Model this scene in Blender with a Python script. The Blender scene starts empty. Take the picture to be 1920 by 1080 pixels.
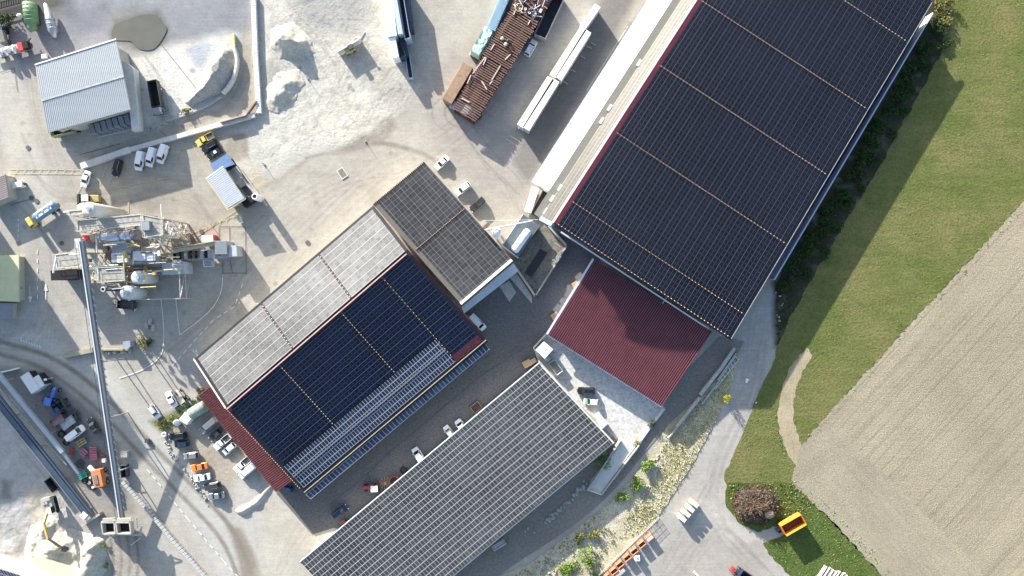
import bpy, bmesh, math, random
import numpy as np
from mathutils.geometry import delaunay_2d_cdt
from mathutils import Vector, Matrix, noise as mnoise
R = math.radians
rnd = random.Random(7)
sc = bpy.context.scene
C = sc.collection

# ---------------- camera, sky, sun, exposure ----------------
K = 7.0            # pixels of the 1920 px photo per metre on the ground
H = 183.0          # flying height of the camera
cam_d = bpy.data.cameras.new('camera'); cam = bpy.data.objects.new('camera', cam_d); C.objects.link(cam)
cam.location = (0, 0, H); cam.rotation_euler = (0, 0, 0)
cam_d.sensor_width = 36.0; cam_d.lens = 36.0 * H / (1920 / K)
cam_d.clip_start = 1.0; cam_d.clip_end = 6000.0
sc.camera = cam
SUN_ELEV = R(17.0); SUN_AZ = math.atan2(-0.56, 0.83)        # azimuth from +Y towards +X
sun_d = bpy.data.lights.new('sun', 'SUN'); sun = bpy.data.objects.new('sun', sun_d); C.objects.link(sun)
sun_d.energy = 5.0; sun_d.angle = R(0.5); sun_d.color = (1.0, 0.95, 0.87)
to_sun = Vector((math.sin(SUN_AZ) * math.cos(SUN_ELEV), math.cos(SUN_AZ) * math.cos(SUN_ELEV), math.sin(SUN_ELEV)))
sun.rotation_euler = to_sun.to_track_quat('Z', 'Y').to_euler()
sun.location = to_sun * 300
world = bpy.data.worlds.new('World'); sc.world = world; world.use_nodes = True
wn = world.node_tree; bg = wn.nodes['Background']
sky = wn.nodes.new('ShaderNodeTexSky'); sky.sky_type = 'NISHITA'; sky.sun_disc = False
sky.sun_elevation = SUN_ELEV; sky.sun_rotation = SUN_AZ; sky.air_density = 1.0; sky.dust_density = 1.5; sky.ozone_density = 1.0
wn.links.new(sky.outputs[0], bg.inputs[0]); bg.inputs[1].default_value = 0.125
sc.view_settings.view_transform = 'Standard'; sc.view_settings.look = 'None'
sc.view_settings.gamma = 1.0; sc.view_settings.use_curve_mapping = False
sc.view_settings.exposure = 1.45

# ---------------- helpers ----------------
def X(px, py, z=0.0):                       # photo pixel seen at height z -> world point
    f = (H - z) / H / K
    return Vector(((px - 960) * f, (540 - py) * f, z))
def lin(c): return tuple(((v / 255 + 0.055) / 1.055) ** 2.4 if v > 10 else v / 255 / 12.92 for v in c)
def S(r, g, b, k=0.62):                     # sunlit picture colour -> base colour
    return tuple(min(0.85, v * k) for v in lin((r, g, b)))
def ang(dx, dy): return math.atan2(-dy, dx) # photo direction -> world rotation about z

def tagit(o, label=None, cat=None, group=None, kind=None):
    if label: o['label'] = label
    if cat: o['category'] = cat
    if group: o['group'] = group
    if kind: o['kind'] = kind
    return o
OFF = {}
def thing(name, label, cat, loc=(0, 0, 0), rz=0.0, group=None, world=False):
    o = bpy.data.objects.new(name, None); C.objects.link(o); o.empty_display_size = 0.5
    o.location = loc; o.rotation_euler = (0, 0, rz)
    tagit(o, label, cat, group)
    OFF[o.name] = Vector(loc) if world else Vector((0, 0, 0))
    return o
def dup(root, loc, rz, label, group=None):
    def cp(o, par):
        c = o.copy(); C.objects.link(c); c.parent = par
        for ch in o.children: cp(ch, c)
        return c
    r = cp(root, None); r.location = loc; r.rotation_euler = (0, 0, rz)
    r['label'] = label
    if group: r['group'] = group
    return r

class MB:
    def __init__(s): s.v = []; s.f = []; s.uv = None
    def add(s, vs, fs):
        n = len(s.v); s.v += [Vector(v) for v in vs]; s.f += [tuple(i + n for i in f) for f in fs]; return s
    def box(s, c, size, rz=0.0, m=None):
        x, y, z = size[0] / 2, size[1] / 2, size[2] / 2
        vs = [Vector((a * x, b * y, d * z)) for d in (-1, 1) for a, b in ((-1, -1), (1, -1), (1, 1), (-1, 1))]
        if m is not None: vs = [m @ v for v in vs]
        elif rz: 
            r = Matrix.Rotation(rz, 3, 'Z'); vs = [r @ v for v in vs]
        c = Vector(c)
        return s.add([v + c for v in vs], [(3, 2, 1, 0), (4, 5, 6, 7), (0, 1, 5, 4), (1, 2, 6, 5), (2, 3, 7, 6), (3, 0, 4, 7)])
    def beam(s, a, b, w, h):
        a = Vector(a); b = Vector(b); d = b - a; L = d.length
        if L < 1e-6: return s
        q = d.to_track_quat('X', 'Z').to_matrix()
        return s.box((a + b) / 2, (L, w, h), m=q)
    def prism(s, bot, top):
        n = len(bot)
        fs = [tuple(range(n - 1, -1, -1)), tuple(range(n, 2 * n))] + [(i, (i + 1) % n, n + (i + 1) % n, n + i) for i in range(n)]
        # ensure orientation is counter-clockwise seen from above
        A = sum(bot[i][0] * bot[(i + 1) % n][1] - bot[(i + 1) % n][0] * bot[i][1] for i in range(n))
        if A < 0: bot = bot[::-1]; top = top[::-1]
        return s.add(list(bot) + list(top), fs)
    def col(s, pts, z0, z1):
        return s.prism([Vector((p[0], p[1], z0)) for p in pts], [Vector((p[0], p[1], z1)) for p in pts])
    def cyl(s, a, b, r0, r1=None, n=12, cap=True):
        if r1 is None: r1 = r0
        a = Vector(a); b = Vector(b); d = b - a
        if d.length < 1e-6: return s
        q = d.to_track_quat('Z', 'X').to_matrix()
        vs = []
        for p, r in ((a, r0), (b, r1)):
            for i in range(n):
                t = 2 * math.pi * i / n; vs.append(p + q @ Vector((r * math.cos(t), r * math.sin(t), 0)))
        fs = [(i, (i + 1) % n, n + (i + 1) % n, n + i) for i in range(n)]
        if cap: fs += [tuple(range(n - 1, -1, -1)), tuple(range(n, 2 * n))]
        return s.add(vs, fs)
    def lathe(s, a, axis, prof, n=16):       # prof: list of (distance along axis, radius)
        a = Vector(a); q = Vector(axis).to_track_quat('Z', 'X').to_matrix(); vs = []; fs = []
        for d, r in prof:
            for i in range(n):
                t = 2 * math.pi * i / n; vs.append(a + q @ Vector((r * math.cos(t), r * math.sin(t), d)))
        for k in range(len(prof) - 1):
            for i in range(n):
                j = (i + 1) % n; fs.append((k * n + i, k * n + j, (k + 1) * n + j, (k + 1) * n + i))
        fs += [tuple(range(n - 1, -1, -1)), tuple(range((len(prof) - 1) * n, len(prof) * n))]
        return s.add(vs, fs)
    def torus(s, c, axis, R0, r, n=16, m=6):
        q = Vector(axis).to_track_quat('Z', 'X').to_matrix(); c = Vector(c); vs = []; fs = []
        for i in range(n):
            t = 2 * math.pi * i / n
            for j in range(m):
                p = 2 * math.pi * j / m
                vs.append(c + q @ Vector(((R0 + r * math.cos(p)) * math.cos(t), (R0 + r * math.cos(p)) * math.sin(t), r * math.sin(p))))
        for i in range(n):
            for j in range(m):
                fs.append((i * m + j, ((i + 1) % n) * m + j, ((i + 1) % n) * m + (j + 1) % m, i * m + (j + 1) % m))
        return s.add(vs, fs)
    def loft(s, rings):
        n = len(rings[0]); vs = [v for r in rings for v in r]; fs = []
        for k in range(len(rings) - 1):
            for i in range(n):
                j = (i + 1) % n; fs.append((k * n + i, k * n + j, (k + 1) * n + j, (k + 1) * n + i))
        fs += [tuple(range(n - 1, -1, -1)), tuple(range((len(rings) - 1) * n, len(rings) * n))]
        return s.add(vs, fs)
    def blob(s, c, r, seed=0, rough=0.25, sub=1):
        bm = bmesh.new(); bmesh.ops.create_icosphere(bm, subdivisions=sub, radius=1.0)
        rr = (r, r, r) if isinstance(r, (int, float)) else r; c = Vector(c)
        vs = []
        for v in bm.verts:
            k = 1 + rough * mnoise.noise(v.co * 1.7 + Vector((seed * 3.1, seed * 1.7, seed)))
            vs.append(c + Vector((v.co.x * rr[0] * k, v.co.y * rr[1] * k, v.co.z * rr[2] * k)))
        fs = [tuple(v.index for v in f.verts) for f in bm.faces]; bm.free()
        return s.add(vs, fs)
    def build(s, name, mat, parent=None, smooth=False, origin=None):
        off = Vector((0, 0, 0))
        if parent is not None: off = OFF.get(parent.name, off)
        elif origin is not None: off = Vector(origin)
        me = bpy.data.meshes.new(name)
        me.from_pydata([v - off for v in s.v], [], s.f)
        if s.uv is not None:
            uvl = me.uv_layers.new(name='UVMap'); k = 0
            flat = [c for f in s.f for i in f for c in s.uv[i]]
            uvl.data.foreach_set('uv', flat)
        me.materials.append(mat)
        if smooth: me.polygons.foreach_set('use_smooth', [True] * len(me.polygons))
        me.update()
        o = bpy.data.objects.new(name, me); C.objects.link(o)
        if parent is not None: o.parent = parent; OFF[o.name] = off
        else: o.location = off; OFF[o.name] = off
        return o

# ---------------- materials ----------------
class NT:
    def __init__(s, name):
        s.m = bpy.data.materials.new(name); s.m.use_nodes = True; s.t = s.m.node_tree
        s.b = s.t.nodes['Principled BSDF']
    def n(s, typ, **kw):
        nd = s.t.nodes.new(typ)
        for k, v in kw.items(): setattr(nd, k, v)
        return nd
    def l(s, a, b): s.t.links.new(a, b)
    def val(s, sock, v):
        if isinstance(v, (int, float)): sock.default_value = v
        else: s.l(v, sock)
    def math(s, op, a, b=None, c=None, clamp=False):
        nd = s.n('ShaderNodeMath', operation=op); nd.use_clamp = clamp
        s.val(nd.inputs[0], a)
        if b is not None: s.val(nd.inputs[1], b)
        if c is not None: s.val(nd.inputs[2], c)
        return nd.outputs[0]
    def mix(s, f, a, b, blend='MIX'):
        nd = s.n('ShaderNodeMix', data_type='RGBA', blend_type=blend)
        s.val(nd.inputs[0], f)
        for sock, v in ((nd.inputs[6], a), (nd.inputs[7], b)):
            if isinstance(v, tuple): sock.default_value = (*v[:3], 1)
            else: s.l(v, sock)
        return nd.outputs[2]
    def noise(s, co, scale, detail=4, rough=0.6, dist=0.0):
        nd = s.n('ShaderNodeTexNoise'); nd.inputs['Scale'].default_value = scale; nd.inputs['Detail'].default_value = detail
        nd.inputs['Roughness'].default_value = rough; nd.inputs['Distortion'].default_value = dist
        s.l(co, nd.inputs['Vector']); return nd.outputs[0]
    def ramp(s, f, lo, hi, a=0.0, b=1.0):
        nd = s.n('ShaderNodeMapRange'); nd.inputs[1].default_value = lo; nd.inputs[2].default_value = hi
        nd.inputs[3].default_value = a; nd.inputs[4].default_value = b; nd.clamp = True
        s.val(nd.inputs[0], f); return nd.outputs[0]
    def bump(s, h, strength, dist=0.1):
        nd = s.n('ShaderNodeBump'); nd.inputs['Strength'].default_value = strength; nd.inputs['Distance'].default_value = dist
        s.l(h, nd.inputs['Height']); s.l(nd.outputs[0], s.b.inputs['Normal'])
    def map(s, co, rot=0.0, scale=(1, 1, 1)):
        nd = s.n('ShaderNodeMapping'); nd.inputs['Rotation'].default_value = (0, 0, rot); nd.inputs['Scale'].default_value = scale
        s.l(co, nd.inputs['Vector']); return nd.outputs[0]
MATS = {}
def M(name, rgb, rough=0.7, metal=0.0, var=0.18, scale=0.6, bump=0.0, bscale=6.0, dirt=None, dirt_amt=0.0, spec=0.4, stretch=None):
    if name in MATS: return MATS[name]
    t = NT(name); co = t.n('ShaderNodeTexCoord').outputs['Object']
    if stretch: co = t.map(co, stretch[0], stretch[1])
    n1 = t.noise(co, scale, 5, 0.65)
    f = t.ramp(n1, 0.3, 0.7, 1 - var, 1 + var)
    hsv = t.n('ShaderNodeHueSaturation'); hsv.inputs['Color'].default_value = (*rgb, 1); t.l(f, hsv.inputs['Value'])
    col = hsv.outputs[0]
    if dirt is not None:
        n2 = t.noise(co, scale * 2.3 + 0.4, 6, 0.7, 0.6)
        col = t.mix(t.ramp(n2, 0.45, 0.7, 0, dirt_amt), col, dirt)
    t.l(col, t.b.inputs['Base Color'])
    t.b.inputs['Roughness'].default_value = rough; t.b.inputs['Metallic'].default_value = metal
    t.b.inputs['Specular IOR Level'].default_value = spec
    if bump: t.bump(t.noise(co, bscale, 4, 0.7), bump, 0.08)
    MATS[name] = t.m; return t.m

def solar_mat(name, base, line, strong=1.0, weak=0.45, lw=0.10, cw=0.05, cross=0.3, dots=0.6, sheen=0.35, every=2, tone=0.25, stain=0.0):
    """photovoltaic modules: UV counts modules (u along the row, v across the rows)"""
    t = NT(name); uvn = t.n('ShaderNodeUVMap'); sp = t.n('ShaderNodeSeparateXYZ'); t.l(uvn.outputs[0], sp.inputs[0])
    u, v = sp.outputs[0], sp.outputs[1]
    fu = t.math('FRACT', u); fv = t.math('FRACT', v)
    du = t.math('ABSOLUTE', t.math('SUBTRACT', fu, 0.5)); dv = t.math('ABSOLUTE', t.math('SUBTRACT', fv, 0.5))
    row = t.math('GREATER_THAN', dv, 0.5 - lw)
    rv = t.math('FLOOR', t.math('ADD', v, 0.5))
    odd = t.math('LESS_THAN', t.math('MODULO', rv, every), 0.5)
    # strength wanders slightly from row to row
    rn = t.n('ShaderNodeTexWhiteNoise', noise_dimensions='1D'); t.l(rv, rn.inputs['W'])
    rs = t.math('MULTIPLY_ADD', odd, strong - weak, weak)
    rs = t.math('MULTIPLY', rs, t.ramp(rn.outputs[0], 0, 1, 0.85, 1.1))
    lmask = t.math('MULTIPLY', row, rs)
    cr = t.math('GREATER_THAN', du, 0.5 - cw)
    dot = t.math('MULTIPLY', t.math('GREATER_THAN', du, 0.5 - cw * 1.5), t.math('LESS_THAN', dv, 0.13))
    m = t.math('MAXIMUM', lmask, t.math('MAXIMUM', t.math('MULTIPLY', cr, cross), t.math('MULTIPLY', dot, dots)), clamp=True)
    cell = t.n('ShaderNodeCombineXYZ'); t.l(t.math('FLOOR', u), cell.inputs[0]); t.l(t.math('FLOOR', v), cell.inputs[1])
    wn_ = t.n('ShaderNodeTexWhiteNoise', noise_dimensions='2D'); t.l(cell.outputs[0], wn_.inputs['Vector'])
    co = t.n('ShaderNodeTexCoord').outputs['Object']
    tn = t.math('MULTIPLY', t.ramp(wn_.outputs[0], 0, 1, 1 - tone * 1.6, 1 + tone * 1.6), t.ramp(t.noise(co, 0.045, 5, 0.65), 0.32, 0.68, 0.72, 1.35))
    hsv = t.n('ShaderNodeHueSaturation'); hsv.inputs['Color'].default_value = (*base, 1); t.l(tn, hsv.inputs['Value'])
    col = hsv.outputs[0]
    if stain: col = t.mix(t.ramp(t.noise(co, 0.12, 6, 0.7), 0.5, 0.75, 0, stain), col, tuple(line))
    t.l(t.mix(m, col, line), t.b.inputs['Base Color'])
    t.b.inputs['Roughness'].default_value = sheen; t.b.inputs['Specular IOR Level'].default_value = 0.28
    MATS[name] = t.m; return t.m

white_paint = M('white_paint', (0.72, 0.72, 0.7), 0.5, var=0.06)
steel = M('galvanised_steel', (0.42, 0.44, 0.46), 0.45, 0.4, var=0.2, scale=0.9, dirt=(0.3, 0.27, 0.22), dirt_amt=0.4)
dark_steel = M('dark_steel', (0.07, 0.075, 0.085), 0.55, 0.2, var=0.3)
plant_steel = M('dusty_plant_steel', (0.5, 0.48, 0.43), 0.6, 0.2, var=0.22, scale=0.8, dirt=(0.33, 0.27, 0.2), dirt_amt=0.6)
rust = M('rusty_steel', (0.15, 0.085, 0.068), 0.85, 0.1, var=0.35, scale=1.1, dirt=(0.3, 0.2, 0.165), dirt_amt=0.6)
rubber = M('rubber', (0.02, 0.02, 0.021), 0.85, var=0.2)
rimm = M('wheel_rim', (0.45, 0.45, 0.46), 0.35, 0.7, var=0.1)
glass = M('dark_glass', (0.015, 0.018, 0.022), 0.06, 0, var=0.1, spec=0.8)
black = M('matt_black', (0.012, 0.012, 0.014), 0.9, var=0.1)
concrete = M('concrete', (0.42, 0.4, 0.36), 0.9, var=0.15, scale=0.5, bump=0.2, dirt=(0.25, 0.24, 0.21), dirt_amt=0.5)
concrete_light = M('pale_concrete', (0.6, 0.58, 0.54), 0.85, var=0.12, scale=0.5, bump=0.15, dirt=(0.4, 0.38, 0.33), dirt_amt=0.4)
wood = M('timber', (0.38, 0.27, 0.16), 0.8, var=0.25, scale=2)
lamp_lens = M('lamp_lens', (0.7, 0.7, 0.68), 0.15, 0, var=0.05, spec=0.8)
tail_red = M('tail_lamp_red', (0.35, 0.02, 0.02), 0.25, 0, var=0.05)
PAINT = {
 'white': M('car_paint_white', (0.78, 0.79, 0.8), 0.25, var=0.03, spec=0.6), 'silver': M('car_paint_silver', (0.25, 0.26, 0.28), 0.28, 0.4, var=0.04),
 'black': M('car_paint_black', (0.016, 0.017, 0.02), 0.18, var=0.1, spec=0.6), 'grey': M('car_paint_grey', (0.06, 0.065, 0.07), 0.25, 0.3, var=0.05),
 'navy': M('car_paint_navy', (0.02, 0.03, 0.07), 0.2, var=0.05, spec=0.6), 'orange': M('car_paint_orange', (0.75, 0.2, 0.03), 0.28, var=0.04),
 'yellow': M('car_paint_yellow', (0.6, 0.47, 0.13), 0.35, var=0.06), 'green': M('car_paint_green', (0.18, 0.6, 0.2), 0.35, var=0.05),
 'red': M('paint_red', (0.5, 0.05, 0.05), 0.4, var=0.15), 'blue': M('paint_blue', (0.06, 0.16, 0.5), 0.4, var=0.12),
 'palegreen': M('paint_pale_green', (0.15, 0.26, 0.12), 0.5, var=0.12, dirt=(0.22, 0.28, 0.19), dirt_amt=0.5),
 'darkgreen': M('paint_dark_green', (0.03, 0.1, 0.07), 0.5, var=0.12), 'teal': M('paint_teal', (0.05, 0.4, 0.3), 0.5, var=0.1),
 'steelblue': M('paint_steel_blue', (0.15, 0.27, 0.45), 0.4, 0.2, var=0.1)}
# ---------------- ground: one sheet, painted with its soils, plus some shade and haze ----------------
STEP = 2.0
gx = np.arange(-210, 2131, STEP); gy = np.arange(-180, 1261, STEP)
def ring(lo, hi): return np.concatenate(([lo - 14000, lo - 6000, lo - 2500, lo - 900, lo - 300, lo - 90], [], ))
gx = np.concatenate((ring(gx[0], 0), gx, gx[-1] + np.array([90, 300, 900, 2500, 6000, 14000])))
gy = np.concatenate((ring(gy[0], 0), gy, gy[-1] + np.array([90, 300, 900, 2500, 6000, 14000])))
GX, GY = np.meshgrid(gx, gy)
def vnoise(x, y, s, seed=0):
    x = x / s + seed * 17.3; y = y / s + seed * 7.7
    xi = np.floor(x).astype(int); yi = np.floor(y).astype(int); fx = x - xi; fy = y - yi
    fx = fx * fx * (3 - 2 * fx); fy = fy * fy * (3 - 2 * fy)
    def h(a, b):
        n = (a * 374761393 + b * 668265263 + seed * 974711) & 0xffffffff
        n = ((n ^ (n >> 13)) * 1274126177) & 0xffffffff
        return ((n ^ (n >> 16)) & 0xffff) / 65535.0
    return (h(xi, yi) * (1 - fx) + h(xi + 1, yi) * fx) * (1 - fy) + (h(xi, yi + 1) * (1 - fx) + h(xi + 1, yi + 1) * fx) * fy
def fbm(x, y, s, seed=0, o=4):
    r = 0; a = 0.5; t = 0
    for i in range(o): r = r + a * vnoise(x, y, s / 2 ** i, seed + i); t += a; a *= 0.55
    return r / t
def seg_dist(x, y, a, b):
    dx, dy = b[0] - a[0], b[1] - a[1]; L = dx * dx + dy * dy + 1e-9
    t = np.clip(((x - a[0]) * dx + (y - a[1]) * dy) / L, 0, 1)
    return np.hypot(x - a[0] - t * dx, y - a[1] - t * dy)
def poly_sd(x, y, poly):                    # positive inside
    d = np.full(x.shape, 1e9); ins = np.zeros(x.shape, bool); n = len(poly)
    for i in range(n):
        a, b = poly[i], poly[(i + 1) % n]
        d = np.minimum(d, seg_dist(x, y, a, b))
        c = ((a[1] > y) != (b[1] > y)) & (x < (b[0] - a[0]) * (y - a[1]) / (b[1] - a[1] + 1e-9) + a[0])
        ins ^= c
    return np.where(ins, d, -d)
base = np.array(S(204, 197, 184))
COL = np.ones(GX.shape + (3,)) * base
ROUGH = np.zeros(GX.shape)
n0 = fbm(GX, GY, 160, 1)[..., None]; COL *= 0.9 + 0.2 * n0
def paint(poly, rgb, feather=8, amt=1.0, wob=0, nz=0.0, ns=30, seed=3, k=0.62):
    xs = [p[0] for p in poly]; ys = [p[1] for p in poly]; pad = feather + wob + 4
    i0, i1 = np.searchsorted(gx, [min(xs) - pad, max(xs) + pad]); j0, j1 = np.searchsorted(gy, [min(ys) - pad, max(ys) + pad])
    x = GX[j0:j1, i0:i1]; y = GY[j0:j1, i0:i1]
    sd = poly_sd(x, y, poly)
    if wob: sd = sd + (fbm(x, y, 26, seed + 5) - 0.5) * 2 * wob
    m = np.clip(sd / feather * 0.5 + 0.5, 0, 1) * amt
    if nz: m = m * np.clip(1 - nz + nz * 2 * fbm(x, y, ns, seed), 0, 1)
    COL[j0:j1, i0:i1] = COL[j0:j1, i0:i1] * (1 - m[..., None]) + np.array(S(*rgb, k=k)) * m[..., None]
def stroke(pts, w, rgb, amt=0.6, feather=2.5, nz=0.4):
    xs = [p[0] for p in pts]; ys = [p[1] for p in pts]; pad = w + feather + 3
    i0, i1 = np.searchsorted(gx, [min(xs) - pad, max(xs) + pad]); j0, j1 = np.searchsorted(gy, [min(ys) - pad, max(ys) + pad])
    x = GX[j0:j1, i0:i1]; y = GY[j0:j1, i0:i1]; d = np.full(x.shape, 1e9)
    for a, b in zip(pts[:-1], pts[1:]): d = np.minimum(d, seg_dist(x, y, a, b))
    m = np.clip((w - d) / feather * 0.5 + 0.5, 0, 1) * amt * (1 - nz + nz * 2 * fbm(x, y, 12, 9)).clip(0, 1.2)
    m = m.clip(0, 1)
    COL[j0:j1, i0:i1] = COL[j0:j1, i0:i1] * (1 - m[..., None]) + np.array(S(*rgb)) * m[..., None]
def arc(pts, n=24):                          # smooth curve through points (Catmull-Rom)
    P = [np.array(p, float) for p in pts]; P = [2 * P[0] - P[1]] + P + [2 * P[-1] - P[-2]]; out = []
    for i in range(1, len(P) - 2):
        for k in range(n // 3):
            t = k / (n // 3)
            out.append(tuple(0.5 * ((2 * P[i]) + (-P[i - 1] + P[i + 1]) * t + (2 * P[i - 1] - 5 * P[i] + 4 * P[i + 1] - P[i + 2]) * t * t + (-P[i - 1] + 3 * P[i] - 3 * P[i + 1] + P[i + 2]) * t ** 3)))
    return out + [tuple(P[-2])]
# upper left storage yard, cold grey
paint([(-60, -60), (478, -60), (478, 60), (420, 70), (330, 80), (250, 110), (60, 120), (0, 260), (-60, 260)], (172, 172, 174), 20, 0.95, 12, 0.25, 60)
paint([(-40, -60), (130, -60), (140, 20), (20, 40), (-40, 60)], (96, 96, 88), 14, 0.85, 10, 0.3, 30)
paint([(0, 30), (60, 20), (90, 30), (90, 110), (0, 115)], (160, 150, 148), 14, 0.6, 8, 0.3, 30)
paint([(120, 5), (210, 0), (200, 60), (150, 70), (120, 50)], (140, 143, 152), 16, 0.7, 12, 0.5, 24)
paint([(225, 10), (470, -20), (460, 60), (380, 90), (330, 60), (260, 20)], (158, 160, 164), 20, 0.7, 14, 0.5, 40, 5)
paint([(200, 20), (240, 18), (300, 30), (325, 70), (300, 105), (230, 100), (205, 75)], (150, 150, 145), 12, 0.9, 8)
paint([(205, 60), (214, 42), (238, 34), (262, 24), (296, 23), (309, 38), (318, 55), (304, 84), (287, 97), (260, 95), (244, 82), (226, 80), (208, 78)], (132, 131, 124), 6, 0.9, 6, 0.2, 12)
paint([(250, 110), (345, 82), (440, 64), (445, 130), (420, 175), (330, 225), (260, 240)], (236, 232, 220), 14, 0.97, 10, 0.2, 30, 8)
paint([(300, 90), (350, 90), (380, 165), (350, 200), (290, 170)], (240, 237, 228), 12, 0.8, 8, 0.3, 30, 12)
paint([(348, 92), (400, 75), (380, 130), (365, 120)], (196, 205, 215), 5, 0.8, 3)
paint([(460, 64), (478, 60), (484, 200), (420, 215), (300, 262), (160, 310), (150, 290), (280, 245), (400, 205), (440, 150)], (206, 194, 174), 8, 0.9, 4, 0.2, 40)
stroke(arc([(462, 90), (455, 160), (400, 215), (300, 250), (200, 285)]), 9, (186, 176, 160), 0.5)
# parking lane and left approach
paint([(0, 100), (30, 105), (60, 250), (90, 330), (110, 400), (40, 470), (30, 380), (10, 300), (-10, 220)], (214, 208, 194), 6, 0.8, 3)
paint([(150, 318), (470, 220), (500, 300), (470, 420), (380, 470), (300, 400), (150, 400)], (196, 188, 172), 10, 0.75, 6, 0.3, 50)
stroke(arc([(110, 380), (200, 360), (280, 330), (350, 350), (400, 420)]), 5, (176, 168, 154), 0.5)
stroke(arc([(60, 320), (110, 370), (220, 372), (300, 352)]), 3, (170, 163, 150), 0.45)
stroke(arc([(40, 250), (60, 300), (80, 340), (130, 372)]), 2, (176, 170, 160), 0.5)
paint([(255, 370), (300, 372), (312, 392), (280, 400), (250, 385)], (150, 145, 138), 9, 0.6, 5, 0.4, 14)
# central sand lot
paint([(492, -40), (715, -40), (740, 40), (790, 170), (705, 262), (640, 280), (560, 300), (470, 350), (440, 330), (430, 250), (492, 210)], (223, 218, 205), 8, 0.97, 8, 0.1, 60)
paint([(545, -30), (700, -30), (700, 40), (650, 80), (600, 60), (560, 50)], (184, 182, 177), 20, 0.85, 12, 0.35, 40, 11)
paint([(500, 180), (640, 160), (745, 195), (735, 240), (640, 270), (560, 285), (490, 290)], (236, 230, 215), 18, 0.9, 10, 0.2, 40, 14)
paint([(640, 90), (700, 80), (745, 140), (780, 180), (730, 205), (690, 160)], (196, 190, 178), 14, 0.6, 10, 0.4, 30)
paint([(700, 240), (735, 218), (745, 240), (715, 270), (640, 290), (620, 285), (660, 268)], (168, 160, 146), 5, 0.75, 6, 0.5, 10)
paint([(430, 250), (460, 245), (470, 300), (440, 302), (420, 285)], (172, 162, 146), 4, 0.85, 5, 0.5, 10)
paint([(500, 120), (520, 110), (540, 160), (500, 210), (492, 190)], (190, 184, 172), 8, 0.7, 6, 0.5, 12)
paint([(437, 335), (480, 310), (495, 335), (500, 350), (470, 365)], (222, 208, 182), 5, 0.8, 2)
stroke(arc([(700, 268), (740, 272), (790, 288), (822, 304)]), 4, (158, 150, 136), 0.75, 2)
stroke(arc([(575, 296), (610, 288), (640, 288), (700, 268)]), 3, (170, 160, 146), 0.6, 2)
stroke([(470, 362), (520, 340), (575, 300)], 4, (180, 168, 150), 0.7, 3)
# concrete apron to the north of the halls
paint([(500, 350), (640, 290), (820, 305), (780, 300), (700, 384), (370, 668), (300, 560), (470, 460)], (206, 199, 185), 14, 0.8, 8, 0.15, 70)
paint([(780, 180), (960, -40), (1200, -40), (980, 400), (850, 310)], (196, 188, 177), 10, 0.8, 6, 0.2, 60)
paint([(1060, 110), (1150, -40), (1215, -40), (990, 345), (960, 300)], (150, 146, 142), 8, 0.8, 3)
stroke(arc([(845, 190), (835, 205), (840, 228), (875, 245)]), 1.6, (150, 145, 138), 0.6, 1.5)
stroke(arc([(832, 180), (812, 200), (815, 230), (840, 248)]), 1.6, (160, 154, 146), 0.5, 1.5)
for k, o in enumerate((0, 9)):
    stroke(arc([(500 + o, 345 + o), (560 + o, 325), (640, 330 + o), (720, 360 + o)]), 3, (190, 183, 170), 0.45, 3)
paint([(1008, 610), (990, 625), (1000, 655), (940, 710), (900, 700)], (120, 118, 118), 3, 0.6)
# lower left: haul road, its dark twin wheel tracks, machinery yard, sand pit
paint([(-60, 640), (60, 665), (160, 720), (250, 830), (330, 930), (420, 1100), (560, 1100), (540, 1010), (470, 960), (400, 930), (340, 870), (290, 800), (200, 690), (110, 630), (-60, 600)], (210, 206, 196), 10, 0.9, 4, 0.15, 50)
for dx, dy, w, a in ((0, 0, 4.5, 0.85), (-22, 18, 4.0, 0.8)):
    stroke(arc([(0 + dx, 640 + dy), (90 + dx, 668 + dy), (160 + dx, 712 + dy), (230 + dx, 775 + dy), (300 + dx, 850 + dy), (380 + dx, 930 + dy), (440 + dx, 1000 + dy), (478 + dx, 1090 + dy)]), w, (150, 143, 128), a, 2.5, 0.25)
paint([(425, 985), (450, 990), (478, 1040), (500, 1100), (455, 1100), (445, 1040)], (158, 148, 132), 5, 0.85, 2)
paint([(-60, 690), (60, 690), (120, 720), (190, 790), (230, 870), (250, 960), (190, 980), (120, 860), (40, 760), (-60, 690)], (150, 148, 146), 8, 0.95, 6, 0.3, 20)
paint([(130, 880), (150, 1100), (300, 1100), (260, 980), (215, 940)], (186, 178, 166), 16, 0.6, 10, 0.3, 20)
paint([(-60, 760), (30, 800), (110, 900), (160, 1000), (190, 990), (200, 1100), (-60, 1100)], (208, 205, 200), 14, 0.9, 8, 0.3, 40)
paint([(0, 900), (22, 905), (20, 935), (0, 935)], (140, 138, 134), 6, 0.8, 4)
paint([(25, 990), (50, 985), (48, 1040), (30, 1050)], (165, 162, 158), 10, 0.7, 8, 0.5, 12)
paint([(45, 918), (85, 912), (100, 940), (100, 985), (62, 985)], (226, 214, 190), 6, 0.9, 4)
paint([(200, 1005), (262, 1002), (290, 1100), (200, 1100)], (192, 182, 166), 8, 0.8, 4)
for x in (206, 222, 238, 254): stroke([(x, 1004), (x + 6, 1050), (x + 2, 1090)], 2.5, (148, 142, 134), 0.7, 2)
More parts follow.
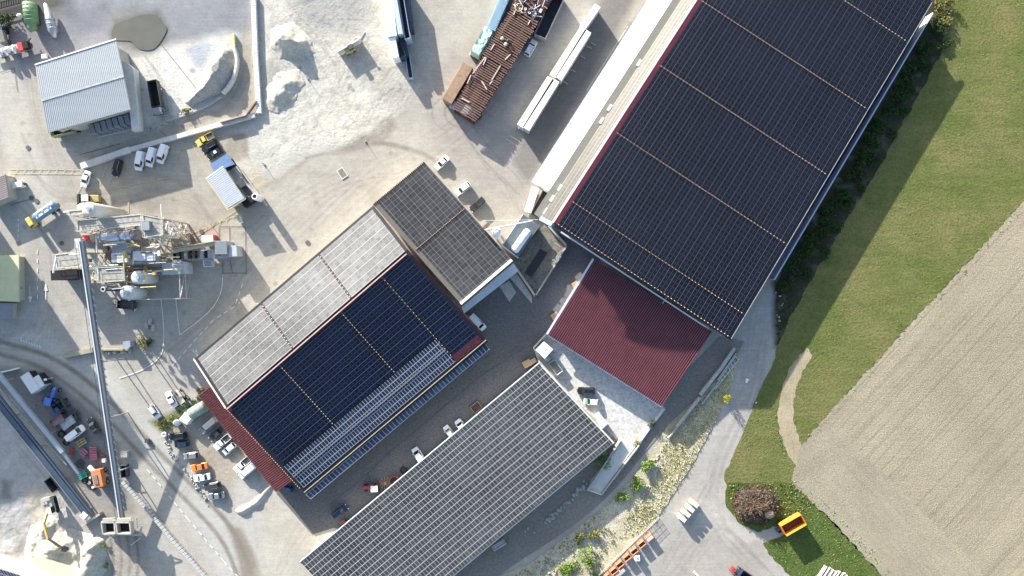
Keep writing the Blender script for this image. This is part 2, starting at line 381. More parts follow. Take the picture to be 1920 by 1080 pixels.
# parking ground by the red canopy
paint([(300, 800), (390, 775), (470, 840), (530, 915), (490, 960), (430, 965), (395, 900), (340, 850)], (196, 184, 162), 12, 0.85, 8, 0.3, 30)
paint([(440, 900), (500, 890), (530, 925), (480, 960), (430, 960)], (226, 221, 212), 14, 0.8, 10, 0.35, 20)
paint([(520, 930), (640, 1000), (560, 1055), (600, 1100), (480, 1100), (490, 1000)], (214, 206, 188), 14, 0.7, 8)
paint([(280, 790), (330, 770), (380, 745), (400, 760), (340, 800), (300, 812)], (120, 122, 70), 5, 0.85, 4, 0.4, 8)
# left wide road apron
paint([(40, 470), (120, 400), (140, 480), (130, 560), (190, 650), (110, 640), (60, 560)], (196, 190, 178), 10, 0.7, 5)
stroke(arc([(70, 560), (60, 600), (20, 620), (-20, 628)]), 12, (170, 168, 164), 0.5)
paint([(300, 560), (440, 540), (360, 650), (270, 700), (210, 690), (260, 650)], (198, 190, 174), 12, 0.6, 6)
# bottom right turning place
paint([(1385, 640), (1450, 520), (1455, 640), (1420, 760), (1370, 860), (1350, 930), (1420, 1010), (1500, 1100), (1080, 1100), (1220, 1000), (1290, 900), (1360, 770)], (200, 194, 186), 6, 0.95, 3, 0.1, 60)
paint([(1280, 1000), (1400, 960), (1430, 1010), (1480, 1100), (1220, 1100)], (190, 182, 172), 24, 0.6, 12, 0.3, 50)
paint([(1320, 930), (1350, 950), (1420, 1010), (1370, 1020), (1310, 980)], (222, 216, 206), 12, 0.6, 8, 0.3, 20)
for o in (0, 24): stroke(arc([(1425 + o * .5, 640), (1405 + o * .6, 740), (1350 + o * .7, 840), (1330 + o * .6, 920)]), 4, (180, 176, 170), 0.5)
# verge on the east side of the hall, its shade painted into the ground colour
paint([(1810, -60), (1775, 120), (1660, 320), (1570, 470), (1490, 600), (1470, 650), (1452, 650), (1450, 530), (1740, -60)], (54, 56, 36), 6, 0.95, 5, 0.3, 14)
# tracks of many tyres, oil drips, patched asphalt
rt = random.Random(77)
def car_tracks(pts, n, off, w=0.9, amt=0.22, c=(150, 144, 134)):
    for _ in range(n):
        ox, oy = rt.uniform(-off, off), rt.uniform(-off, off); k = rt.uniform(.5, 1.2)
        q = arc([(x + ox + rt.uniform(-5, 5), y + oy + rt.uniform(-5, 5)) for x, y in pts], 15)
        for d in (0, 11):
            stroke([(x + d * .7, y + d * .7) for x, y in q], w, c, amt * k, 1.5, 0.5)
car_tracks([(60, 110), (75, 220), (120, 330), (150, 380), (300, 360), (380, 400), (300, 520), (180, 600)], 5, 14)
car_tracks([(60, 500), (75, 580), (40, 640), (-20, 640)], 5, 12); car_tracks([(90, 640), (90, 520), (80, 440), (30, 380)], 4, 12)
car_tracks([(420, 500), (500, 420), (620, 340), (740, 300), (850, 240), (960, 120), (1040, -20)], 7, 26)
car_tracks([(350, 660), (460, 560), (600, 420), (700, 330)], 6, 30); car_tracks([(840, 200), (900, 290), (960, 350), (975, 400)], 4, 16)
car_tracks([(250, 700), (330, 640), (420, 560), (480, 480)], 5, 22); car_tracks([(520, 1070), (560, 1000), (600, 940)], 5, 20)
car_tracks([(1420, 600), (1405, 700), (1370, 800), (1335, 900), (1350, 980), (1420, 1060)], 7, 14, c=(168, 164, 158)); car_tracks([(1335, 900), (1280, 1000), (1230, 1080)], 5, 18); car_tracks([(1440, 1070), (1360, 990), (1310, 1020), (1270, 1080)], 5, 16)
car_tracks([(330, 940), (380, 860), (430, 830), (470, 900), (500, 950)], 4, 12, c=(158, 148, 130)); car_tracks([(240, 60), (300, 140), (330, 220), (420, 190), (460, 100), (470, 20)], 4, 12)
car_tracks([(520, 20), (600, 120), (640, 220), (720, 200), (760, 120)], 9, 40, 1.2, 0.2, (172, 164, 150)); car_tracks([(540, 240), (620, 200), (660, 120), (690, 30)], 7, 30, 1.2, 0.2, (176, 168, 154))
car_tracks([(30, 820), (110, 930), (60, 1010)], 6, 24, 1.2, 0.25, (160, 158, 154))
for _ in range(160):
    x, y = rt.uniform(20, 1000), rt.uniform(60, 660); r_ = rt.uniform(1.2, 4.5); stroke([(x, y), (x + rt.uniform(-3, 3), y + rt.uniform(-3, 3))], r_, (140, 134, 124), rt.uniform(.15, .5), 2, .5)
for _ in range(26):
    x, y = rt.uniform(100, 860), rt.uniform(250, 640); a_ = rt.uniform(0, 3); w_, h_ = rt.uniform(8, 26), rt.uniform(5, 14); c_, s_ = math.cos(a_), math.sin(a_)
    paint([(x + u * w_ * c_ - v * h_ * s_, y + u * w_ * s_ + v * h_ * c_) for u, v in ((-1, -1), (1, -1), (1, 1), (-1, 1))], rt.choice([(186, 179, 166), (214, 208, 196), (178, 172, 162)]), 2, rt.uniform(.2, .5), 1, .3)
for poly_, f_ in (([(495, -40), (715, -40), (740, 40), (785, 170), (735, 250), (640, 285), (560, 300), (470, 350), (430, 250), (492, 210)], 1.0), ([(-60, 780), (30, 820), (110, 910), (160, 1000), (300, 1000), (320, 1100), (-60, 1100)], .9), ([(250, 110), (345, 82), (440, 64), (445, 130), (420, 175), (330, 225), (260, 240)], .8), ([(-60, 690), (60, 690), (190, 790), (250, 960), (40, 760)], .6), ([(300, 800), (390, 775), (530, 915), (430, 965)], .5)):
    ROUGH = np.maximum(ROUGH, np.clip(poly_sd(GX, GY, poly_) / 12 + fbm(GX, GY, 20, 71) - .5, 0, 1) * f_ * (.4 + .9 * fbm(GX, GY, 40, 81)))
gn = fbm(GX, GY, 7, 91, 3)[..., None]; COL *= 1 + (gn - .5) * .2 * ROUGH[..., None]
cool = np.clip((1000 - GX) / 900, 0, 1)[..., None]; COL = COL * (1 + cool * np.array((0.0, 0.015, 0.045))) * (1 + 0.015 * cool)      # pale cool haze painted into the ground, stronger towards the left
# fields far beyond the frame
far = np.clip((GX - 1950) / 200, 0, 1); far = np.maximum(far, np.clip((-GX - 400) / 400, 0, 1)); far = np.maximum(far, np.clip((np.abs(GY - 540) - 1000) / 300, 0, 1))
gr = np.array(S(150, 148, 96)); COL = COL * (1 - far[..., None]) + gr * far[..., None]
ns = fbm(GX, GY, 34, 21)[..., None]; nt = fbm(GX, GY, 9, 31, 2)[..., None]
COL *= (0.9 + 0.2 * ns) * (0.93 + 0.14 * nt)
ZZ = (fbm(GX, GY, 90, 41) - 0.5) * 0.10 - 0.06
# sand surfaces are uneven
sd = poly_sd(GX, GY, [(495, -40), (715, -40), (740, 40), (780, 170), (705, 262), (560, 300), (470, 340), (492, 210)])
ZZ += np.clip(sd / 25, 0, 1) * ((fbm(GX, GY, 26, 51) - 0.5) * 0.25 + (fbm(GX, GY, 6, 52, 3) - 0.5) * 0.12)
sd = poly_sd(GX, GY, [(-60, 780), (30, 820), (110, 910), (160, 1000), (190, 1010), (200, 1100), (-60, 1100)])
ZZ += np.clip(sd / 25, 0, 1) * ((fbm(GX, GY, 30, 61) - 0.5) * 0.8 + (fbm(GX, GY, 6, 62, 3) - 0.5) * 0.12)
NX, NY = len(gx), len(gy)
vs = np.empty((NX * NY, 3), np.float32); vs[:, 0] = ((GX - 960) / K).ravel(); vs[:, 1] = ((540 - GY) / K).ravel(); vs[:, 2] = ZZ.ravel()
ii = (np.arange(NY - 1)[:, None] * NX + np.arange(NX - 1)[None, :]).ravel()
fa = np.stack((ii, ii + NX, ii + NX + 1, ii + 1), 1).astype(np.int32)
me = bpy.data.meshes.new('ground'); me.vertices.add(len(vs)); me.vertices.foreach_set('co', vs.ravel())
me.loops.add(fa.size); me.loops.foreach_set('vertex_index', fa.ravel())
me.polygons.add(len(fa)); me.polygons.foreach_set('loop_start', np.arange(0, fa.size, 4, dtype=np.int32)); me.polygons.foreach_set('loop_total', np.full(len(fa), 4, np.int32))
me.update(calc_edges=True); me.validate()
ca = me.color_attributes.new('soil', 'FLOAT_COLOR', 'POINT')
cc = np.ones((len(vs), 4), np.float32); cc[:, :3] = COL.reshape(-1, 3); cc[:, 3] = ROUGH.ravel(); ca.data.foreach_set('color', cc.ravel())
me.polygons.foreach_set('use_smooth', np.ones(len(fa), bool))
t = NT('yard_ground'); at = t.n('ShaderNodeAttribute', attribute_name='soil'); co = t.n('ShaderNodeTexCoord').outputs['Object']
a = t.ramp(t.noise(co, 2.2, 6, 0.75), 0.3, 0.7, 0.84, 1.14); b = t.ramp(t.noise(co, 0.35, 5, 0.7, 1.2), 0.3, 0.7, 0.93, 1.06)
# faint streaks of traffic and washed dust
st = t.ramp(t.noise(t.map(co, R(40), (0.12, 1.6, 1)), 1.0, 4, 0.6), 0.35, 0.7, 0.94, 1.05)
hs = t.n('ShaderNodeHueSaturation'); t.l(at.outputs['Color'], hs.inputs['Color']); t.l(t.math('MULTIPLY', st, t.math('MULTIPLY', a, b)), hs.inputs['Value'])
# cracks and pebbles
vo = t.n('ShaderNodeTexVoronoi'); vo.inputs['Scale'].default_value = 3.0; t.l(co, vo.inputs['Vector'])
t.l(t.mix(t.ramp(vo.outputs['Distance'], 0.0, 0.12, 0.35, 0.0), hs.outputs[0], (0.16, 0.15, 0.13)), t.b.inputs['Base Color'])
t.b.inputs['Roughness'].default_value = 0.95; t.b.inputs['Specular IOR Level'].default_value = 0.1
t.bump(t.math('MULTIPLY', t.noise(co, 1.6, 6, 0.75), t.math('MULTIPLY_ADD', at.outputs['Alpha'], 1.3, 0.25)), 0.8, 0.16)
me.materials.append(t.m); ground = bpy.data.objects.new('ground', me); C.objects.link(ground); ground['kind'] = 'structure'

# ---------------- sheets laid on the ground ----------------
def jag(poly, amp, step=10, seed=1):
    """break a border into short uneven steps"""
    out = []; r = random.Random(seed)
    for i in range(len(poly)):
        a, b = poly[i], poly[(i + 1) % len(poly)]; L = math.hypot(b[0] - a[0], b[1] - a[1]); n = max(1, int(L / step))
        for k in range(n):
            t_ = k / n; j = amp if k else amp * 0.3
            out.append((a[0] + (b[0] - a[0]) * t_ + r.uniform(-j, j), a[1] + (b[1] - a[1]) * t_ + r.uniform(-j, j)))
    return out
def sheet(name, poly, mat, z, kind='structure', th=0.0):
    P = [X(p[0], p[1]).to_2d() for p in poly]; n = len(P)
    v2, _e, f2, *_r = delaunay_2d_cdt(P, [(i, (i + 1) % n) for i in range(n)], [], 2, 1e-4)
    def inside(c):
        k = 0
        for i in range(n):
            a, b = P[i], P[(i + 1) % n]
            if (a.y > c.y) != (b.y > c.y) and c.x < (b.x - a.x) * (c.y - a.y) / (b.y - a.y) + a.x: k ^= 1
        return k
    v2, _e, f2, *_r = delaunay_2d_cdt(P, [(i, (i + 1) % n) for i in range(n)], [], 0, 1e-4)
    bm = bmesh.new(); vsx = [bm.verts.new((v.x, v.y, z)) for v in v2]
    for f in f2:
        c = sum((v2[i] for i in f), Vector((0, 0))) / len(f)
        if inside(c): bm.faces.new([vsx[i] for i in f])
    if th:
        r = bmesh.ops.extrude_face_region(bm, geom=bm.faces[:]); 
        for v in [g for g in r['geom'] if isinstance(g, bmesh.types.BMVert)]: v.co.z += th
    bmesh.ops.recalc_face_normals(bm, faces=bm.faces)
    if not th:
        for f in bm.faces:
            if f.normal.z < 0: f.normal_flip()
    me = bpy.data.meshes.new(name); bm.to_mesh(me); bm.free(); me.materials.append(mat)
    o = bpy.data.objects.new(name, me); C.objects.link(o)
    if kind: o['kind'] = kind
    return o
def soil(name, c1, c2, s1=0.08, s2=1.2, bump=0.4, bs=2.0, furrow=None, c3=None, dist=0.2, str_amt=0.25, streak=None, wobble=0.35):
    t = NT(name); co = t.n('ShaderNodeTexCoord').outputs['Object']
    f = t.ramp(t.noise(co, s1, 5, 0.65, 0.5), 0.35, 0.65)
    col = t.mix(f, c1, c2)
    if c3: col = t.mix(t.ramp(t.noise(co, s2 * 1.7, 5, 0.75), 0.5, 0.66, 0, 0.9), col, c3)
    v = t.ramp(t.noise(co, s2, 6, 0.8), 0.28, 0.72, 0.7, 1.3)
    h = t.noise(co, bs, 6, 0.75)
    if streak:
        v = t.math('MULTIPLY', v, t.ramp(t.noise(t.map(co, streak[0], (streak[1], streak[2], 1)), 1.0, 5, 0.7), 0.3, 0.7, 1 - streak[3], 1 + streak[3]))
    if furrow:
        rot, per = furrow
        sp = t.n('ShaderNodeSeparateXYZ'); wob = t.noise(t.map(co, rot, (0.03, 0.25, 1)), 1.0, 3, 0.6)
        t.l(t.map(co, rot), sp.inputs[0])
        y = t.math('MULTIPLY_ADD', wob, wobble, sp.outputs[1])
        cmb = t.n('ShaderNodeCombineXYZ'); t.l(t.math('MULTIPLY', sp.outputs[0], 0.012), cmb.inputs[0]); t.l(t.math('MULTIPLY', y, 1 / per), cmb.inputs[1])
        fr = t.noise(cmb.outputs[0], 1.0, 5, 0.75); msk = t.ramp(t.noise(co, 0.05, 3, 0.5), 0.3, 0.6, 0.4, 1)
        ww = t.math('MULTIPLY', t.ramp(fr, 0.36, 0.5, -1, .35), msk)
        h = t.math('MULTIPLY_ADD', ww, 0.10, h)
        v = t.math('MULTIPLY', v, t.ramp(ww, -1, 1, 1 - str_amt, 1 + str_amt))
    hs = t.n('ShaderNodeHueSaturation'); t.l(col, hs.inputs['Color']); t.l(v, hs.inputs['Value']); t.l(hs.outputs[0], t.b.inputs['Base Color'])
    t.b.inputs['Roughness'].default_value = 0.95; t.b.inputs['Specular IOR Level'].default_value = 0.08
    t.bump(h, bump, dist); MATS[name] = t.m; return t.m
GA = ang(.68, -.73)
grass_mat = soil('meadow_grass', S(118, 129, 72), S(148, 142, 94), 0.09, 1.1, 1.0, 1.6, None, S(100, 116, 56), 0.35, streak=(-ang(.52, -.85), .1, .55, .13))
rough_grass = soil('rough_green_grass', S(92, 114, 58), S(118, 132, 74), 0.2, 1.5, 0.9, 2.0, None, S(70, 90, 44), 0.4)
field_mat = soil('ploughed_soil', S(204, 192, 166), S(180, 169, 146), 0.022, 2.0, 0.9, 3.0, (-GA, 1.5), S(156, 140, 114), 0.24, 0.2, streak=(-GA, .04, 1.5, .08))
head_mat = soil('headland_soil', S(202, 191, 167), S(174, 164, 142), 0.035, 2.0, 0.8, 3.0, (-ang(.66, .75), 2.2), S(156, 143, 120), 0.24, 0.08)
dirt_mat = soil('dirt_track', S(212, 196, 164), S(190, 176, 148), 0.2, 2.0, 0.4, 3.0, None, S(160, 146, 120))
asph = soil('court_asphalt', S(143, 141, 139), S(130, 129, 128), 0.05, 1.5, 0.15, 6.0, None, S(104, 100, 96), 0.03)
asph2 = soil('lane_asphalt', S(172, 163, 152), S(158, 150, 141), 0.06, 1.3, 0.15, 6.0, None, S(136, 130, 122), 0.03)
slab_mat = soil('concrete_slab', (0.56, 0.55, 0.52), (0.5, 0.49, 0.47), 0.07, 0.8, 0.08, 5.0, None, S(186, 180, 168), 0.02)
bank_mat = soil('dry_bank', S(236, 227, 196), S(198, 190, 146), 0.14, 1.4, 0.8, 2.4, None, S(238, 230, 205), 0.35)
gravel_pale = soil('pale_rubble', S(250, 244, 222), S(228, 216, 186), 0.3, 2.5, 0.9, 3.0, None, S(168, 160, 120), 0.35)

sheet('meadow', jag([(1800, -60), (2140, -60), (2140, 130), (1925, 372), (1780, 530), (1660, 660), (1540, 790), (1503, 838), (1488, 905), (1470, 925), (1362, 922), (1358, 890), (1378, 845), (1416, 752), (1446, 690), (1462, 640), (1482, 590), (1560, 460), (1650, 310), (1760, 110)], 2.6, 9, 2), grass_mat, 0.03)
sheet('ploughed_field', jag([(2140, 130), (1925, 372), (1780, 530), (1660, 660), (1540, 790), (1503, 838), (1500, 870), (1560, 905), (1680, 960), (1800, 1100), (1900, 1230), (2140, 1230)], 2.6, 5, 3), field_mat, 0.045)
sheet('headland', jag([(1502, 838), (1535, 800), (1580, 815), (1700, 930), (1830, 1060), (1930, 1230), (1780, 1230), (1665, 1090), (1530, 950), (1485, 900)], 2.6, 5, 4), head_mat, 0.06)
sheet('dirt_track', jag([(1512, 650), (1480, 690), (1466, 730), (1458, 770), (1462, 815), (1484, 862), (1500, 880), (1512, 850), (1498, 825), (1487, 780), (1490, 735), (1505, 695), (1523, 666)], 2.0, 6, 5), dirt_mat, 0.055)
sheet('grass_corner', jag([(1430, 1018), (1478, 1000), (1528, 948), (1550, 965), (1600, 1020), (1672, 1100), (1700, 1140), (1520, 1140), (1478, 1075), (1450, 1050)], 2.0, 7, 6), rough_grass, 0.06)
sheet('grass_island', jag([(1360, 922), (1365, 905), (1400, 905), (1440, 905), (1485, 905), (1530, 945), (1515, 968), (1480, 975), (1420, 998), (1385, 980), (1362, 950)], 2.0, 6, 7), rough_grass, 0.05)
sheet('courtyard', [(518, 925), (560, 870), (900, 600), (865, 585), (965, 500), (1050, 440), (1130, 480), (1028, 628), (1000, 655), (1030, 700), (700, 1000), (625, 990), (585, 1002)], asph, 0.03)
lane_lo = arc([(1396, 640), (1345, 718), (1262, 790), (1208, 850), (1150, 920), (1075, 985), (985, 1045), (900, 1100), (760, 1180)]); lane_hi = arc([(700, 1060), (850, 1058), (950, 975), (1050, 895), (1100, 870), (1150, 815), (1200, 760), (1290, 690), (1350, 630)])
sheet('service_lane', lane_lo + [(600, 1180), (600, 1100)] + lane_hi, asph2, 0.035)
sheet('concrete_apron', [(1000, 650), (1028, 622), (1240, 755), (1248, 768), (1198, 832), (1152, 900), (1105, 905), (1160, 828), (1012, 690)], slab_mat, 0.055)
sheet('embankment', jag([(1388, 668), (1362, 748), (1325, 820), (1290, 885), (1228, 978), (1195, 1010), (1115, 1090), (1060, 1140), (860, 1140), (920, 1085), (1000, 1052), (1085, 990), (1150, 935), (1210, 868), (1250, 800), (1335, 720)], 2.0, 8, 8), bank_mat, 0.07)
sheet('rubble_slope', jag([(1215, 870), (1235, 880), (1210, 935), (1190, 960), (1145, 1010), (1090, 1035), (1030, 1080), (990, 1100), (940, 1100), (1010, 1055), (1100, 985), (1150, 940)], 4, 7, 9), gravel_pale, 0.09)
puddle_m = M('puddle_water', (0.13, 0.127, 0.105), 0.1, var=0.1, scale=0.2, spec=0.6)
sheet('puddle', jag(arc([(209, 60), (216, 46), (238, 38), (262, 29), (292, 28), (305, 42), (313, 56), (300, 80), (285, 93), (262, 92), (246, 78), (228, 76), (212, 74), (209, 60)]), 1.0, 6, 10), puddle_m, 0.06)

# ---- painted markings, lines, manholes: sheets a few millimetres above what they lie on ----
yel = M('yellow_marking', S(232, 220, 150), 0.8, var=0.2, scale=2, dirt=S(200, 192, 176), dirt_amt=0.7)
whi = M('white_marking', S(250, 248, 240, 0.72), 0.8, var=0.15, scale=2, dirt=S(200, 195, 184), dirt_amt=0.35)
seal = M('joint_sealant', S(120, 114, 106), 0.9, var=0.2)
def lines(name, segs, w, mat, z=0.075, th=0.004):
    mb = MB()
    for (a, b) in segs:
        A = X(*a) + Vector((0, 0, z)); B = X(*b) + Vector((0, 0, z)); mb.beam(A, B, w, th)
    o = mb.build(name, mat); o['kind'] = 'structure'; return o
def poly_segs(p): return list(zip(p[:-1], p[1:]))
def dashes(p, on, off):
    out = []
    for a, b in poly_segs(p):
        L = math.hypot(b[0] - a[0], b[1] - a[1]); d = 0
        while d < L:
            e = min(L, d + on); out.append(((a[0] + (b[0] - a[0]) * d / L, a[1] + (b[1] - a[1]) * d / L), (a[0] + (b[0] - a[0]) * e / L, a[1] + (b[1] - a[1]) * e / L))); d += on + off
    return out
yl = [((18, 317), (150, 318)), ((18, 325), (154, 326))] + [((x, 325), (x + 7, 317)) for x in range(28, 150, 15)]
yl += [((358, 438), (452, 400)), ((364, 446), (480, 370))] + [((x, 440 - (x - 366) * 0.42), (x + 5, 432 - (x - 366) * 0.42)) for x in range(372, 450, 13)]
yl += [((355, 262), (395, 326)), ((364, 258), (402, 320)), ((367, 262), (420, 255))]
yl += [((145, 362), (158, 338)), ((175, 325), (190, 296)), ((187, 346), (202, 306)), ((205, 344), (218, 308)), ((222, 340), (240, 300)), ((246, 326), (260, 290)), ((286, 320), (300, 288)), ((307, 316), (324, 275)), ((330, 304), (344, 266)), ((220, 352), (318, 333))]
lines('yellow_markings', yl, 0.16, yel)
wl = poly_segs(arc([(302, 560), (306, 600), (307, 640), (300, 668), (270, 692), (224, 709)]))
wl += poly_segs(arc([(418, 515), (415, 545), (400, 575), (372, 602), (337, 628)])) + [((337, 628), (330, 562))]
wl += dashes([(455, 532), (440, 575), (400, 600), (322, 687)], 9, 6) + dashes([(70, 468), (71, 570)], 8, 9) + dashes([(35, 410), (34, 452)], 5, 5)
wl += dashes([(276, 880), (352, 972), (420, 1052), (450, 1085)], 9, 7)
wl += [((56, 536), (57, 556)), ((86, 536), (86, 562)), ((1178, 48), (1100, 170)), ((1105, 176), (1070, 232))]
wl += [((x, 635 + (x - 38) * 0.35), (x + 2, 640 + (x - 38) * 0.35)) for x in range(39, 75, 5)]
wl += [((x, 254 - (x - 185) * 0.22), (x + 22, 222 - (x - 185) * 0.22)) for x in range(186, 240, 9)] + [((182, 258), (247, 243))]
lines('white_markings', wl, 0.22, whi)
def tri(name, pts, mat):
    mb = MB(); P = [X(*p) + Vector((0, 0, 0.078)) for p in pts]; mb.prism(P, [p + Vector((0, 0, 0.004)) for p in P]); o = mb.build(name, mat); o['kind'] = 'structure'
tri('arrow_marking', [(53, 556), (61, 556), (57, 568)], whi); tri('arrow_marking', [(82, 545), (90, 545), (86, 530)], whi)
lines('asphalt_joint', poly_segs([(612, 952), (690, 887), (728, 850), (800, 790), (900, 706), (985, 650)]) + [((690, 887), (696, 912)), ((940, 672), (972, 648)), ((1000, 655), (1002, 625)), ((975, 248), (1000, 360))][:3], 0.22, seal)
lines('concrete_joint', [((300, 80), (375, 175)), ((0, 136), (27, 128)), ((27, 128), (33, 172)), ((20, 384), (62, 372)), ((395, 420), (410, 440)), ((411, 425), (460, 425)), ((411, 425), (411, 480)), ((430, 426), (432, 482)), ((460, 425), (462, 515)), ((416, 512), (462, 512)), ((418, 488), (418, 512)), ((432, 488), (436, 512)), ((150, 290), (225, 270)), ((300, 245), (320, 262)), ((340, 235), (352, 250))], 0.14, seal)
mk = M('lettering', S(186, 180, 172), 0.8, var=0.1)
def letters(txt, px, py, rz, size, mat):
    cu = bpy.data.curves.new('lettering', 'FONT'); cu.body = txt; cu.size = size; cu.extrude = 0.003; cu.align_x = 'CENTER'
    o = bpy.data.objects.new('lettering_tmp', cu); C.objects.link(o); dg = bpy.context.evaluated_depsgraph_get()
    me = bpy.data.meshes.new_from_object(o.evaluated_get(dg)); C.objects.unlink(o); bpy.data.objects.remove(o)
    q = bpy.data.objects.new('road_lettering', me); C.objects.link(q); me.materials.clear(); me.materials.append(mat)
    q.location = X(px, py) + Vector((0, 0, 0.082)); q.rotation_euler = (0, 0, rz); q['kind'] = 'structure'; return q
letters('LKW', 1172, 55, ang(-.45, .9), 2.4, mk)
mh = M('manhole_iron', (0.1, 0.1, 0.1), 0.7, var=0.2); mbp = M('trench_grate', (0.17, 0.16, 0.14), 0.8, var=0.3, scale=3)
for i, (x, y, w) in enumerate([(53, 277, 'beside the pale lane on the left'), (59, 371, 'left one of the two below the barrier'), (69, 377, 'right one of the two below the barrier'), (577, 455, 'alone on the pale concrete north of the long hall'), (378, 434, 'on the yellow hatching by the plant'), (116, 456, 'beside the dark conveyor head'), (728, 852, 'on the seam of the shaded courtyard'), (960, 527, 'in the shade behind the washing bay, upper one'), (974, 537, 'in the shade behind the washing bay, lower one')]):
    mb = MB(); p = X(x, y); mb.cyl(p + Vector((0, 0, 0.05)), p + Vector((0, 0, 0.10)), 0.62, n=18)
    tagit(mb.build('manhole_cover', mh, origin=p), 'round dark manhole cover ' + w, 'manhole cover', 'manhole covers in the paving')
g = thing('drain_grate', 'rectangular brown drain grate set in the pale concrete lot', 'grate', X(642, 325), world=True)
mb = MB(); mb.box(X(642, 325) + Vector((0, 0, 0.09)), (2.4, 1.5, 0.04), ang(.55, .83)); mb.build('grate', mbp, g)
mb = MB()
for s in (-1, 1):
    r = Matrix.Rotation(ang(.55, .83), 3, 'Z'); mb.box(X(642, 325) + r @ Vector((0, s * 0.85, 0.1)), (2.8, 0.18, 0.08), ang(.55, .83)); mb.box(X(642, 325) + r @ Vector((s * 1.3, 0, 0.1)), (0.18, 1.5, 0.08), ang(.55, .83))
mb.build('frame', concrete_light, g)
# ---------------- buildings ----------------
class Surf:
    """roof surface given by its four corners in the photo and its height as a function of (u, v)"""
    def __init__(s, A, B, Cc, D, zf):      # u: A->D, v: A->B
        s.q = [np.array(p, float) for p in (A, B, Cc, D)]; s.zf = zf if callable(zf) else (lambda u, v: zf)
    def px(s, u, v):
        A, B, Cc, D = s.q; return (A * (1 - v) + B * v) * (1 - u) + (D * (1 - v) + Cc * v) * u
    def at(s, u, v, dz=0.0):
        p = s.px(u, v); z = s.zf(u, v); w = X(p[0], p[1], z); w.z += dz; return w
    def grid(s, u0, u1, v0, v1, nu, nv, dz=0.0, uvs=None):
        mb = MB(); mb.uv = []
        for i in range(nu + 1):
            for j in range(nv + 1):
                u = u0 + (u1 - u0) * i / nu; v = v0 + (v1 - v0) * j / nv
                mb.v.append(s.at(u, v, dz)); mb.uv.append((u * uvs[0], v * uvs[1]) if uvs else (u, v))
        for i in range(nu):
            for j in range(nv):
                a = i * (nv + 1) + j; mb.f.append((a, a + 1, a + nv + 2, a + nv + 1))
        # make normals point up
        a, b, c = (mb.v[k] for k in mb.f[0][:3])
        if (b - a).cross(c - a).z < 0: mb.f = [tuple(reversed(f)) for f in mb.f]
        return mb
    def slab(s, th, nu, nv, over=0.0, dz=0.0):
        top = s.grid(-over, 1 + over, -over, 1 + over, nu, nv, dz); n = len(top.v); mb = MB(); mb.v = top.v + [v - Vector((0, 0, th)) for v in top.v]
        mb.f = top.f + [tuple(i + n for i in reversed(f)) for f in top.f]
        W = nv + 1; edge = [j for j in range(nv)] and ([0 * W + j for j in range(nv + 1)] + [i * W + nv for i in range(1, nu + 1)] + [nu * W + j for j in range(nv - 1, -1, -1)] + [i * W for i in range(nu - 1, 0, -1)])
        for k in range(len(edge)):
            a, b = edge[k], edge[(k + 1) % len(edge)]; mb.f.append((a, b, b + n, a + n))
        return mb
    def walls(s, inset=0.01, nu=1, nv=12, th=0.25, drop=0.32, z0=-0.1):
        e = inset; P = [(e, e + (1 - 2 * e) * j / nv) for j in range(nv)] + [(e + (1 - 2 * e) * i / nu, 1 - e) for i in range(nu)] + [(1 - e, 1 - e - (1 - 2 * e) * j / nv) for j in range(nv)] + [(1 - e - (1 - 2 * e) * i / nu, e) for i in range(nu)]
        tp = [s.at(u, v, -drop) for u, v in P]; c = sum(tp, Vector()) / len(tp); mb = MB(); n = len(tp)
        inn = [t_ + (Vector((c.x, c.y, t_.z)) - t_).normalized() * th for t_ in tp]
        vs = tp + [Vector((v.x, v.y, z0)) for v in tp] + inn + [Vector((v.x, v.y, z0)) for v in inn]
        fs = []
        for i in range(n):
            j = (i + 1) % n; fs += [(i, n + i, n + j, j), (2 * n + i, 2 * n + j, 3 * n + j, 3 * n + i), (i, j, 2 * n + j, 2 * n + i)]
        return mb.add(vs, fs)
    def line(s, a, b, w, h, dz=0.1, n=8, mb=None):
        mb = mb or MB()
        for i in range(n):
            t0, t1 = i / n, (i + 1) / n
            mb.beam(s.at(a[0] + (b[0] - a[0]) * t0, a[1] + (b[1] - a[1]) * t0, dz), s.at(a[0] + (b[0] - a[0]) * t1, a[1] + (b[1] - a[1]) * t1, dz), w, h)
        return mb
    def dots(s, a, b, n, size=0.32, dz=0.2, mb=None):
        mb = mb or MB()
        d = s.at(b[0], b[1]) - s.at(a[0], a[1]); rz = math.atan2(d.y, d.x)
        for i in range(n):
            t_ = (i + 0.5) / n; mb.cyl(s.at(a[0] + (b[0] - a[0]) * t_, a[1] + (b[1] - a[1]) * t_, dz - 0.08), s.at(a[0] + (b[0] - a[0]) * t_, a[1] + (b[1] - a[1]) * t_, dz + 0.12), size * 0.5, size * 0.42, 8)
        for i in range(8): mb.beam(s.at(a[0] + (b[0] - a[0]) * i / 8, a[1] + (b[1] - a[1]) * i / 8, dz - 0.06), s.at(a[0] + (b[0] - a[0]) * (i + 1) / 8, a[1] + (b[1] - a[1]) * (i + 1) / 8, dz - 0.06), 0.02, 0.02)   # rail that carries the guards
        return mb
def frac(s, p):                              # inverse of px(): photo point -> (u, v) on the surface
    u = v = 0.5
    for _ in range(30):
        e = s.px(u, v) - np.array(p, float); h = 1e-4
        Ju = (s.px(u + h, v) - s.px(u, v)) / h; Jv = (s.px(u, v + h) - s.px(u, v)) / h
        d = np.linalg.solve(np.stack((Ju, Jv), 1), e); u -= d[0]; v -= d[1]
    return u, v

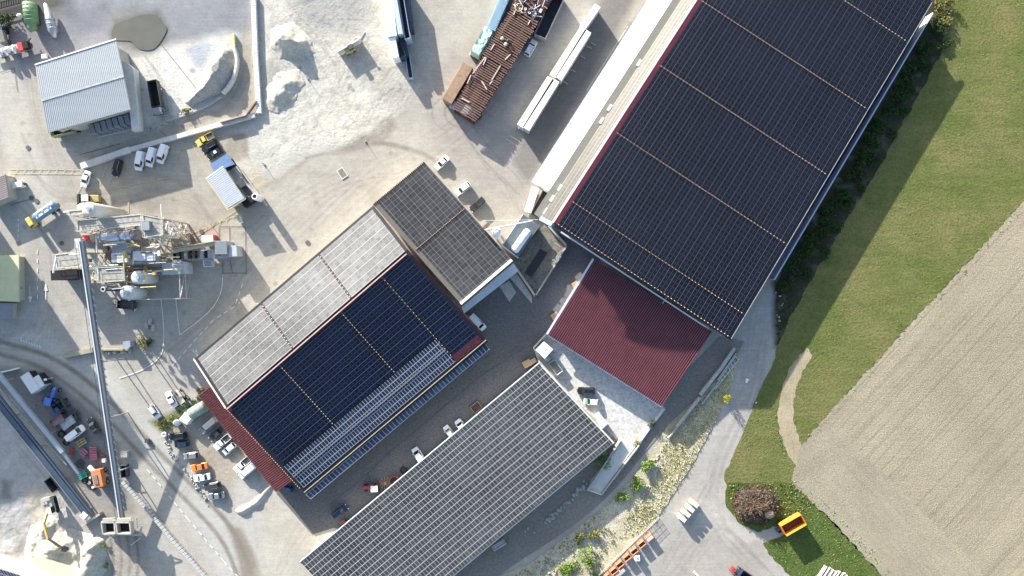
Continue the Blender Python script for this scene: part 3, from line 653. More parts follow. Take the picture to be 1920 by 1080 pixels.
guard_m = M('snow_guard_tan', (0.75, 0.52, 0.34), 0.5, var=0.03)
red_m = M('red_sheet_metal', (0.12, 0.018, 0.028), 0.45, var=0.15, scale=0.3)
blue_m = M('blue_wall_panel', (0.05, 0.1, 0.28), 0.5, var=0.12, scale=0.3)
white_m = M('white_sheet_metal', (0.8, 0.8, 0.79), 0.4, var=0.05, scale=0.2)
cream_m = M('cream_gutter', (0.4, 0.385, 0.31), 0.6, var=0.08, dirt=(0.5, 0.47, 0.38), dirt_amt=0.4)
grey_wall = M('grey_render', (0.4, 0.4, 0.4), 0.85, var=0.1)
pv_hall = solar_mat('pv_hall', (0.009, 0.0095, 0.016), (0.17, 0.175, 0.22), 1.0, 0.5, 0.05, 0.045, 0.055, 0.42, 0.35, tone=0.14)
pv_blue = solar_mat('pv_blue', (0.003, 0.006, 0.018), (0.13, 0.15, 0.22), 0.9, 0.4, 0.05, 0.045, 0.01, 0.35, 0.3, tone=0.16)
pv_grid = solar_mat('pv_grid', (0.018, 0.022, 0.034), (0.36, 0.4, 0.5), 0.9, 0.9, 0.06, 0.09, 0.75, 0.0, 0.35, every=1, tone=0.12)
pv_pale_sunlit = solar_mat('pv_pale_sunlit', (0.14, 0.141, 0.14), (0.42, 0.42, 0.41), 0.8, 0.25, 0.065, 0.045, 0.03, 0.35, 0.5, tone=0.10)  # sun on the north-west slope painted in as a paler module colour
pv_strip = solar_mat('pv_strip', (0.04, 0.039, 0.034), (0.12, 0.117, 0.1), 0.8, 0.6, 0.08, 0.05, 0.4, 0.0, 0.5, tone=0.12)
pv_annex = solar_mat('pv_annex', (0.042, 0.042, 0.044), (0.22, 0.22, 0.22), 0.9, 0.35, 0.045, 0.045, 0.45, 0.0, 0.42, tone=0.16)
pv_low = solar_mat('pv_low', (0.043, 0.046, 0.051), (0.37, 0.37, 0.36), 1.0, 1.0, 0.06, 0.075, 0.62, 0.0, 0.4, every=1, tone=0.16)

# --- great hall on the right -------------------------------------------------
hz = lambda u, v: 16 - 9 * max(v, 0) ** 1.3 if v > 0 else 16
HS = Surf((1040, 418), (1370, 635), (1747, 4), (1438, -198), hz)
hall = thing('factory_hall', 'vast hall under dark solar modules, its low edge towards the green meadow', 'hall', X(1400, 260), world=True)
HS.walls(0.012, 10, 14).build('wall', blue_m, hall)
deck_m = M('navy_roof_deck', (0.012, 0.013, 0.02), 0.6)
HS.slab(0.3, 8, 14, 0.003).build('roof', deck_m, hall)
HS.grid(0, 1, 0.0, 0.016, 8, 1, 0.06).build('verge_sheet', red_m, hall)
NU, NV = 72, 52
uc = [frac(HS, p)[0] for p in ((1041, 418), (1072, 378), (1155, 249), (1236, 123), (1313, 1), (1391, -123))] + [1.0]
for i in range(6):
    m = HS.grid(uc[i] + 0.0018, uc[i + 1] - 0.0008, 0.018, 0.988, 4, 14, 0.1, (NU, NV)); top = m
    n = len(m.v); W = 15; m.v = m.v + [v - Vector((0, 0, 0.06)) for v in m.v]; m.uv = m.uv + m.uv
    m.f += [tuple(k + n for k in reversed(f)) for f in m.f]
    e = [j for j in range(15)] + [k * W + 14 for k in range(1, 5)] + [4 * W + j for j in range(13, -1, -1)] + [k * W for k in range(3, 0, -1)]
    m.f += [(e[k], e[(k + 1) % len(e)], e[(k + 1) % len(e)] + n, e[k] + n) for k in range(len(e))]
    m.build('solar_array', pv_hall, hall)
for i in range(1, 6): HS.dots((uc[i] + 0.001, 0.012), (uc[i] + 0.001, 0.99), 52, 0.22).build('snow_guard_row', guard_m, hall)
HS.dots((0.002, 0.01), (0.002, 0.99), 52, 0.24, 0.18).build('snow_guard_row', guard_m, hall)
HS.line((0, 1.002), (1, 1.002), 0.12, 0.15, 0.05, 4).build('gutter', steel, hall)
lg = MB()
for i in range(10):                          # white ledge along the blue gable wall
    a = HS.at(0.0, 0.05 + 0.085 * i); b = HS.at(0.0, 0.05 + 0.085 * (i + 1)); o_ = Vector((-0.55, -0.85, 0)) * 0.75
    lg.beam(Vector((a.x, a.y, a.z - 2.3)) + o_, Vector((b.x, b.y, b.z - 2.3)) + o_, 0.35, 0.25)
lg.build('ledge', white_paint, hall)
cl = MB(); p = HS.at(0, .64); cl.beam(p, p + Vector((-1.0, -1.6, -1.0)), 0.12, 0.12); cl.build('bracket', steel, hall)
# low concrete plinth ledge on the east side, with its white coping
mb = MB(); a = X(1749, 24, 3.0); b = X(1452, 524, 3.0)
mb.beam(a, b, 0.35, 0.25); mb.beam(a - Vector((0, 0, 1.6)), b - Vector((0, 0, 1.6)), 0.3, 3.0)
w = mb.build('retaining_wall', M('pale_blue_grey_wall', (0.5, 0.53, 0.58), 0.7, var=0.1), origin=(a + b) / 2 * 1); tagit(w, 'thin pale wall running along the low east edge of the vast hall', 'wall')
# west lean-to with pale modules and the white awning roof
lz = lambda u, v: 12.0 - 2.2 * (1 - v)
LS = Surf((1013, 409), (1036, 418), (1421, -180), (1393, -180), lz)
lean = thing('lean_to_building', 'narrow lean-to with pale solar strip beside the vast dark hall', 'lean-to', X(1200, 100), world=True)
LS.walls(0.02, 4, 3).build('wall', grey_wall, lean); gut_m = M('dull_cream_gutter', (0.2, 0.195, 0.165), 0.7, var=0.08, dirt=(0.14, 0.13, 0.11), dirt_amt=0.4)
LS.slab(0.25, 4, 3, 0.0).build('roof', gut_m, lean)
LS.grid(0.003, 1, 0.04, 0.93, 8, 3, 0.12, (88, 4)).build('solar_array', pv_strip, lean)
LS.line((0, 0.985), (1, 0.985), 0.55, 0.3, 0.2, 4).build('gutter', white_m, lean)
CS = Surf((1001, 401), (1013, 409), (1393, -180), (1376, -180), 9.6)
CS.slab(0.3, 4, 1).build('box_gutter', gut_m, lean)
for p in ((1047, 352), (1032, 372), (1020, 396), (1125, 226), (1140, 202), (1195, 118)):
    mb = MB(); mb.box(X(p[0] + 3, p[1], 9.9), (1.8, 0.7, 0.35), ang(.54, -.84)); mb.build('skylight', white_paint, lean)
mb = MB(); mb.beam(X(1014, 410, 10.6), X(1036, 422, 12.0), 1.1, 1.4); mb.build('end_panel', M('sky_blue_panel', (0.22, 0.42, 0.75), 0.4, var=0.08), lean)
AS = Surf((997, 341), (1038, 362), (1377, -180), (1330, -180), lambda u, v: 6.2 + 3.0 * v)
awn = thing('canopy_roof', 'brilliant white awning roof along the lean-to of the vast hall', 'canopy', X(1150, 130), world=True)
AS.slab(0.18, 4, 1).build('roof', M('bright_white_sheet', (0.86, 0.86, 0.85), 0.35, var=0.02), awn)
mb = MB()
for i in range(170): mb.beam(AS.at(i / 170 + 0.002, -0.004, 0.1), AS.at(i / 170 + 0.002, 0.03, 0.12), 0.12, 0.08)
mb.build('sheet_rib', white_paint, awn)
AS.line((0, -0.02), (1, -0.02), 0.3, 0.2, 0.0, 2).build('gutter', steel, awn)
for i in range(9):
    p = AS.at(0.02 + i * 0.12, 0.05); mb = MB(); mb.box((p.x, p.y, p.z / 2), (0.3, 0.3, p.z), 0.9); mb.build('post', steel, awn)

# --- dark red shed -----------------------------------------------------------
RS = Surf((1115, 487), (1335, 622), (1241, 762), (1028, 628), lambda u, v: 6.0 - 1.8 * u)
shed = thing('red_shed', 'shed with corrugated dark red roof against the blue gable of the vast hall', 'shed', X(1180, 620), world=True)
def corrugated(S_, n, amp, along_u=True, dz=0.12, u0=0, u1=1, v0=0, v1=1):
    mb = MB(); prof = ((0, 0), (0.28, 0), (0.4, 1), (0.72, 1), (0.84, 0))
    cols = [((i + a) / n, b) for i in range(n) for a, b in prof] + [(1.0, 0)]
    for s_, b in cols:
        for e in (0, 1):
            u, v = (e, s_) if along_u else (s_, e)
            mb.v.append(S_.at(u0 + (u1 - u0) * u, v0 + (v1 - v0) * v, dz + b * amp))
    for i in range(len(cols) - 1): mb.f.append((2 * i, 2 * i + 1, 2 * i + 3, 2 * i + 2))
    a, b, c = (mb.v[k] for k in mb.f[0][:3])
    if (b - a).cross(c - a).z < 0: mb.f = [tuple(reversed(f)) for f in mb.f]
    return mb
darkred = M('dark_red_roof', (0.08, 0.013, 0.025), 0.4, var=0.22, scale=0.22, dirt=(0.11, 0.045, 0.05), dirt_amt=0.6)
RS.slab(0.2, 1, 1).build('roof_deck', red_m, shed)
corrugated(RS, 62, 0.24).build('roof_sheet', darkred, shed)
caps = M('rib_crest_highlight', (0.22, 0.085, 0.1), 0.5, var=0.25, scale=0.4)  # sun highlights along the rib crests, painted as paler strips
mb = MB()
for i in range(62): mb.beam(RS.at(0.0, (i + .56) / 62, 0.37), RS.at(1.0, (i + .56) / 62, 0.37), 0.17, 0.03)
mb.build('crest_highlight', caps, shed)
RS.walls(0.02, 1, 1).build('wall', M('pale_blue_wall', (0.42, 0.47, 0.62), 0.6, var=0.08), shed)
mb = MB()
for i in range(62):
    p = RS.at(1.0, (i + 0.55) / 62, 0.1); q = RS.at(0.975, (i + 0.55) / 62, 0.2); mb.beam(q, p + (p - q) * 0.5, 0.2, 0.14)
mb.build('eave_filler', white_paint, shed)
RS.line((0, -0.012), (1, -0.012), 0.5, 0.35, 0.1, 1).build('gutter', M('lilac_white_gutter', (0.6, 0.64, 0.8), 0.5, var=0.06), shed)

# --- long hall in the middle -------------------------------------------------
mz = lambda u, v: (7.0 + 3.6 * v / 0.335) if v < 0.335 else 10.6 - 5.2 * (v - 0.335) / 0.665
# u along the long axis, v across (0 north-west eave, 1 south-east eave)
MA, MBp, MC, MD = (365, 672), (573, 925), (915, 641), (700, 385)
VR = 0.335
class RidgeSurf(Surf):                        # the ridge stands higher, so the camera sees it pushed outward
    def px(s, u, v):
        k = v / VR if v < VR else max(0.0, (1 - v) / (1 - VR)); k = max(0.0, min(1.0, k))
        return Surf.px(s, u, v) + np.array((-9 * (1 - u) - 5 * u, 9 * (1 - u))) * k
MS = RidgeSurf(MA, MBp, MC, MD, mz)
long_hall = thing('workshop_hall', 'long hall with pale solar slope to the north-west and deep blue slope behind it', 'hall', X(630, 660), world=True)
MS.walls(0.014, 1, 25).build('wall', M('cream_wall', (0.5, 0.48, 0.42), 0.8, var=0.08), long_hall)
MS.slab(0.25, 1, 25).build('roof', deck_m, long_hall)
vr = 0.33
MS2 = MS
for (p0, p1) in (((370, 672), (490, 568)), ((490, 568), (597, 475)), ((597, 475), (697, 388))):
    u0 = frac(MS, p0)[0] + 0.004; u1 = frac(MS, p1)[0] - 0.004
    MS.grid(u0, u1, 0.015, vr - 0.008, 2, 1, 0.3, (50, 44)).build('solar_array', pv_pale_sunlit, long_hall)
us = [0.0] + [frac(MS, p)[0] for p in ((523, 672), (637, 577), (708, 519))] + [0.955]
us = [0.012] + [frac(MS, p)[0] for p in ((612, 762), (722, 672), (806, 608))]
us = [0.012, frac(MS, (580, 745))[0], frac(MS, (693, 645))[0], frac(MS, (770, 580))[0], 0.985]
def mgrid(u0, u1, v0, v1, m, name='solar_array', cells=(50, 44), nv=4):
    MS.grid(u0, u1, v0, v1, 2, nv, 0.3, cells).build(name, m, long_hall)
v_g = 0.80
for i in range(3): mgrid(us[i] + .004, us[i + 1] - .004, vr + 0.02, v_g - 0.005, pv_blue, nv=1)
mgrid(us[3] + .004, us[4], vr + 0.02, 0.935, pv_blue, nv=1)
mgrid(us[0], us[3] - 0.002, v_g + 0.002, 0.968, pv_grid, 'solar_array', (73, 30))
MS.line((0.01, 0.882), (us[3], 0.882), 0.35, 0.1, 0.36, 1).build('walkway', M('walkway_grey', (.13, .13, .15), .6), long_hall)
mb = corrugated(MS, 90, 0.05, False, 0.3, us[3], 0.985, 0.935, 0.975); mb.build('roof_sheet', M('streaked_red_sheet', (0.1, 0.012, 0.025), 0.5, var=0.5, dirt=(0.25, 0.2, 0.22), dirt_amt=0.5, scale=1.5), long_hall)
mb = MB()
MS.line((0.0, vr + 0.008), (0.985, vr + 0.008), 0.28, 0.25, 0.32, 1).build('ridge_cap', M('pale_red_ridge', (0.65, 0.4, 0.36), 0.5, var=0.1), long_hall)
MS.line((0.0, 0.99), (1.0, 0.985), 0.2, 0.2, 0.32, 1).build('gutter', M('cream_light_gutter', (0.42, 0.36, 0.25), 0.5, var=0.1), long_hall)
for u in us[1:4]: MS.dots((u, vr + 0.03), (u, (v_g if u != us[3] else 0.935)), 24, 0.22, 0.42).build('snow_guard_row', guard_m, long_hall)
pinkg = M('pink_white_guard', (0.85, 0.62, 0.56), 0.5, var=0.1)
for p in ((490, 568), (597, 475)):
    u = frac(MS, p)[0]; MS.dots((u, 0.02), (u, vr - 0.01), 14, 0.3, 0.42).build('snow_guard_row', pinkg, long_hall)
MS.line((-0.002, 0.0), (-0.002, vr), 0.3, 0.3, 0.3, 1).build('verge_trim', pinkg, long_hall)
MS.dots((-0.002, vr), (-0.002, 0.96), 44, 0.2, 0.3).build('snow_guard_row', guard_m, long_hall)
MS.line((1.0, 0.0), (1.0, 1.0), 0.12, 0.15, 0.2, 25).build('verge_trim', red_m, long_hall)
ES = Surf((573, 927), (583, 936), (918, 655), (908, 645), 4.9); ES.q[3] = np.array((908.0, 643.0))
e1 = ES.grid(0, 1, 0, 1, 1, 1, 0.0, (54, 1)); e1.build('eave_array', solar_mat('pv_eave', (0.05, 0.062, 0.085), (0.42, 0.46, 0.55), 0.9, 0.9, 0.06, 0.07, 0.9, 0.0, 0.4, every=1, tone=0.2), long_hall); ES.slab(0.15, 1, 1, 0, -0.06).build('eave', steel, long_hall)
# red side canopy on its west gable
PS = Surf((401, 718), (372, 741), (518, 923), (560, 893), lambda u, v: 5.4 - 0.8 * v)
can = thing('side_canopy', 'narrow corrugated red canopy on the west end of the long hall', 'canopy', X(450, 820), world=True)
PS.slab(0.15, 1, 1).build('roof_deck', red_m, can)
corrugated(PS, 60, 0.18, False).build('roof_sheet', M('faded_red_roof', (0.12, 0.034, 0.036), 0.5, var=0.15, dirt=(0.36, 0.14, 0.13), dirt_amt=0.5), can)
for i in range(7):
    p = PS.at(0.02 + i * 0.16, 0.9); mb = MB(); mb.box((p.x, p.y, p.z / 2 - .1), (0.2, 0.2, p.z - .2), 0.8); mb.build('post', steel, can)

# --- north annex with grey modules ------------------------------------------
nzf = lambda u, v: 9.4 - 1.4 * v
NS = Surf((700, 384), (796, 304), (962, 490), (866, 572), nzf)
annex = thing('annex_hall', 'square hall with charcoal solar modules at the east end of the long hall', 'hall', X(830, 440), world=True)
NS.walls(0.014, 1, 1).build('wall', M('beige_wall', (0.5, 0.47, 0.4), 0.8, var=0.1), annex)
brown_r = M('brown_grey_roof', (0.13, 0.115, 0.1), 0.8, var=0.1)
NS.slab(0.25, 1, 1).build('roof', brown_r, annex)
um = frac(NS, (775, 472))[0]
NS.grid(0.012, um - 0.006, 0.075, 0.985, 1, 1, 0.12, (26, 17)).build('solar_array', pv_annex, annex)
NS.grid(um + 0.006, 0.975, 0.075, 0.985, 1, 1, 0.12, (26, 17)).build('solar_array', pv_annex, annex)
NS.line((um, 0.03), (um, 0.985), 0.26, 0.05, 0.1, 1).build('roof_joint', black, annex)
NS.dots((um, 0.03), (um, 0.985), 34, 0.22, 0.28).build('snow_guard_row', guard_m, annex)
mb = MB()
for k in range(34): p = NS.at((k + .5) / 34 * 0.0 + 0.0, (k + .5) / 34, 0.1); mb.box(p, (0.35, 0.35, 0.2), 0.7)
mb.build('edge_clamp', black, annex)
NS.line((0.985, 0.0), (0.985, 1.0), 0.75, 0.2, 0.2, 1).build('verge_trim', white_m, annex)
NS.line((1.004, 0.0), (1.004, 1.0), 0.15, 0.2, 0.1, 1).build('verge_trim', red_m, annex)
ds = Surf((866, 576), (962, 494), (972, 508), (870, 588), 4.6)
cano = thing('loading_canopy', 'pale blue-white loading canopy below the east side of the charcoal annex', 'canopy', X(915, 545), world=True)
ds.slab(0.3, 1, 1).build('roof', M('pale_blue_sheet', (0.55, 0.62, 0.68), 0.5, var=0.08, dirt=(0.4, 0.42, 0.42), dirt_amt=0.4), cano)
for v in (0.03, 0.5, 0.97):
    p = ds.at(0.9, v); mb = MB(); mb.box((p.x, p.y, p.z / 2 - .16), (0.25, 0.25, p.z - .34), .7); mb.build('post', steel, cano)

# --- long low building at the bottom ----------------------------------------
BS = Surf((562, 1054), (800, 1318), (1152, 830), (1012, 680), 6.0)
BS = Surf((562, 1054), (702, 1204), (1152, 830), (1012, 680), lambda u, v: 6.2 - 0.9 * v)
low = thing('storage_hall', 'long low shed covered with mid grey solar modules in white frames', 'shed', X(860, 930), world=True)
BS.walls(0.014, 1, 1).build('wall', grey_wall, low); BS.slab(0.25, 1, 1).build('roof', M('pale_roof_edge', (0.62, 0.61, 0.57), 0.6, var=0.06), low)
BS.grid(0.002, 0.995, 0.008, 0.99, 6, 3, 0.12, (86, 18)).build('solar_array', pv_low, low)
BS.line((0, -0.003), (1, -0.003), 0.22, 0.15, 0.12, 1).build('gutter', white_m, low)
pvd = solar_mat('pv_dark_spare', (0.035, 0.038, 0.048), (0.5, 0.5, 0.5), 0.6, 0.6, 0.05, 0.05, 0.5, 0.0, 0.4, every=1, tone=0.1)
for (x, y) in ((809, 1042), (860, 1018), (922, 982), (1073, 852), (1090, 790)):
    u, v = frac(BS, (x, y)); u = math.floor(u * 86) / 86; v = math.floor(v * 18) / 18
    BS.grid(u, u + 1 / 86, v, v + 1 / 18, 1, 1, 0.13, (86, 18)).build('replacement_module', pvd, low)

# --- shed upper left ---------------------------------------------------------
US = Surf((66, 122), (89, 249), (245, 205), (218, 74), lambda u, v: 7.2 - 0.6 * abs(v - 0.52))
ul = thing('equipment_shed', 'square shed with pale blue-grey sheet roof in the upper left yard', 'shed', X(155, 165), world=True)
ribr = M('pale_sheet_roof', (0.34, 0.37, 0.39), 0.5, 0.0, var=0.05, scale=0.15, stretch=(ang(.28, 1) , (0.2, 6, 1)))
US.slab(0.2, 1, 4).build('roof', ribr, ul)
mb = MB()
for v0, v1 in ((0.0, 0.515), (0.535, 1.0)):
    for i in range(46): mb.beam(US.at((i + .5) / 46, v0 + .005, 0.03), US.at((i + .5) / 46, v1 - .005, 0.03), 0.1, 0.07)
mb.build('roof_seam', ribr, ul)
US.line((0, 0.525), (1, 0.525), 0.5, 0.1, 0.06, 1).build('ridge_cap', steel, ul)
US.line((0.0, -0.003), (1, -0.003), 0.3, 0.2, 0.08, 1).build('gutter', white_m, ul)
US.walls(0.05, 1, 1).build('wall', M('beige_clad_wall', (0.45, 0.42, 0.36), 0.8, var=0.12), ul)
for i in range(8):
    p = US.at(0.42 + i * 0.072, 0.97); mb = MB(); d = Vector((0.96, 0.27, 0)).normalized()
    mb.box((p.x + .2, p.y - 1.2, 1.6), (1.3, 2.4, 3.2), ang(.96, -.27)); g = mb.build('storage_bay', M('bay_panel_grey', (0.2, 0.22, 0.25), 0.6, var=0.1), ul)
cw = MB(); a = [(223, 112), (238, 118), (250, 128), (257, 205), (260, 242), (247, 245), (243, 206), (232, 130)]
cw.prism([X(x - (x - 960) * 0.0, y, 0) * 0.985 for x, y in a], [X(x, y, 4.2) for x, y in a])
tagit(cw.build('concrete_wall', concrete_light, origin=X(245, 180)), 'thick pale concrete wall standing against the east side of the square shed', 'wall')

# --- hut with corrugated roof, blue tarpaulin shelter ------------------------
KS = Surf((388, 333), (418, 311), (459, 372), (427, 391), lambda u, v: 4.2 + 0.5 * v)
hut = thing('weighbridge_hut', 'small hut with white corrugated roof at the edge of the yellow lines', 'hut', X(423, 350), world=True)
KS.slab(0.12, 1, 1).build('roof_deck', steel, hut)
corrugated(KS, 20, 0.22, False).build('roof_sheet', M('white_corrugated', (0.68, 0.69, 0.7), 0.45, var=0.05), hut)
KS.walls(0.06, 1, 1).build('wall', cream_m, hut)
mb = MB(); mb.beam(X(386, 333, 4.3), X(427, 393, 4.3), 0.15, 0.2); mb.beam(X(427, 393, 4.3), X(460, 373, 4.8), 0.25, 0.2); mb.build('trim', M('pale_yellow_trim', (0.7, 0.65, 0.35), 0.5), hut)
TS = Surf((394, 308), (425, 288), (440, 308), (401, 322), 3.2)
tp = thing('blue_shelter', 'small lean-to with blue roof next to the white corrugated hut', 'shelter', X(413, 308), world=True)
TS.slab(0.12, 1, 1).build('roof', M('blue_tarp', (0.12, 0.2, 0.36), 0.5, var=0.15), tp)
for u, v in ((.06, .06), (.06, .94), (.94, .06), (.94, .94)):
    p = TS.at(u, v); mb = MB(); mb.box((p.x, p.y, 1.53), (0.15, 0.15, 3.06)); mb.build('post', steel, tp)
pf = thing('loading_platform', 'concrete platform with dark machinery east of the corrugated hut', 'platform', X(450, 340), world=True)
mb = MB(); mb.prism([X(x, y, 0) for x, y in ((420, 308), (436, 306), (486, 368), (448, 385))], [X(x, y, 1.4) for x, y in ((420, 308), (436, 306), (486, 368), (448, 385))]); mb.build('deck', concrete, pf)
mb = MB(); mb.box(X(431, 309, 2.0), (2.6, 2.0, 1.6), .6); mb.build('dark_bin', black, pf)
mb = MB(); mb.box(X(452, 345, 2.2), (2.2, 2.2, 1.4), .6); mb.box(X(460, 352, 1.8), (1.5, 4.0, 0.7), .6); mb.build('machine', dark_steel, pf)
mb = MB(); mb.beam(X(462, 345, 2.4), X(480, 364, 2.4), 0.4, 0.4); mb.beam(X(438, 315, 2.0), X(462, 345, 2.0), 0.25, 0.25); mb.beam(X(448, 350, 2.0), X(470, 372, 1.9), 0.25, 0.3); mb.build('pipe', steel, pf)
mb = MB(); mb.beam(X(458, 385, 1.2), X(478, 371, 1.2), 1.6, 1.8); mb.build('dark_duct', black, pf)
ch = thing('silo_stack', 'pale round stack with black open mouth beside the corrugated hut', 'stack', X(490, 373), world=True)
mb = MB(); b = X(490, 373); b.z = 0; t_ = Vector((b.x, b.y, 4.6)); mb.lathe(b, (0, 0, 1), [(0, 0.9), (4.3, 0.9), (4.6, 0.75)], 20); mb.build('drum', white_m, ch, True)
mb = MB(); mb.torus((b.x, b.y, 4.7), (0, 0, 1), 0.65, 0.18); mb.build('rim', white_paint, ch, True)
mb = MB(); mb.cyl((b.x, b.y, 4.55), (b.x, b.y, 4.72), 0.52, n=16); mb.build('opening', black, ch)

# --- buildings on the left edge ---------------------------------------------
def simple_roofed(name, label, cat, quad, z, roof_mat, wall_mat, ribs=0, inset=0.03, amp=0.08):
    s = Surf(*quad, z); t_ = thing(name, label, cat, s.at(.5, .5, -z if not callable(z) else 0), world=True)
    s.slab(0.15, 1, 1).build('roof', roof_mat, t_); s.walls(inset, 1, 1).build('wall', wall_mat, t_)
    if ribs: corrugated(s, ribs, amp, True, 0.06).build('roof_sheet', roof_mat, t_)
    return s, t_
yrm = M('olive_cream_roof', (0.5, 0.5, 0.3), 0.7, var=0.08); 
s, t_ = simple_roofed('office_building', 'building with pale olive roof cut by the left edge', 'building', ((-70, 479), (-70, 562), (37, 566), (36, 478)), 2.6, yrm, cream_m, 0)
s.line((0.999, 0), (0.999, 1), 0.2, 0.15, 0.1, 1).build('trim', cream_m, t_)
s, t_ = simple_roofed('entrance_annex', 'lower annex with grey roof below the pale olive roof', 'annex', ((-50, 568), (-50, 596), (22, 598), (24, 568)), 2.0, M('blue_grey_roof', (0.2, 0.21, 0.24), 0.7, var=0.08), cream_m, 0)
s, t_ = simple_roofed('slatted_shed', 'small shed with brownish slatted roof cut by the left edge', 'shed', ((-40, 345), (-32, 390), (17, 370), (10, 326)), 3.5, M('brown_grey_sheet', (0.3, 0.26, 0.25), 0.6, var=0.1), cream_m, 12)
s, t_ = simple_roofed('solar_building', 'building with solar roof and white parapet cut by the lower left corner', 'building', ((-40, 1054), (-60, 1150), (120, 1160), (62, 1086)), 7.0, M('slate_roof', (0.2, 0.21, 0.24), 0.7), cream_m, 0)
Surf((-40, 1054), (-60, 1150), (120, 1160), (62, 1086), 7).grid(0.01, .99, .01, .99, 1, 1, 0.12, (16, 7)).build('solar_array', pv_grid, t_)
s, t_ = simple_roofed('cream_parapet', 'smooth cream roof beside the solar building in the lower left corner', 'roof', ((22, 1068), (70, 1100), (130, 1096), (50, 1052)), 8.5, M('cream_membrane', (0.75, 0.72, 0.66), 0.6, var=0.05), cream_m, 0)
# unseen block, added and shaped to throw the long shade over the machinery yard
mb = MB(); pts = [(-90, 300), (-122, 324), (-420, 420), (-420, 120), (-200, 160)]
mb.col([X(*p) for p in pts], 0, 29)
tagit(mb.build('shade_block', grey_wall, origin=X(-250, 260)), 'unseen grey block added outside the left edge to shade the yard', 'shade block')
# --- washing bay between the halls ------------------------------------------
bay = thing('washing_bay', 'walled concrete wash bay with dirty floor between the two solar halls', 'wash bay', X(1010, 490), world=True)
flo = M('oily_concrete', (0.2, 0.185, 0.15), 0.8, var=0.3, scale=0.5, dirt=(0.03, 0.03, 0.03), dirt_amt=0.8)
fp = [(968, 485), (1020, 420), (1063, 462), (1004, 556), (962, 496)]
mb = MB(); mb.prism([X(x, y, 0.05) for x, y in fp], [X(x, y, 0.9) for x, y in fp]); mb.build('floor', flo, bay)
gm = M('grate_black', (0.03, 0.032, 0.035), 0.6, var=0.4, scale=4)
mb = MB(); mb.beam(X(990, 516, 0.95), X(1020, 470, 0.95), 2.3, 0.08); mb.build('grate', gm, bay)
mb = MB(); mb.beam(X(962, 494, 1.1), X(1004, 556, 1.1), 0.55, 1.6); mb.build('wall', M('ochre_concrete', (0.5, 0.42, 0.3), 0.9, var=0.2), bay)
mb = MB(); mb.beam(X(1003, 556, 1.1), X(1062, 462, 1.1), 0.4, 1.6); mb.build('wall', concrete, bay)
mb = MB(); mb.beam(X(1028, 424, 1.4), X(1062, 460, 1.4), 0.5, 1.8); mb.build('wall', concrete, bay)
mb = MB(); 
for a, b in (((1046, 476), (1062, 462)), ((1046, 476), (1040, 490)), ((1035, 488), (1050, 484)), ((1040, 455), (1050, 462)), ((1044, 492), (1052, 480))): mb.beam(X(*a, 2.2), X(*b, 2.2), 0.25, 0.25)
mb.build('pipework', steel, bay)
mb = MB(); mb.prism([X(x, y, 0.05) for x, y in ((962, 500), (998, 556), (997, 569), (955, 520))], [X(x, y, 0.3) for x, y in ((962, 500), (998, 556), (997, 569), (955, 520))]); mb.build('apron', concrete, bay)
s, t_ = simple_roofed('pump_shed', 'shed with slate corrugated roof carrying a white horizontal tank', 'shed', ((981, 401), (1012, 424), (971, 482), (941, 460)), 3.4, M('slate_corrugated', (0.24, 0.28, 0.31), 0.5, 0.2, var=0.12), grey_wall, 16, amp=0.2)
mb = MB()
for a, b in (((941, 460), (981, 401)), ((941, 460), (972, 484))): mb.beam(X(*a, 3.6), X(*b, 3.6), 0.25, 0.2)
mb.build('trim', white_paint, t_)
tk = thing('water_tank', 'white horizontal cylinder tank lying on the slate corrugated roof', 'tank', X(978, 453, 3.5), world=True)
a = X(992, 431, 4.6); b = X(963, 472, 4.6); ax = (b - a); L = ax.length
mb = MB(); mb.lathe(a, ax, [(0, 0.5), (0.25, 0.9), (0.6, 1.1), (L - .6, 1.1), (L - .25, 0.9), (L, 0.5)], 20); mb.build('shell', white_m, tk, True)
mb = MB(); [mb.beam(a + ax * k + Vector((0, 0, -1.1)) - Vector((.9, .6, 0)), a + ax * k + Vector((0, 0, -1.1)) + Vector((.9, .6, 0)), 0.3, 0.5) for k in (0.2, 0.8)]; mb.build('saddle', steel, tk)
mb = MB(); [mb.cyl(a + ax * k + Vector((0, 0, 1.0)), a + ax * k + Vector((0, 0, 1.35)), 0.28) for k in (0.3, 0.6)]; mb.build('hatch', white_paint, tk)
s2 = thing('white_silo', 'white round silo head beside the annex with a long thin feed pipe', 'silo', X(930, 438), world=True)
mb = MB(); b = X(932, 440); mb.lathe(b, (0, 0, 1), [(1.0, .5), (3.0, 1.2), (9, 1.25), (9.6, 0.7), (9.8, 0.2)], 20); mb.build('shell', white_m, s2, True)
mb = MB(); mb.cyl(X(909, 431, 10), X(998, 414, 9.0), 0.16, n=8); mb.cyl(X(912, 430, 9.8), X(922, 434, 9.8), 0.12, n=8); mb.cyl(X(930, 444, 7), X(931, 455, 3), 0.15, n=8); mb.build('pipe', white_paint, s2)
mb = MB(); mb.box(X(912, 424, 9), (2.0, 0.8, 1.5), .8); mb.build('motor_box', rust, s2)
mb = MB(); [mb.beam(Vector((b.x + dx, b.y + dy, 0)), Vector((b.x + dx, b.y + dy, 3.4)), .18, .18) for dx, dy in ((1, 0), (-1, 0), (0, 1), (0, -1))]; mb.build('leg_frame', steel, s2)
mb = MB(); mb.cyl(X(905, 413.5, 11), X(1008, 412, 11), 0.035, n=5); tagit(mb.build('overhead_cable', white_paint, origin=X(950, 413)), 'thin overhead cable strung from the annex to the vast hall', 'cable')

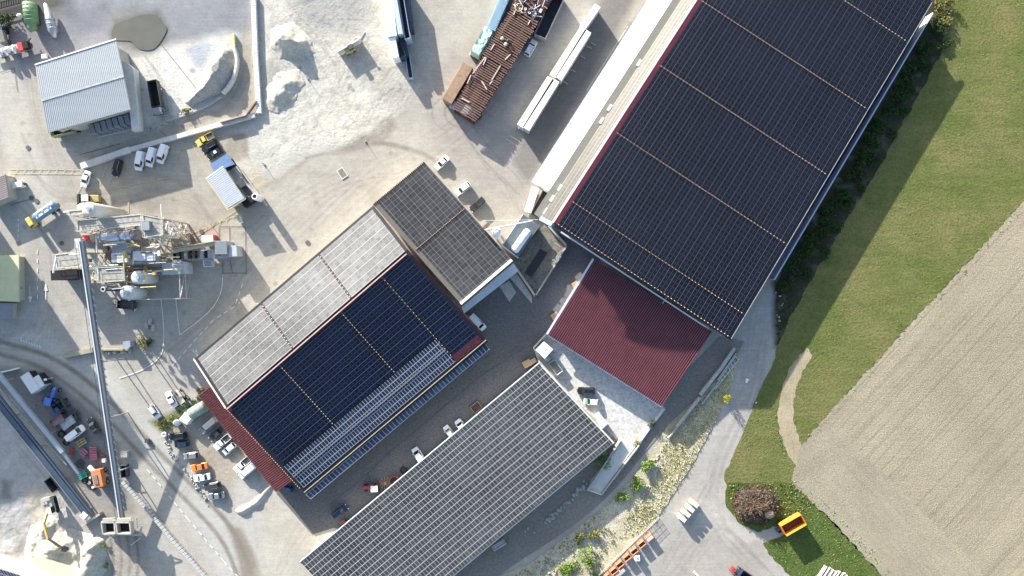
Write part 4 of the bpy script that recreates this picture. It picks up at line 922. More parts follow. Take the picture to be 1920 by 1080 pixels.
wp = thing('loading_pit', 'dark open pit with pale slab beside the end of the brilliant white awning', 'pit', X(1008, 375), world=True)
mb = MB(); mb.beam(X(1004, 352, 1.2), X(989, 398, 1.2), 2.0, 1.2); mb.build('slab', white_m, wp)
mb = MB(); mb.beam(X(1026, 360, .15), X(1002, 404, .15), 2.0, .12); mb.build('pit_floor', M('pit_brown', (.07, .055, .04), .9, var=.5, scale=1.2), wp)
for a, b in (((1017, 356), (995, 400)), ((1033, 364), (1010, 408)), ((1017, 356), (1033, 364))): mb = MB(); mb.beam(X(*a, .8), X(*b, .8), .25, 1.5); mb.build('side_wall', concrete, wp)
# ---------------- vehicles ----------------
def ringbox(x, w, z0, z1, ch=0.12):
    c = min(ch, (z1 - z0) * 0.45)
    return [Vector((x, -w + c, z0)), Vector((x, w - c, z0)), Vector((x, w, z0 + c)), Vector((x, w, z1 - c)), Vector((x, w - c, z1)), Vector((x, -w + c, z1)), Vector((x, -w, z1 - c)), Vector((x, -w, z0 + c))]
def wheel(mbt, mbr, x, y, r, w=0.24):
    mbt.cyl((x, y - w / 2, r), (x, y + w / 2, r), r, n=14); s = 1 if y > 0 else -1
    mbr.cyl((x, y + s * (w / 2 - 0.02), r), (x, y + s * (w / 2 + 0.02), r), r * 0.62, n=12)
def add_wheels(root, pts, r, w=0.24):
    for x, y in pts:
        a, b = MB(), MB(); wheel(a, b, x, y, r, w); o = a.build('wheel', rubber, root); b.build('rim', rimm, o)
SHAPES = {  # length half, width half, bonnet z, roof z, glass base x0..x1, roof x0..x1, rear deck z
 'hatch': (2.0, .86, .92, 1.48, (-1.95, 1.05), (-1.55, 0.25), .98),
 'sedan': (2.3, .9, .9, 1.42, (-1.55, 1.05), (-0.95, 0.2), .95),
 'estate': (2.35, .92, .95, 1.5, (-2.25, 1.05), (-1.85, 0.25), 1.0),
 'suv': (2.35, .96, 1.08, 1.75, (-2.2, 1.1), (-1.95, 0.4), 1.12),
 'van': (2.6, .98, 1.15, 2.1, (-2.5, 1.75), (-2.45, 0.95), 1.2),
 'pickup': (2.6, .94, 1.0, 1.75, (-0.55, 1.25), (-0.35, 0.5), 1.0)}
CARS = {}
def car(kind, colr, x, y, d, label, group=None, cat='car', scale=1.0, nm='parked_car', spec=None):
    loc = X(x, y); rz = ang(*d); loc.z = 0.06
    if x < 280 and y > 690: loc.z = 0.25
    key = (kind, colr, spec)
    if key in CARS: return dup(CARS[key], loc, rz, label, group)
    hl, hw, zb, zr, (g0, g1), (r0, r1), zd = SHAPES[kind]
    p = PAINT[colr]; root = thing(nm, label, cat, (0, 0, 0), 0, group)
    st = [(-hl, hw * .82, .38, zd * .82), (-hl + .12, hw * .94, .3, zd * .96), (-hl + .6, hw, .24, zd), (g0 + .9, hw, .22, zd + .02), (0, hw, .22, zb + .03), (g1 - .1, hw, .22, zb + .01), (hl - .6, hw * .98, .24, zb - .08), (hl - .15, hw * .9, .28, zb - .22), (hl, hw * .74, .36, zb - .38)]
    st = sorted(st, key=lambda s: s[0])
    mb = MB(); mb.loft([ringbox(*s) for s in st]); mb.build('body', p, root, False)
    # cabin with windows set into it
    c0, c1 = hw * .92, hw * .74
    B = [Vector((g0, -c0, zb - .05)), Vector((g1, -c0, zb - .05)), Vector((g1, c0, zb - .05)), Vector((g0, c0, zb - .05))]
    T = [Vector((r0, -c1, zr)), Vector((r1, -c1, zr)), Vector((r1, c1, zr)), Vector((r0, c1, zr))]
    mb = MB(); mb.prism(B, T); mb.build('cabin', p, root)
    def pane(q, name, a=0.06, lo=0.08, hi=0.9):
        a0, a1, b1, b0 = q; nrm = (a1 - a0).cross(b0 - a0).normalized()
        cen = Vector((0, 0, zb)); 
        if nrm.dot((a0 + b1) / 2 - Vector(((g0 + g1) / 2, 0, zb))) < 0: nrm = -nrm
        L = lambda s, t_: (a0 * (1 - s) + a1 * s) * (1 - t_) + (b0 * (1 - s) + b1 * s) * t_
        P = [L(a, lo) + nrm * .015, L(1 - a, lo) + nrm * .015, L(1 - a, hi) + nrm * .015, L(a, hi) + nrm * .015]
        m = MB(); m.add(P, [(0, 1, 2, 3)]); m.add([v - nrm * .01 for v in P], [(3, 2, 1, 0)]); m.build(name, glass, root)
    pane((B[1], B[2], T[2], T[1]), 'windscreen'); 
    if kind != 'van': pane((B[0], B[3], T[3], T[0]), 'rear_window')
    s0 = 0.62 if kind == 'van' else 0.07
    for (i, j) in ((0, 1), (3, 2)):
        q = (B[i] * (1 - s0) + B[j] * s0, B[j], T[j], T[i] * (1 - s0) + T[j] * s0) if kind == 'van' else (B[i], B[j], T[j], T[i]); pane(q, 'side_window', .07, .14, .84)
    mb = MB(); mb.loft([ringbox(r0 - .02, c1 * .9, zr - .03, zr + .02, .02), ringbox(r0 + .15, c1 + .02, zr - .03, zr + .05, .03), ringbox(r1 - .12, c1 + .02, zr - .03, zr + .05, .03), ringbox(r1 + .02, c1 * .9, zr - .03, zr + .02, .02)]); mb.build('roof', p, root)
    if kind in ('suv', 'estate'):
        for s in (-1, 1): mb = MB(); mb.beam((r0 + .2, s * c1 * .92, zr + .1), (r1 - .1, s * c1 * .92, zr + .1), .05, .05); mb.build('roof_rail', rimm, root)
    if kind == 'pickup':
        mb = MB(); mb.box((-1.65, 0, zb + .06), (1.75, 1.5, .02)); mb.build('load_bed', dark_steel, root)
        for s in (-1, 1): mb = MB(); mb.box((-1.6, s * .84, zb + .15), (2.0, .1, .3)); mb.build('side_panel', p, root)
    for s in (-1, 1):
        mb = MB(); mb.box((hl - .12, s * hw * .68, zb - .3), (.2, .36, .16)); mb.build('headlight', lamp_lens, root)
        mb = MB(); mb.box((-hl + .07, s * hw * .76, zd * .8), (.12, .26, .18)); mb.build('tail_light', tail_red, root)
        mb = MB(); mb.box((g1 - .35, s * (hw + .08), zb + .1), (.14, .2, .14)); mb.build('mirror', p, root)
    add_wheels(root, [(hl * .64, hw - .1), (hl * .64, -hw + .1), (-hl * .62, hw - .1), (-hl * .62, -hw + .1)], .34)
    if spec == 'whitetop':
        mb = MB(); mb.box((r0 / 2 + r1 / 2, 0, zr + .06), (abs(r1 - r0) * .7, c1 * 1.3, .04)); mb.build('roof_window', PAINT['white'], root)
    if spec == 'greenhood':
        mb = MB(); mb.box((hl - .75, 0, zb - .02), (.9, hw * 1.5, .06)); mb.build('bonnet', PAINT['green'], root)
    root.location = loc; root.rotation_euler = (0, 0, rz); CARS[key] = root; return root
G1 = 'cars parked in the yellow-lined bays'
car('sedan', 'white', 164, 337, (-.32, .95), 'white saloon car parked alone nearest the end of the pale lane wall', G1)
car('suv', 'black', 223, 316, (-.3, .95), 'black estate-like car parked alone in the yellow-lined row', G1)
car('van', 'white', 266, 303, (-.22, .97), 'leftmost of the three white vans side by side in the yellow bays', G1, 'van')
car('van', 'white', 287, 296, (-.3, .95), 'middle one of the three white vans side by side in the yellow bays', G1, 'van')
car('van', 'white', 308, 290, (-.33, .94), 'rightmost of the three white vans side by side in the yellow bays', G1, 'van')
G2 = 'vehicles in the row above the corrugated hut'
car('pickup', 'yellow', 387, 263, (-.87, .5), 'yellow pickup at the head of the row above the corrugated hut', G2, 'pickup')
car('suv', 'black', 396, 276, (-.87, .5), 'black car between the yellow pickup and the car with a white roof window', G2)
car('sedan', 'black', 405, 288, (-.87, .5), 'black car with a white roof window beside the blue shelter', G2, spec='whitetop')
G3 = 'cars beside the annex hall'
car('sedan', 'white', 829, 306, (-.72, .69), 'white car parked off the pointed north corner of the charcoal annex', G3)
car('estate', 'white', 868, 355, (-.8, .6), 'white estate car touching the edge of the charcoal annex roof', G3)
car('estate', 'grey', 895, 384, (-.74, .67), 'grey-green estate car beside the charcoal annex roof', G3)
car('suv', 'white', 995, 92, (.5, -.87), 'white car parked alone between the rusty stack and the white beams')
G4 = 'cars in the rows by the red side canopy'
dn = (-.99, .12)
for k, c_, x, y, d, l in [('suv', 'black', 336, 816, dn, 'black car at the upper end of the row along the stone edge'), ('hatch', 'navy', 343, 831, dn, 'smaller very dark car second in the row along the stone edge'),
    ('hatch', 'silver', 361, 853, (-.98, .1), 'silver-grey car directly above the orange car'), ('sedan', 'orange', 376, 874, (-.98, .17), 'bright orange car in the row along the stone edge'),
    ('sedan', 'white', 381, 894, (-.98, .16), 'white and silver car directly below the orange car'), ('estate', 'grey', 400, 910, (-.97, .2), 'dark grey estate car second from the lower end of the row'),
    ('sedan', 'silver', 408, 928, (-.98, .14), 'grey car with dark roof at the lower end of the row along the stone edge')]:
    car(k, c_, x, y, d, l, G4)
cd = (-.76, .65)
car('van', 'silver', 394, 796, cd, 'silver van nearest the green tank beside the red side canopy', G4, 'van')
car('sedan', 'grey', 408, 813, cd, 'dark grey car between silver van and white pickup at the red side canopy', G4)
car('pickup', 'white', 419, 828, cd, 'large white pickup in the shade of the red side canopy', G4, 'pickup')
car('hatch', 'white', 432, 840, cd, 'small white car half under the red side canopy next to the white pickup', G4)
car('pickup', 'white', 456, 870, cd, 'upper one of the two whitish vehicles further down the red side canopy', G4, 'pickup')
car('van', 'white', 466, 881, cd, 'lower one of the two whitish vehicles further down the red side canopy', G4, 'van')
car('sedan', 'white', 324, 748, (-.5, -.87), 'white saloon parked beside the beige tractor', G4)
car('hatch', 'white', 293, 771, (.55, .84), 'white car parked alone at the tip of the weedy strip', G4)
G5 = 'vehicles in the shaded courtyard'
car('van', 'white', 787, 854, (-.55, -.84), 'white van half hidden by the long low shed roof, nose pointing up left', G5, 'van')
car('hatch', 'white', 843, 809, (-.6, -.8), 'white car with black windscreen peeking out from the low shed roof', G5)
car('van', 'white', 868, 801, (-.6, -.8), 'white vehicle showing only its front beyond the low shed roof', G5, 'van')
car('suv', 'navy', 639, 957, (.82, -.57), 'dark blue car standing in the open shade of the courtyard', G5)
car('van', 'white', 896, 604, (.7, .72), 'small white lorry standing under the end of the blue-white loading canopy', G5, 'van')
car('suv', 'black', 1098, 732, (-1, -.02), 'black car on the pale concrete apron', 'cars on the concrete apron')
car('hatch', 'white', 1108, 752, (-1, -.07), 'white car with green bonnet on the pale concrete apron', 'cars on the concrete apron', spec='greenhood')
car('van', 'white', 147, 810, (.8, -.6), 'white van among the old farm machinery in the shade', 'vehicles in the machinery yard', 'van')
car('sedan', 'grey', 179, 797, (-.5, -.87), 'grey car beside the long conveyor in the machinery yard', 'vehicles in the machinery yard')

def cab(root, x0, x1, w, z0, z1, m):
    mb = MB(); mb.loft([ringbox(x0, w, z0, z1, .15), ringbox(x1 - .25, w, z0, z1, .15), ringbox(x1, w * .94, z0, z1 - .35, .15)]); mb.build('cab', m, root)
    mb = MB(); mb.add([(x1 - .2, -w * .88, z1 + .01 - .05), (x1 - .2, w * .88, z1 - .04), (x1 + .03, w * .85, z1 - .9), (x1 + .03, -w * .85, z1 - .9)], [(0, 1, 2, 3), (3, 2, 1, 0)]); mb.build('windscreen', glass, root)
    for s in (-1, 1):
        mb = MB(); mb.box(((x0 + x1) / 2 + .1, s * (w + .01), z1 - .65), ((x1 - x0) * .5, .03, .6)); mb.build('side_window', glass, root)
        mb = MB(); mb.box((x1 - .1, s * (w + .2), z1 - .7), (.12, .25, .5)); mb.build('mirror', black, root)
        mb = MB(); mb.box((x1 + .02, s * w * .75, z0 + .25), (.08, .3, .2)); mb.build('headlight', lamp_lens, root)
# blue tank lorry with yellow cab
t_ = thing('tank_lorry', 'tank lorry with yellow cab and blue tank by the pale silos', 'lorry', X(88, 403), ang(-.82, .57))
cab(t_, 2.9, 4.4, 1.2, .6, 2.7, PAINT['yellow']); mb = MB(); mb.box((-.5, 0, .85), (8.4, 1.0, .3)); mb.build('chassis', dark_steel, t_)
mb = MB(); mb.lathe((-4.6, 0, 2.0), (1, 0, 0), [(0, .5), (.15, 1.0), (.4, 1.2), (6.5, 1.2), (6.75, 1.0), (6.9, .5)], 16); mb.build('tank', PAINT['steelblue'], t_, True)
for s in (-.55, .55): mb = MB(); mb.box((-1.2, s, 3.16), (4.8, .5, .12)); mb.build('top_panel', white_paint, t_)
mb = MB(); [mb.cyl((x, 0, 3.1), (x, 0, 3.4), .3) for x in (-3, -1.2, .6)]; mb.build('hatch', steel, t_)
add_wheels(t_, [(3.2, 1), (3.2, -1), (-2.0, 1), (-2.0, -1), (-3.4, 1), (-3.4, -1)], .5, .3)
# tipper
def tipper(name, label, x, y, d, L, colr, cabm=None, cat='tipper', w=1.25, load=dark_steel, z1=2.9):
    t_ = thing(name, label, cat, X(x, y), ang(*d))
    mb = MB(); mb.box((-.4, 0, .9), (L, 1.0, .3)); mb.build('chassis', dark_steel, t_)
    mb = MB()
    for s in (-1, 1): mb.box((-L * .1, s * w, (1.2 + z1) / 2), (L * .76, .1, z1 - 1.2))
    mb.box((-L * .48, 0, (1.2 + z1) / 2), (.1, 2 * w, z1 - 1.2)); mb.box((L * .28, 0, (1.2 + z1) / 2), (.1, 2 * w, z1 - 1.2)); mb.build('tipping_body', colr, t_)
    mb = MB(); mb.box((-L * .1, 0, 1.3), (L * .75, 2 * w - .05, .15)); mb.build('load_floor', load, t_)
    if cabm: cab(t_, L * .31, L * .5, 1.2, .6, 2.8, cabm)
    add_wheels(t_, [(L * .34, 1), (L * .34, -1), (-L * .2, 1), (-L * .2, -1), (-L * .36, 1), (-L * .36, -1)], .5, .3); return t_
tipper('tipper_lorry', 'tipper lorry with long dark open body in the white gravel bay', 300, 187, (.18, 1), 9.2, dark_steel, PAINT['silver'], load=black)
tipper('skip_lorry', 'olive lorry with open dark load half under the eave of the square shed', 131, 246, (.97, -.25), 7.4, M('olive_paint', (.25, .28, .17), .6), None, load=black)
tipper('small_tipper', 'small black tipper below the lower plant silo', 243, 571, (1, .04), 4.5, black, dark_steel, w=1.0, z1=2.0)
tipper('green_trailer', 'small dark green farm trailer with open box by the blue tractor', 120, 759, (.86, -.5), 4.0, PAINT['darkgreen'], None, 'trailer', 1.0, black, 2.0)
tipper('red_trailer', 'faded red farm trailer between green trailer and flat grey trailer', 117, 785, (.85, -.53), 4.6, M('faded_red', (.28, .12, .12), .8, var=.3), None, 'trailer', 1.0, M('faded_pink_bed', (.3, .22, .22), .8, var=.3), 1.9)
tipper('flat_trailer', 'flat grey trailer between red trailer and white van', 136, 789, (.8, -.6), 5.0, steel, None, 'trailer', 1.1, steel, 1.55)
tipper('waste_skip', 'orange open skip trailer standing on the grass corner', 1474, 980, (-.87, .5), 8.0, M('skip_orange', (.8, .28, .03), .45, var=.1), None, 'skip', 1.5, M('rust_brown_load', (.1, .05, .03), .9, var=.4), 3.4)
tipper('tipping_trailer', 'dark blue and white open trailer cut by the bottom edge', 1393, 1076, (-.8, -.55), 6.0, PAINT['navy'], None, 'trailer', 1.25, black, 2.6)
# red and white lorry upper left
t_ = thing('flatbed_lorry', 'lorry with white loads and red end panel in the upper left corner', 'lorry', X(28, 97), ang(-.97, .25))
mb = MB(); mb.box((0, 0, .95), (11, 1.0, .35)); mb.build('chassis', dark_steel, t_); mb = MB(); mb.box((-.8, 0, 1.25), (9.0, 2.4, .2)); mb.build('load_bed', steel, t_)
mb = MB(); mb.box((-2.9, 0, 1.7), (1.3, 2.2, .8)); mb.build('end_panel', PAINT['red'], t_)
for x, w_ in ((-1.2, 1.4), (.6, 1.9), (2.6, 1.8)): mb = MB(); mb.blob((x, 0, 1.9), (w_ * .5, 1.0, .65), x, .2); mb.build('white_load', white_paint, t_)
mb = MB(); mb.box((-4.6, .2, 1.8), (1.4, 1.8, 1.6)); mb.cyl((-4.7, -.4, 2), (-5.6, -1.9, 1), .15); mb.build('loading_crane', black, t_)
add_wheels(t_, [(-3.4, 1), (-3.4, -1), (3, 1), (3, -1)], .5, .3)

def tractor(label, x, y, d, m, hood=None, s=1.0, roofm=None):
    t_ = thing('farm_tractor', label, 'tractor', X(x, y), ang(*d)); t_.scale = (s, s, s)
    mb = MB(); mb.loft([ringbox(-.4, .42, .7, 1.5), ringbox(1.6, .4, .7, 1.45), ringbox(2.1, .32, .75, 1.2)]); mb.build('bonnet', hood or m, t_)
    mb = MB(); mb.loft([ringbox(-1.9, .75, .9, 2.4), ringbox(-.4, .72, .9, 2.4)]); mb.build('cab', glass, t_)
    mb = MB(); mb.box((-1.15, 0, 2.5), (1.8, 1.6, .16)); mb.build('roof', roofm or m, t_)
    for y_ in (-1, 1):
        mb = MB(); mb.box((-1.3, y_ * .95, 1.55), (1.3, .45, .1)); mb.build('mudguard', m, t_)
    for x_, y_, r, w in ((-1.3, .95, .85, .5), (-1.3, -.95, .85, .5), (1.5, .8, .5, .35), (1.5, -.8, .5, .35)):
        a, b = MB(), MB(); wheel(a, b, x_, y_, r, w); o = a.build('wheel', rubber, t_); b.build('rim', rimm, o)
    mb = MB(); mb.cyl((1.0, .3, 1.4), (1.0, .3, 2.3), .06); mb.build('exhaust', black, t_)
    return t_
tractor('blue tractor with bright blue cab roof in the machinery yard', 105, 741, (.25, -.97), PAINT['blue'], s=1.15)
tractor('beige tractor standing beside the white saloon at the weedy strip', 343, 742, (-.6, -.8), M('beige_paint', (.5, .45, .38), .6, var=.1), s=.95)
tractor('red tractor with white cab roof in the shaded courtyard', 697, 912, (-1, .05), PAINT['red'], roofm=PAINT['white'])
# wheel loader
t_ = thing('wheel_loader', 'wheel loader with black bucket and white cab above the pale silos', 'wheel loader', X(172, 374), ang(-1, 0.02))
mb = MB(); mb.loft([ringbox(-3.0, .9, .8, 2.0), ringbox(-.3, .9, .8, 2.1)]); mb.build('body', M('loader_ochre', (.35, .27, .1), .5), t_)
mb = MB(); mb.loft([ringbox(-.9, .75, 2.0, 3.2), ringbox(.6, .75, 2.0, 3.2)]); mb.build('cab', glass, t_); mb = MB(); mb.box((-.15, 0, 3.28), (1.8, 1.7, .14)); mb.build('roof', white_paint, t_)
mb = MB(); [mb.beam((.4, s * .55, 1.9), (2.6, s * .55, .8), .25, .35) for s in (-1, 1)]; mb.build('lift_arm', M('loader_ochre', (0, 0, 0)), t_)
mb = MB(); mb.prism([Vector(v) for v in ((2.4, -1.35, .3), (3.9, -1.35, .15), (3.9, 1.35, .15), (2.4, 1.35, .3))], [Vector(v) for v in ((2.3, -1.35, 1.5), (2.6, -1.35, 1.5), (2.6, 1.35, 1.5), (2.3, 1.35, 1.5))]); mb.build('bucket', black, t_)
add_wheels(t_, [(1.2, .95), (1.2, -.95), (-1.9, .95), (-1.9, -.95)], .75, .5)
# excavator on the sand heap
t_ = thing('excavator', 'excavator with long ochre boom reaching over the bright sand heap', 'excavator', X(100, 946, 1.0), ang(.25, 1))
och = M('excavator_ochre', (.55, .36, .12), .5, var=.15)
for s in (-1, 1): mb = MB(); mb.loft([ringbox(-2.3, .32, .3, .8, .2), ringbox(-1.8, .35, 0, 1.0, .2), ringbox(1.8, .35, 0, 1.0, .2), ringbox(2.3, .32, .3, .8, .2)]); mb.v = [v + Vector((0, s * 1.15, 0)) for v in mb.v]; mb.build('track', black, t_)
mb = MB(); mb.box((-.5, 0, 1.75), (3.9, 2.6, 1.1)); mb.build('upper_body', M('machine_grey_beige', (.4, .38, .34), .6, var=.2), t_)
mb = MB(); mb.box((.9, .85, 2.4), (1.7, .95, 1.5)); mb.build('cab', glass, t_); mb = MB(); mb.box((.9, .85, 3.2), (1.7, 1.0, .1)); mb.build('cab_roof', white_paint, t_)
mb = MB(); mb.beam((1.0, -.3, 2.2), (3.6, -.3, 4.6), .5, .7); mb.beam((3.6, -.3, 4.6), (7.5, .1, 4.9), .45, .6); mb.build('boom', och, t_)
mb = MB(); mb.beam((7.5, .1, 4.9), (11.2, 1.6, 3.0), .4, .5); mb.build('stick', M('dipper_brown', (.3, .2, .09), .6, var=.2), t_)
mb = MB(); mb.beam((11.2, 1.6, 3.0), (12.2, 1.9, 1.8), 1.1, .9); mb.build('bucket', dark_steel, t_)
mb = MB(); mb.box((-2.1, 0, 1.9), (.9, 2.5, 1.3)); [mb.box((-1.2, y_, 2.4), (.7, .6, .3)) for y_ in (-.7, .1)]; mb.build('counterweight', M('machine_grey_beige', (0, 0, 0)), t_)

# ---------------- long containers, beams, stacks ----------------
def container(name, label, cat, a, b, w, h, mat, group=None, z0=0.0, ribs=0, lidmat=None, open_top=False):
    A = X(*a, z0 + h); B = X(*b, z0 + h); A.z = B.z = z0; c = (A + B) / 2; L = (B - A).length; rz = math.atan2(B.y - A.y, B.x - A.x)
    t_ = thing(name, label, cat, c, rz, group)
    mb = MB()
    if open_top:
        for s in (-1, 1): mb.box((0, s * (w / 2 - .05), h / 2), (L, .1, h)); mb.box((s * (L / 2 - .05), 0, h / 2), (.1, w - .22, h))
        mb.build('side_wall', mat, t_); mb = MB(); mb.box((0, 0, .15), (L - .22, w - .22, .2)); mb.build('floor', lidmat or black, t_)
    else:
        mb.box((0, 0, h / 2), (L, w, h)); mb.build('box', mat, t_)
        if lidmat: mb = MB(); mb.box((0, 0, h + .04), (L - .06, w - .06, .08)); mb.build('lid', lidmat, t_)
    if ribs:
        mb = MB()
        for i in range(ribs):
            x = -L / 2 + L * (i + .5) / ribs
            mb.box((x, 0, h + .12), (L / ribs * .5, w * .9, .05))
            for s in (-1, 1): mb.box((x, s * (w / 2 + .03), h / 2), (L / ribs * .5, .06, h * .9))
        mb.build('rib', lidmat or mat, t_)
    return t_
wb = M('white_cover', (.74, .73, .68), .6, var=.08, dirt=(.6, .57, .5), dirt_amt=.3)
wb2 = M('white_grey_cover', (.5, .5, .48), .7, var=.1, dirt=(.6, .58, .52), dirt_amt=.5)
for l, a, b, w, m in (('upper left one of the four long white packs beside the awning', (1094, 53), (1036, 143), 1.9, wb), ('upper right one of the four long white packs beside the awning', (1103, 58), (1047, 148), 1.9, wb), ('lower left one of the four long white packs, near the lamp post', (1033, 146), (975, 237), 2.0, wb2), ('lower right one of the four long white packs, near the lamp post', (1043, 150), (986, 242), 2.0, wb2)):
    container('covered_pack', l, 'timber pack', a, b, w, 3.6, m, 'long white packs in the lorry yard', lidmat=wb)
container('pale_lorry_box', 'short pale box beyond the upper end of the four long white packs', 'container', (1121, 10), (1092, 52), 1.8, 3.4, M('pale_lilac_cover', (.6, .62, .7), .5, var=.1), lidmat=wb)
for k, (x, y) in enumerate(((1108, 80), (1100, 86), (1088, 105), (1070, 130), (1056, 153))):
    mb = MB(); mb.beam(X(x, y, .3), X(x + 9, y + 5, .3), .25, .3); tagit(mb.build('support_bar', steel, origin=X(x, y)), 'thin bar sticking out from under the long white packs', 'bar', 'bars under the long white packs')
container('open_trailer', 'long empty dark trailer with pale rim beside the rusty beams', 'trailer', (1049, -12), (1012, 68), 3.2, 2.8, M('trailer_grey', (.3, .3, .3), .5, var=.1), open_top=True, lidmat=M('trailer_floor', (.05, .05, .055), .7, var=.3))
container('blue_container', 'pale blue shipping container left of the rusty beams', 'container', (955, -26), (920, 55), 2.5, 4.2, M('container_blue', (.3, .46, .56), .55, var=.15, dirt=(.6, .62, .6), dirt_amt=.5, scale=1.2), ribs=30)
tarp = thing('green_tarpaulin_pack', 'stack under crumpled pale green tarpaulin below the blue container', 'pack', X(905, 88), ang(-.5, .86))
mb = MB(); L_ = 8.2
for i in range(18):
    for j in range(9):
        x = -L_ / 2 + L_ * i / 17; y = -1.6 + 3.2 * j / 8; e = min(i, 17 - i, j, 8 - j)
        mb.v.append(Vector((x, y, (4.6 if e > 0 else 2.2) + .35 * mnoise.noise(Vector((x * .9, y * 1.2, 3))))))
mb.f = [(i * 9 + j, (i + 1) * 9 + j, (i + 1) * 9 + j + 1, i * 9 + j + 1) for i in range(17) for j in range(8)]
mb.build('tarpaulin', M('mint_tarpaulin', (.42, .68, .52), .35, var=.15, dirt=(.75, .8, .74), dirt_amt=.6, scale=1), tarp)
mb = MB(); mb.box((0, 0, 1.2), (L_ * .96, 3.0, 2.4)); mb.build('base', rust, tarp)
container('rusty_sheet_stack', 'stack of flat rusty brown sheets at the lower left of the rusty beams', 'stack', (878, 122), (838, 190), 2.8, 3.6, M('brown_sheets', (.3, .2, .13), .8, var=.3, dirt=(.2, .12, .08), dirt_amt=.7), lidmat=M('brown_sheets', (0, 0, 0)))
bd = Vector((X(950, 0) - X(950, 0))) ; 
def u2(dx, dy): v = Vector((dx, -dy, 0)); return v.normalized()
along = u2(-.53, .85); across = u2(.86, .51)
def beam_stack(p0, n, pitch, Lb, z, label, grp):
    base = X(*p0, z)
    for i in range(n):
        a = base + along * (i * pitch); dz = rnd.uniform(-.04, .04); sh = rnd.uniform(-.25, .25)
        if i == 0:
            mb = MB(); mb.beam(Vector((0, 0, 0)), Vector((Lb, 0, 0)), .2, .26); mb.beam(Vector((0, 0, .12)), Vector((Lb, 0, .12)), .3, .03); mb.beam(Vector((0, 0, -.12)), Vector((Lb, 0, -.12)), .3, .03)
            o = mb.build('steel_beam', rust); proto = o
        else: o = proto.copy(); C.objects.link(o)
        o.location = Vector((a.x, a.y, z + dz)) + across * sh; o.rotation_euler = (0, 0, math.atan2(across.y, across.x) + rnd.uniform(-.012, .012))
        tagit(o, label, 'steel beam', grp)
beam_stack((960, 14), 24, .62, 8.0, 4.6, 'rusty brown steel beam in the upper part of the long rusty stack', 'upper rusty beams')
beam_stack((921, 80), 17, .62, 7.6, 4.3, 'rusty brown steel beam in the middle part of the long rusty stack', 'middle rusty beams')
beam_stack((893, 130), 20, .62, 7.2, 4.0, 'rusty brown steel beam in the lower part of the long rusty stack', 'lower rusty beams')
for k, (p, L_, n_, lab) in enumerate((((960, 20), 14, 8, 'upper'), ((920, 86), 10, 7, 'middle'), ((890, 134), 11.5, 7, 'lower'))):
    t_ = thing('beam_rack', 'dark rusty rack carrying the %s rusty beams' % lab, 'rack', X(*p), world=True); b0 = X(*p, 3.9 - .3 * k); b0.z = 0
    for s in (.6, 6.2):
        mb = MB(); q = b0 + across * s; mb.beam(q + Vector((0, 0, 3.6 - .3 * k)), q + along * L_ + Vector((0, 0, 3.6 - .3 * k)), .4, .4); mb.build('rail', rust, t_)
        for m in range(5):
            mb = MB(); mb.beam(q + along * (L_ * m / 4), q + along * (L_ * m / 4) + Vector((0, 0, 3.5 - .3 * k)), .3, .3); mb.build('post', rust, t_)
    mb = MB(); mb.box(b0 + along * (L_ / 2) + across * 3.6 + Vector((0, 0, 1.5)), (L_, 6.6, 2.2), math.atan2(along.y, along.x)); mb.build('lower_stack', M('deep_rust', (.08, .03, .02), .9, var=.4), t_)
for i, (a, b, z) in enumerate((((927, 83), (920, 94), 4.8), ((957, 102), (947, 112), 4.8), ((910, 107), (886, 138), 4.5), ((912, 108), (906, 122), 4.5), ((939, 122), (922, 150), 4.5), ((883, 141), (876, 157), 4.4), ((903, 152), (913, 168), 4.4), ((966, 20), (963, 28), 4.9), ((994, 38), (990, 46), 4.9), ((866, 184), (880, 192), 4.3), ((925, 150), (918, 158), 4.4))):
    mb = MB(); mb.beam(X(*a, z), X(*b, z), .28, .22); tagit(mb.build('bleached_batten', M('bleached_wood', (.5, .42, .36), .8, var=.2), origin=X(*a, z)), 'pale bleached batten lying across the rusty beams', 'batten', 'battens on the rusty beams')
def wheel_thing(name, label, cat, p, z, R0, r, m, axis=(0, 0, 1), group=None, hubm=None):
    t_ = thing(name, label, cat, X(*p, z), world=True); c = X(*p, z + r); mb = MB(); mb.torus(c, axis, R0, r, 16, 8); mb.build('tyre', m, t_, True)
    if hubm: ax = Vector(axis).normalized(); mb = MB(); mb.cyl(c - ax * r * .5, c + ax * r * .5, R0 * .75, n=14); mb.build('rim', hubm, t_)
    return t_
scrap = [M('scrap_grey', (.2, .2, .22), .5, .5, var=.3), M('scrap_white', (.55, .55, .54), .5, var=.2), rust, dark_steel, M('scrap_blue', (.1, .16, .3), .5)]
tr = thing('scrap_tray', 'dark tray full of grey scrap at the top end of the rusty beams', 'tray', X(1000, 5), world=True)
c = X(1000, -2, 4); mb = MB(); mb.box((c.x, c.y, 1.9), (11, 8.2, 3.8), math.atan2(along.y, along.x)); mb.build('tray', M('deep_rust', (0, 0, 0)), tr)
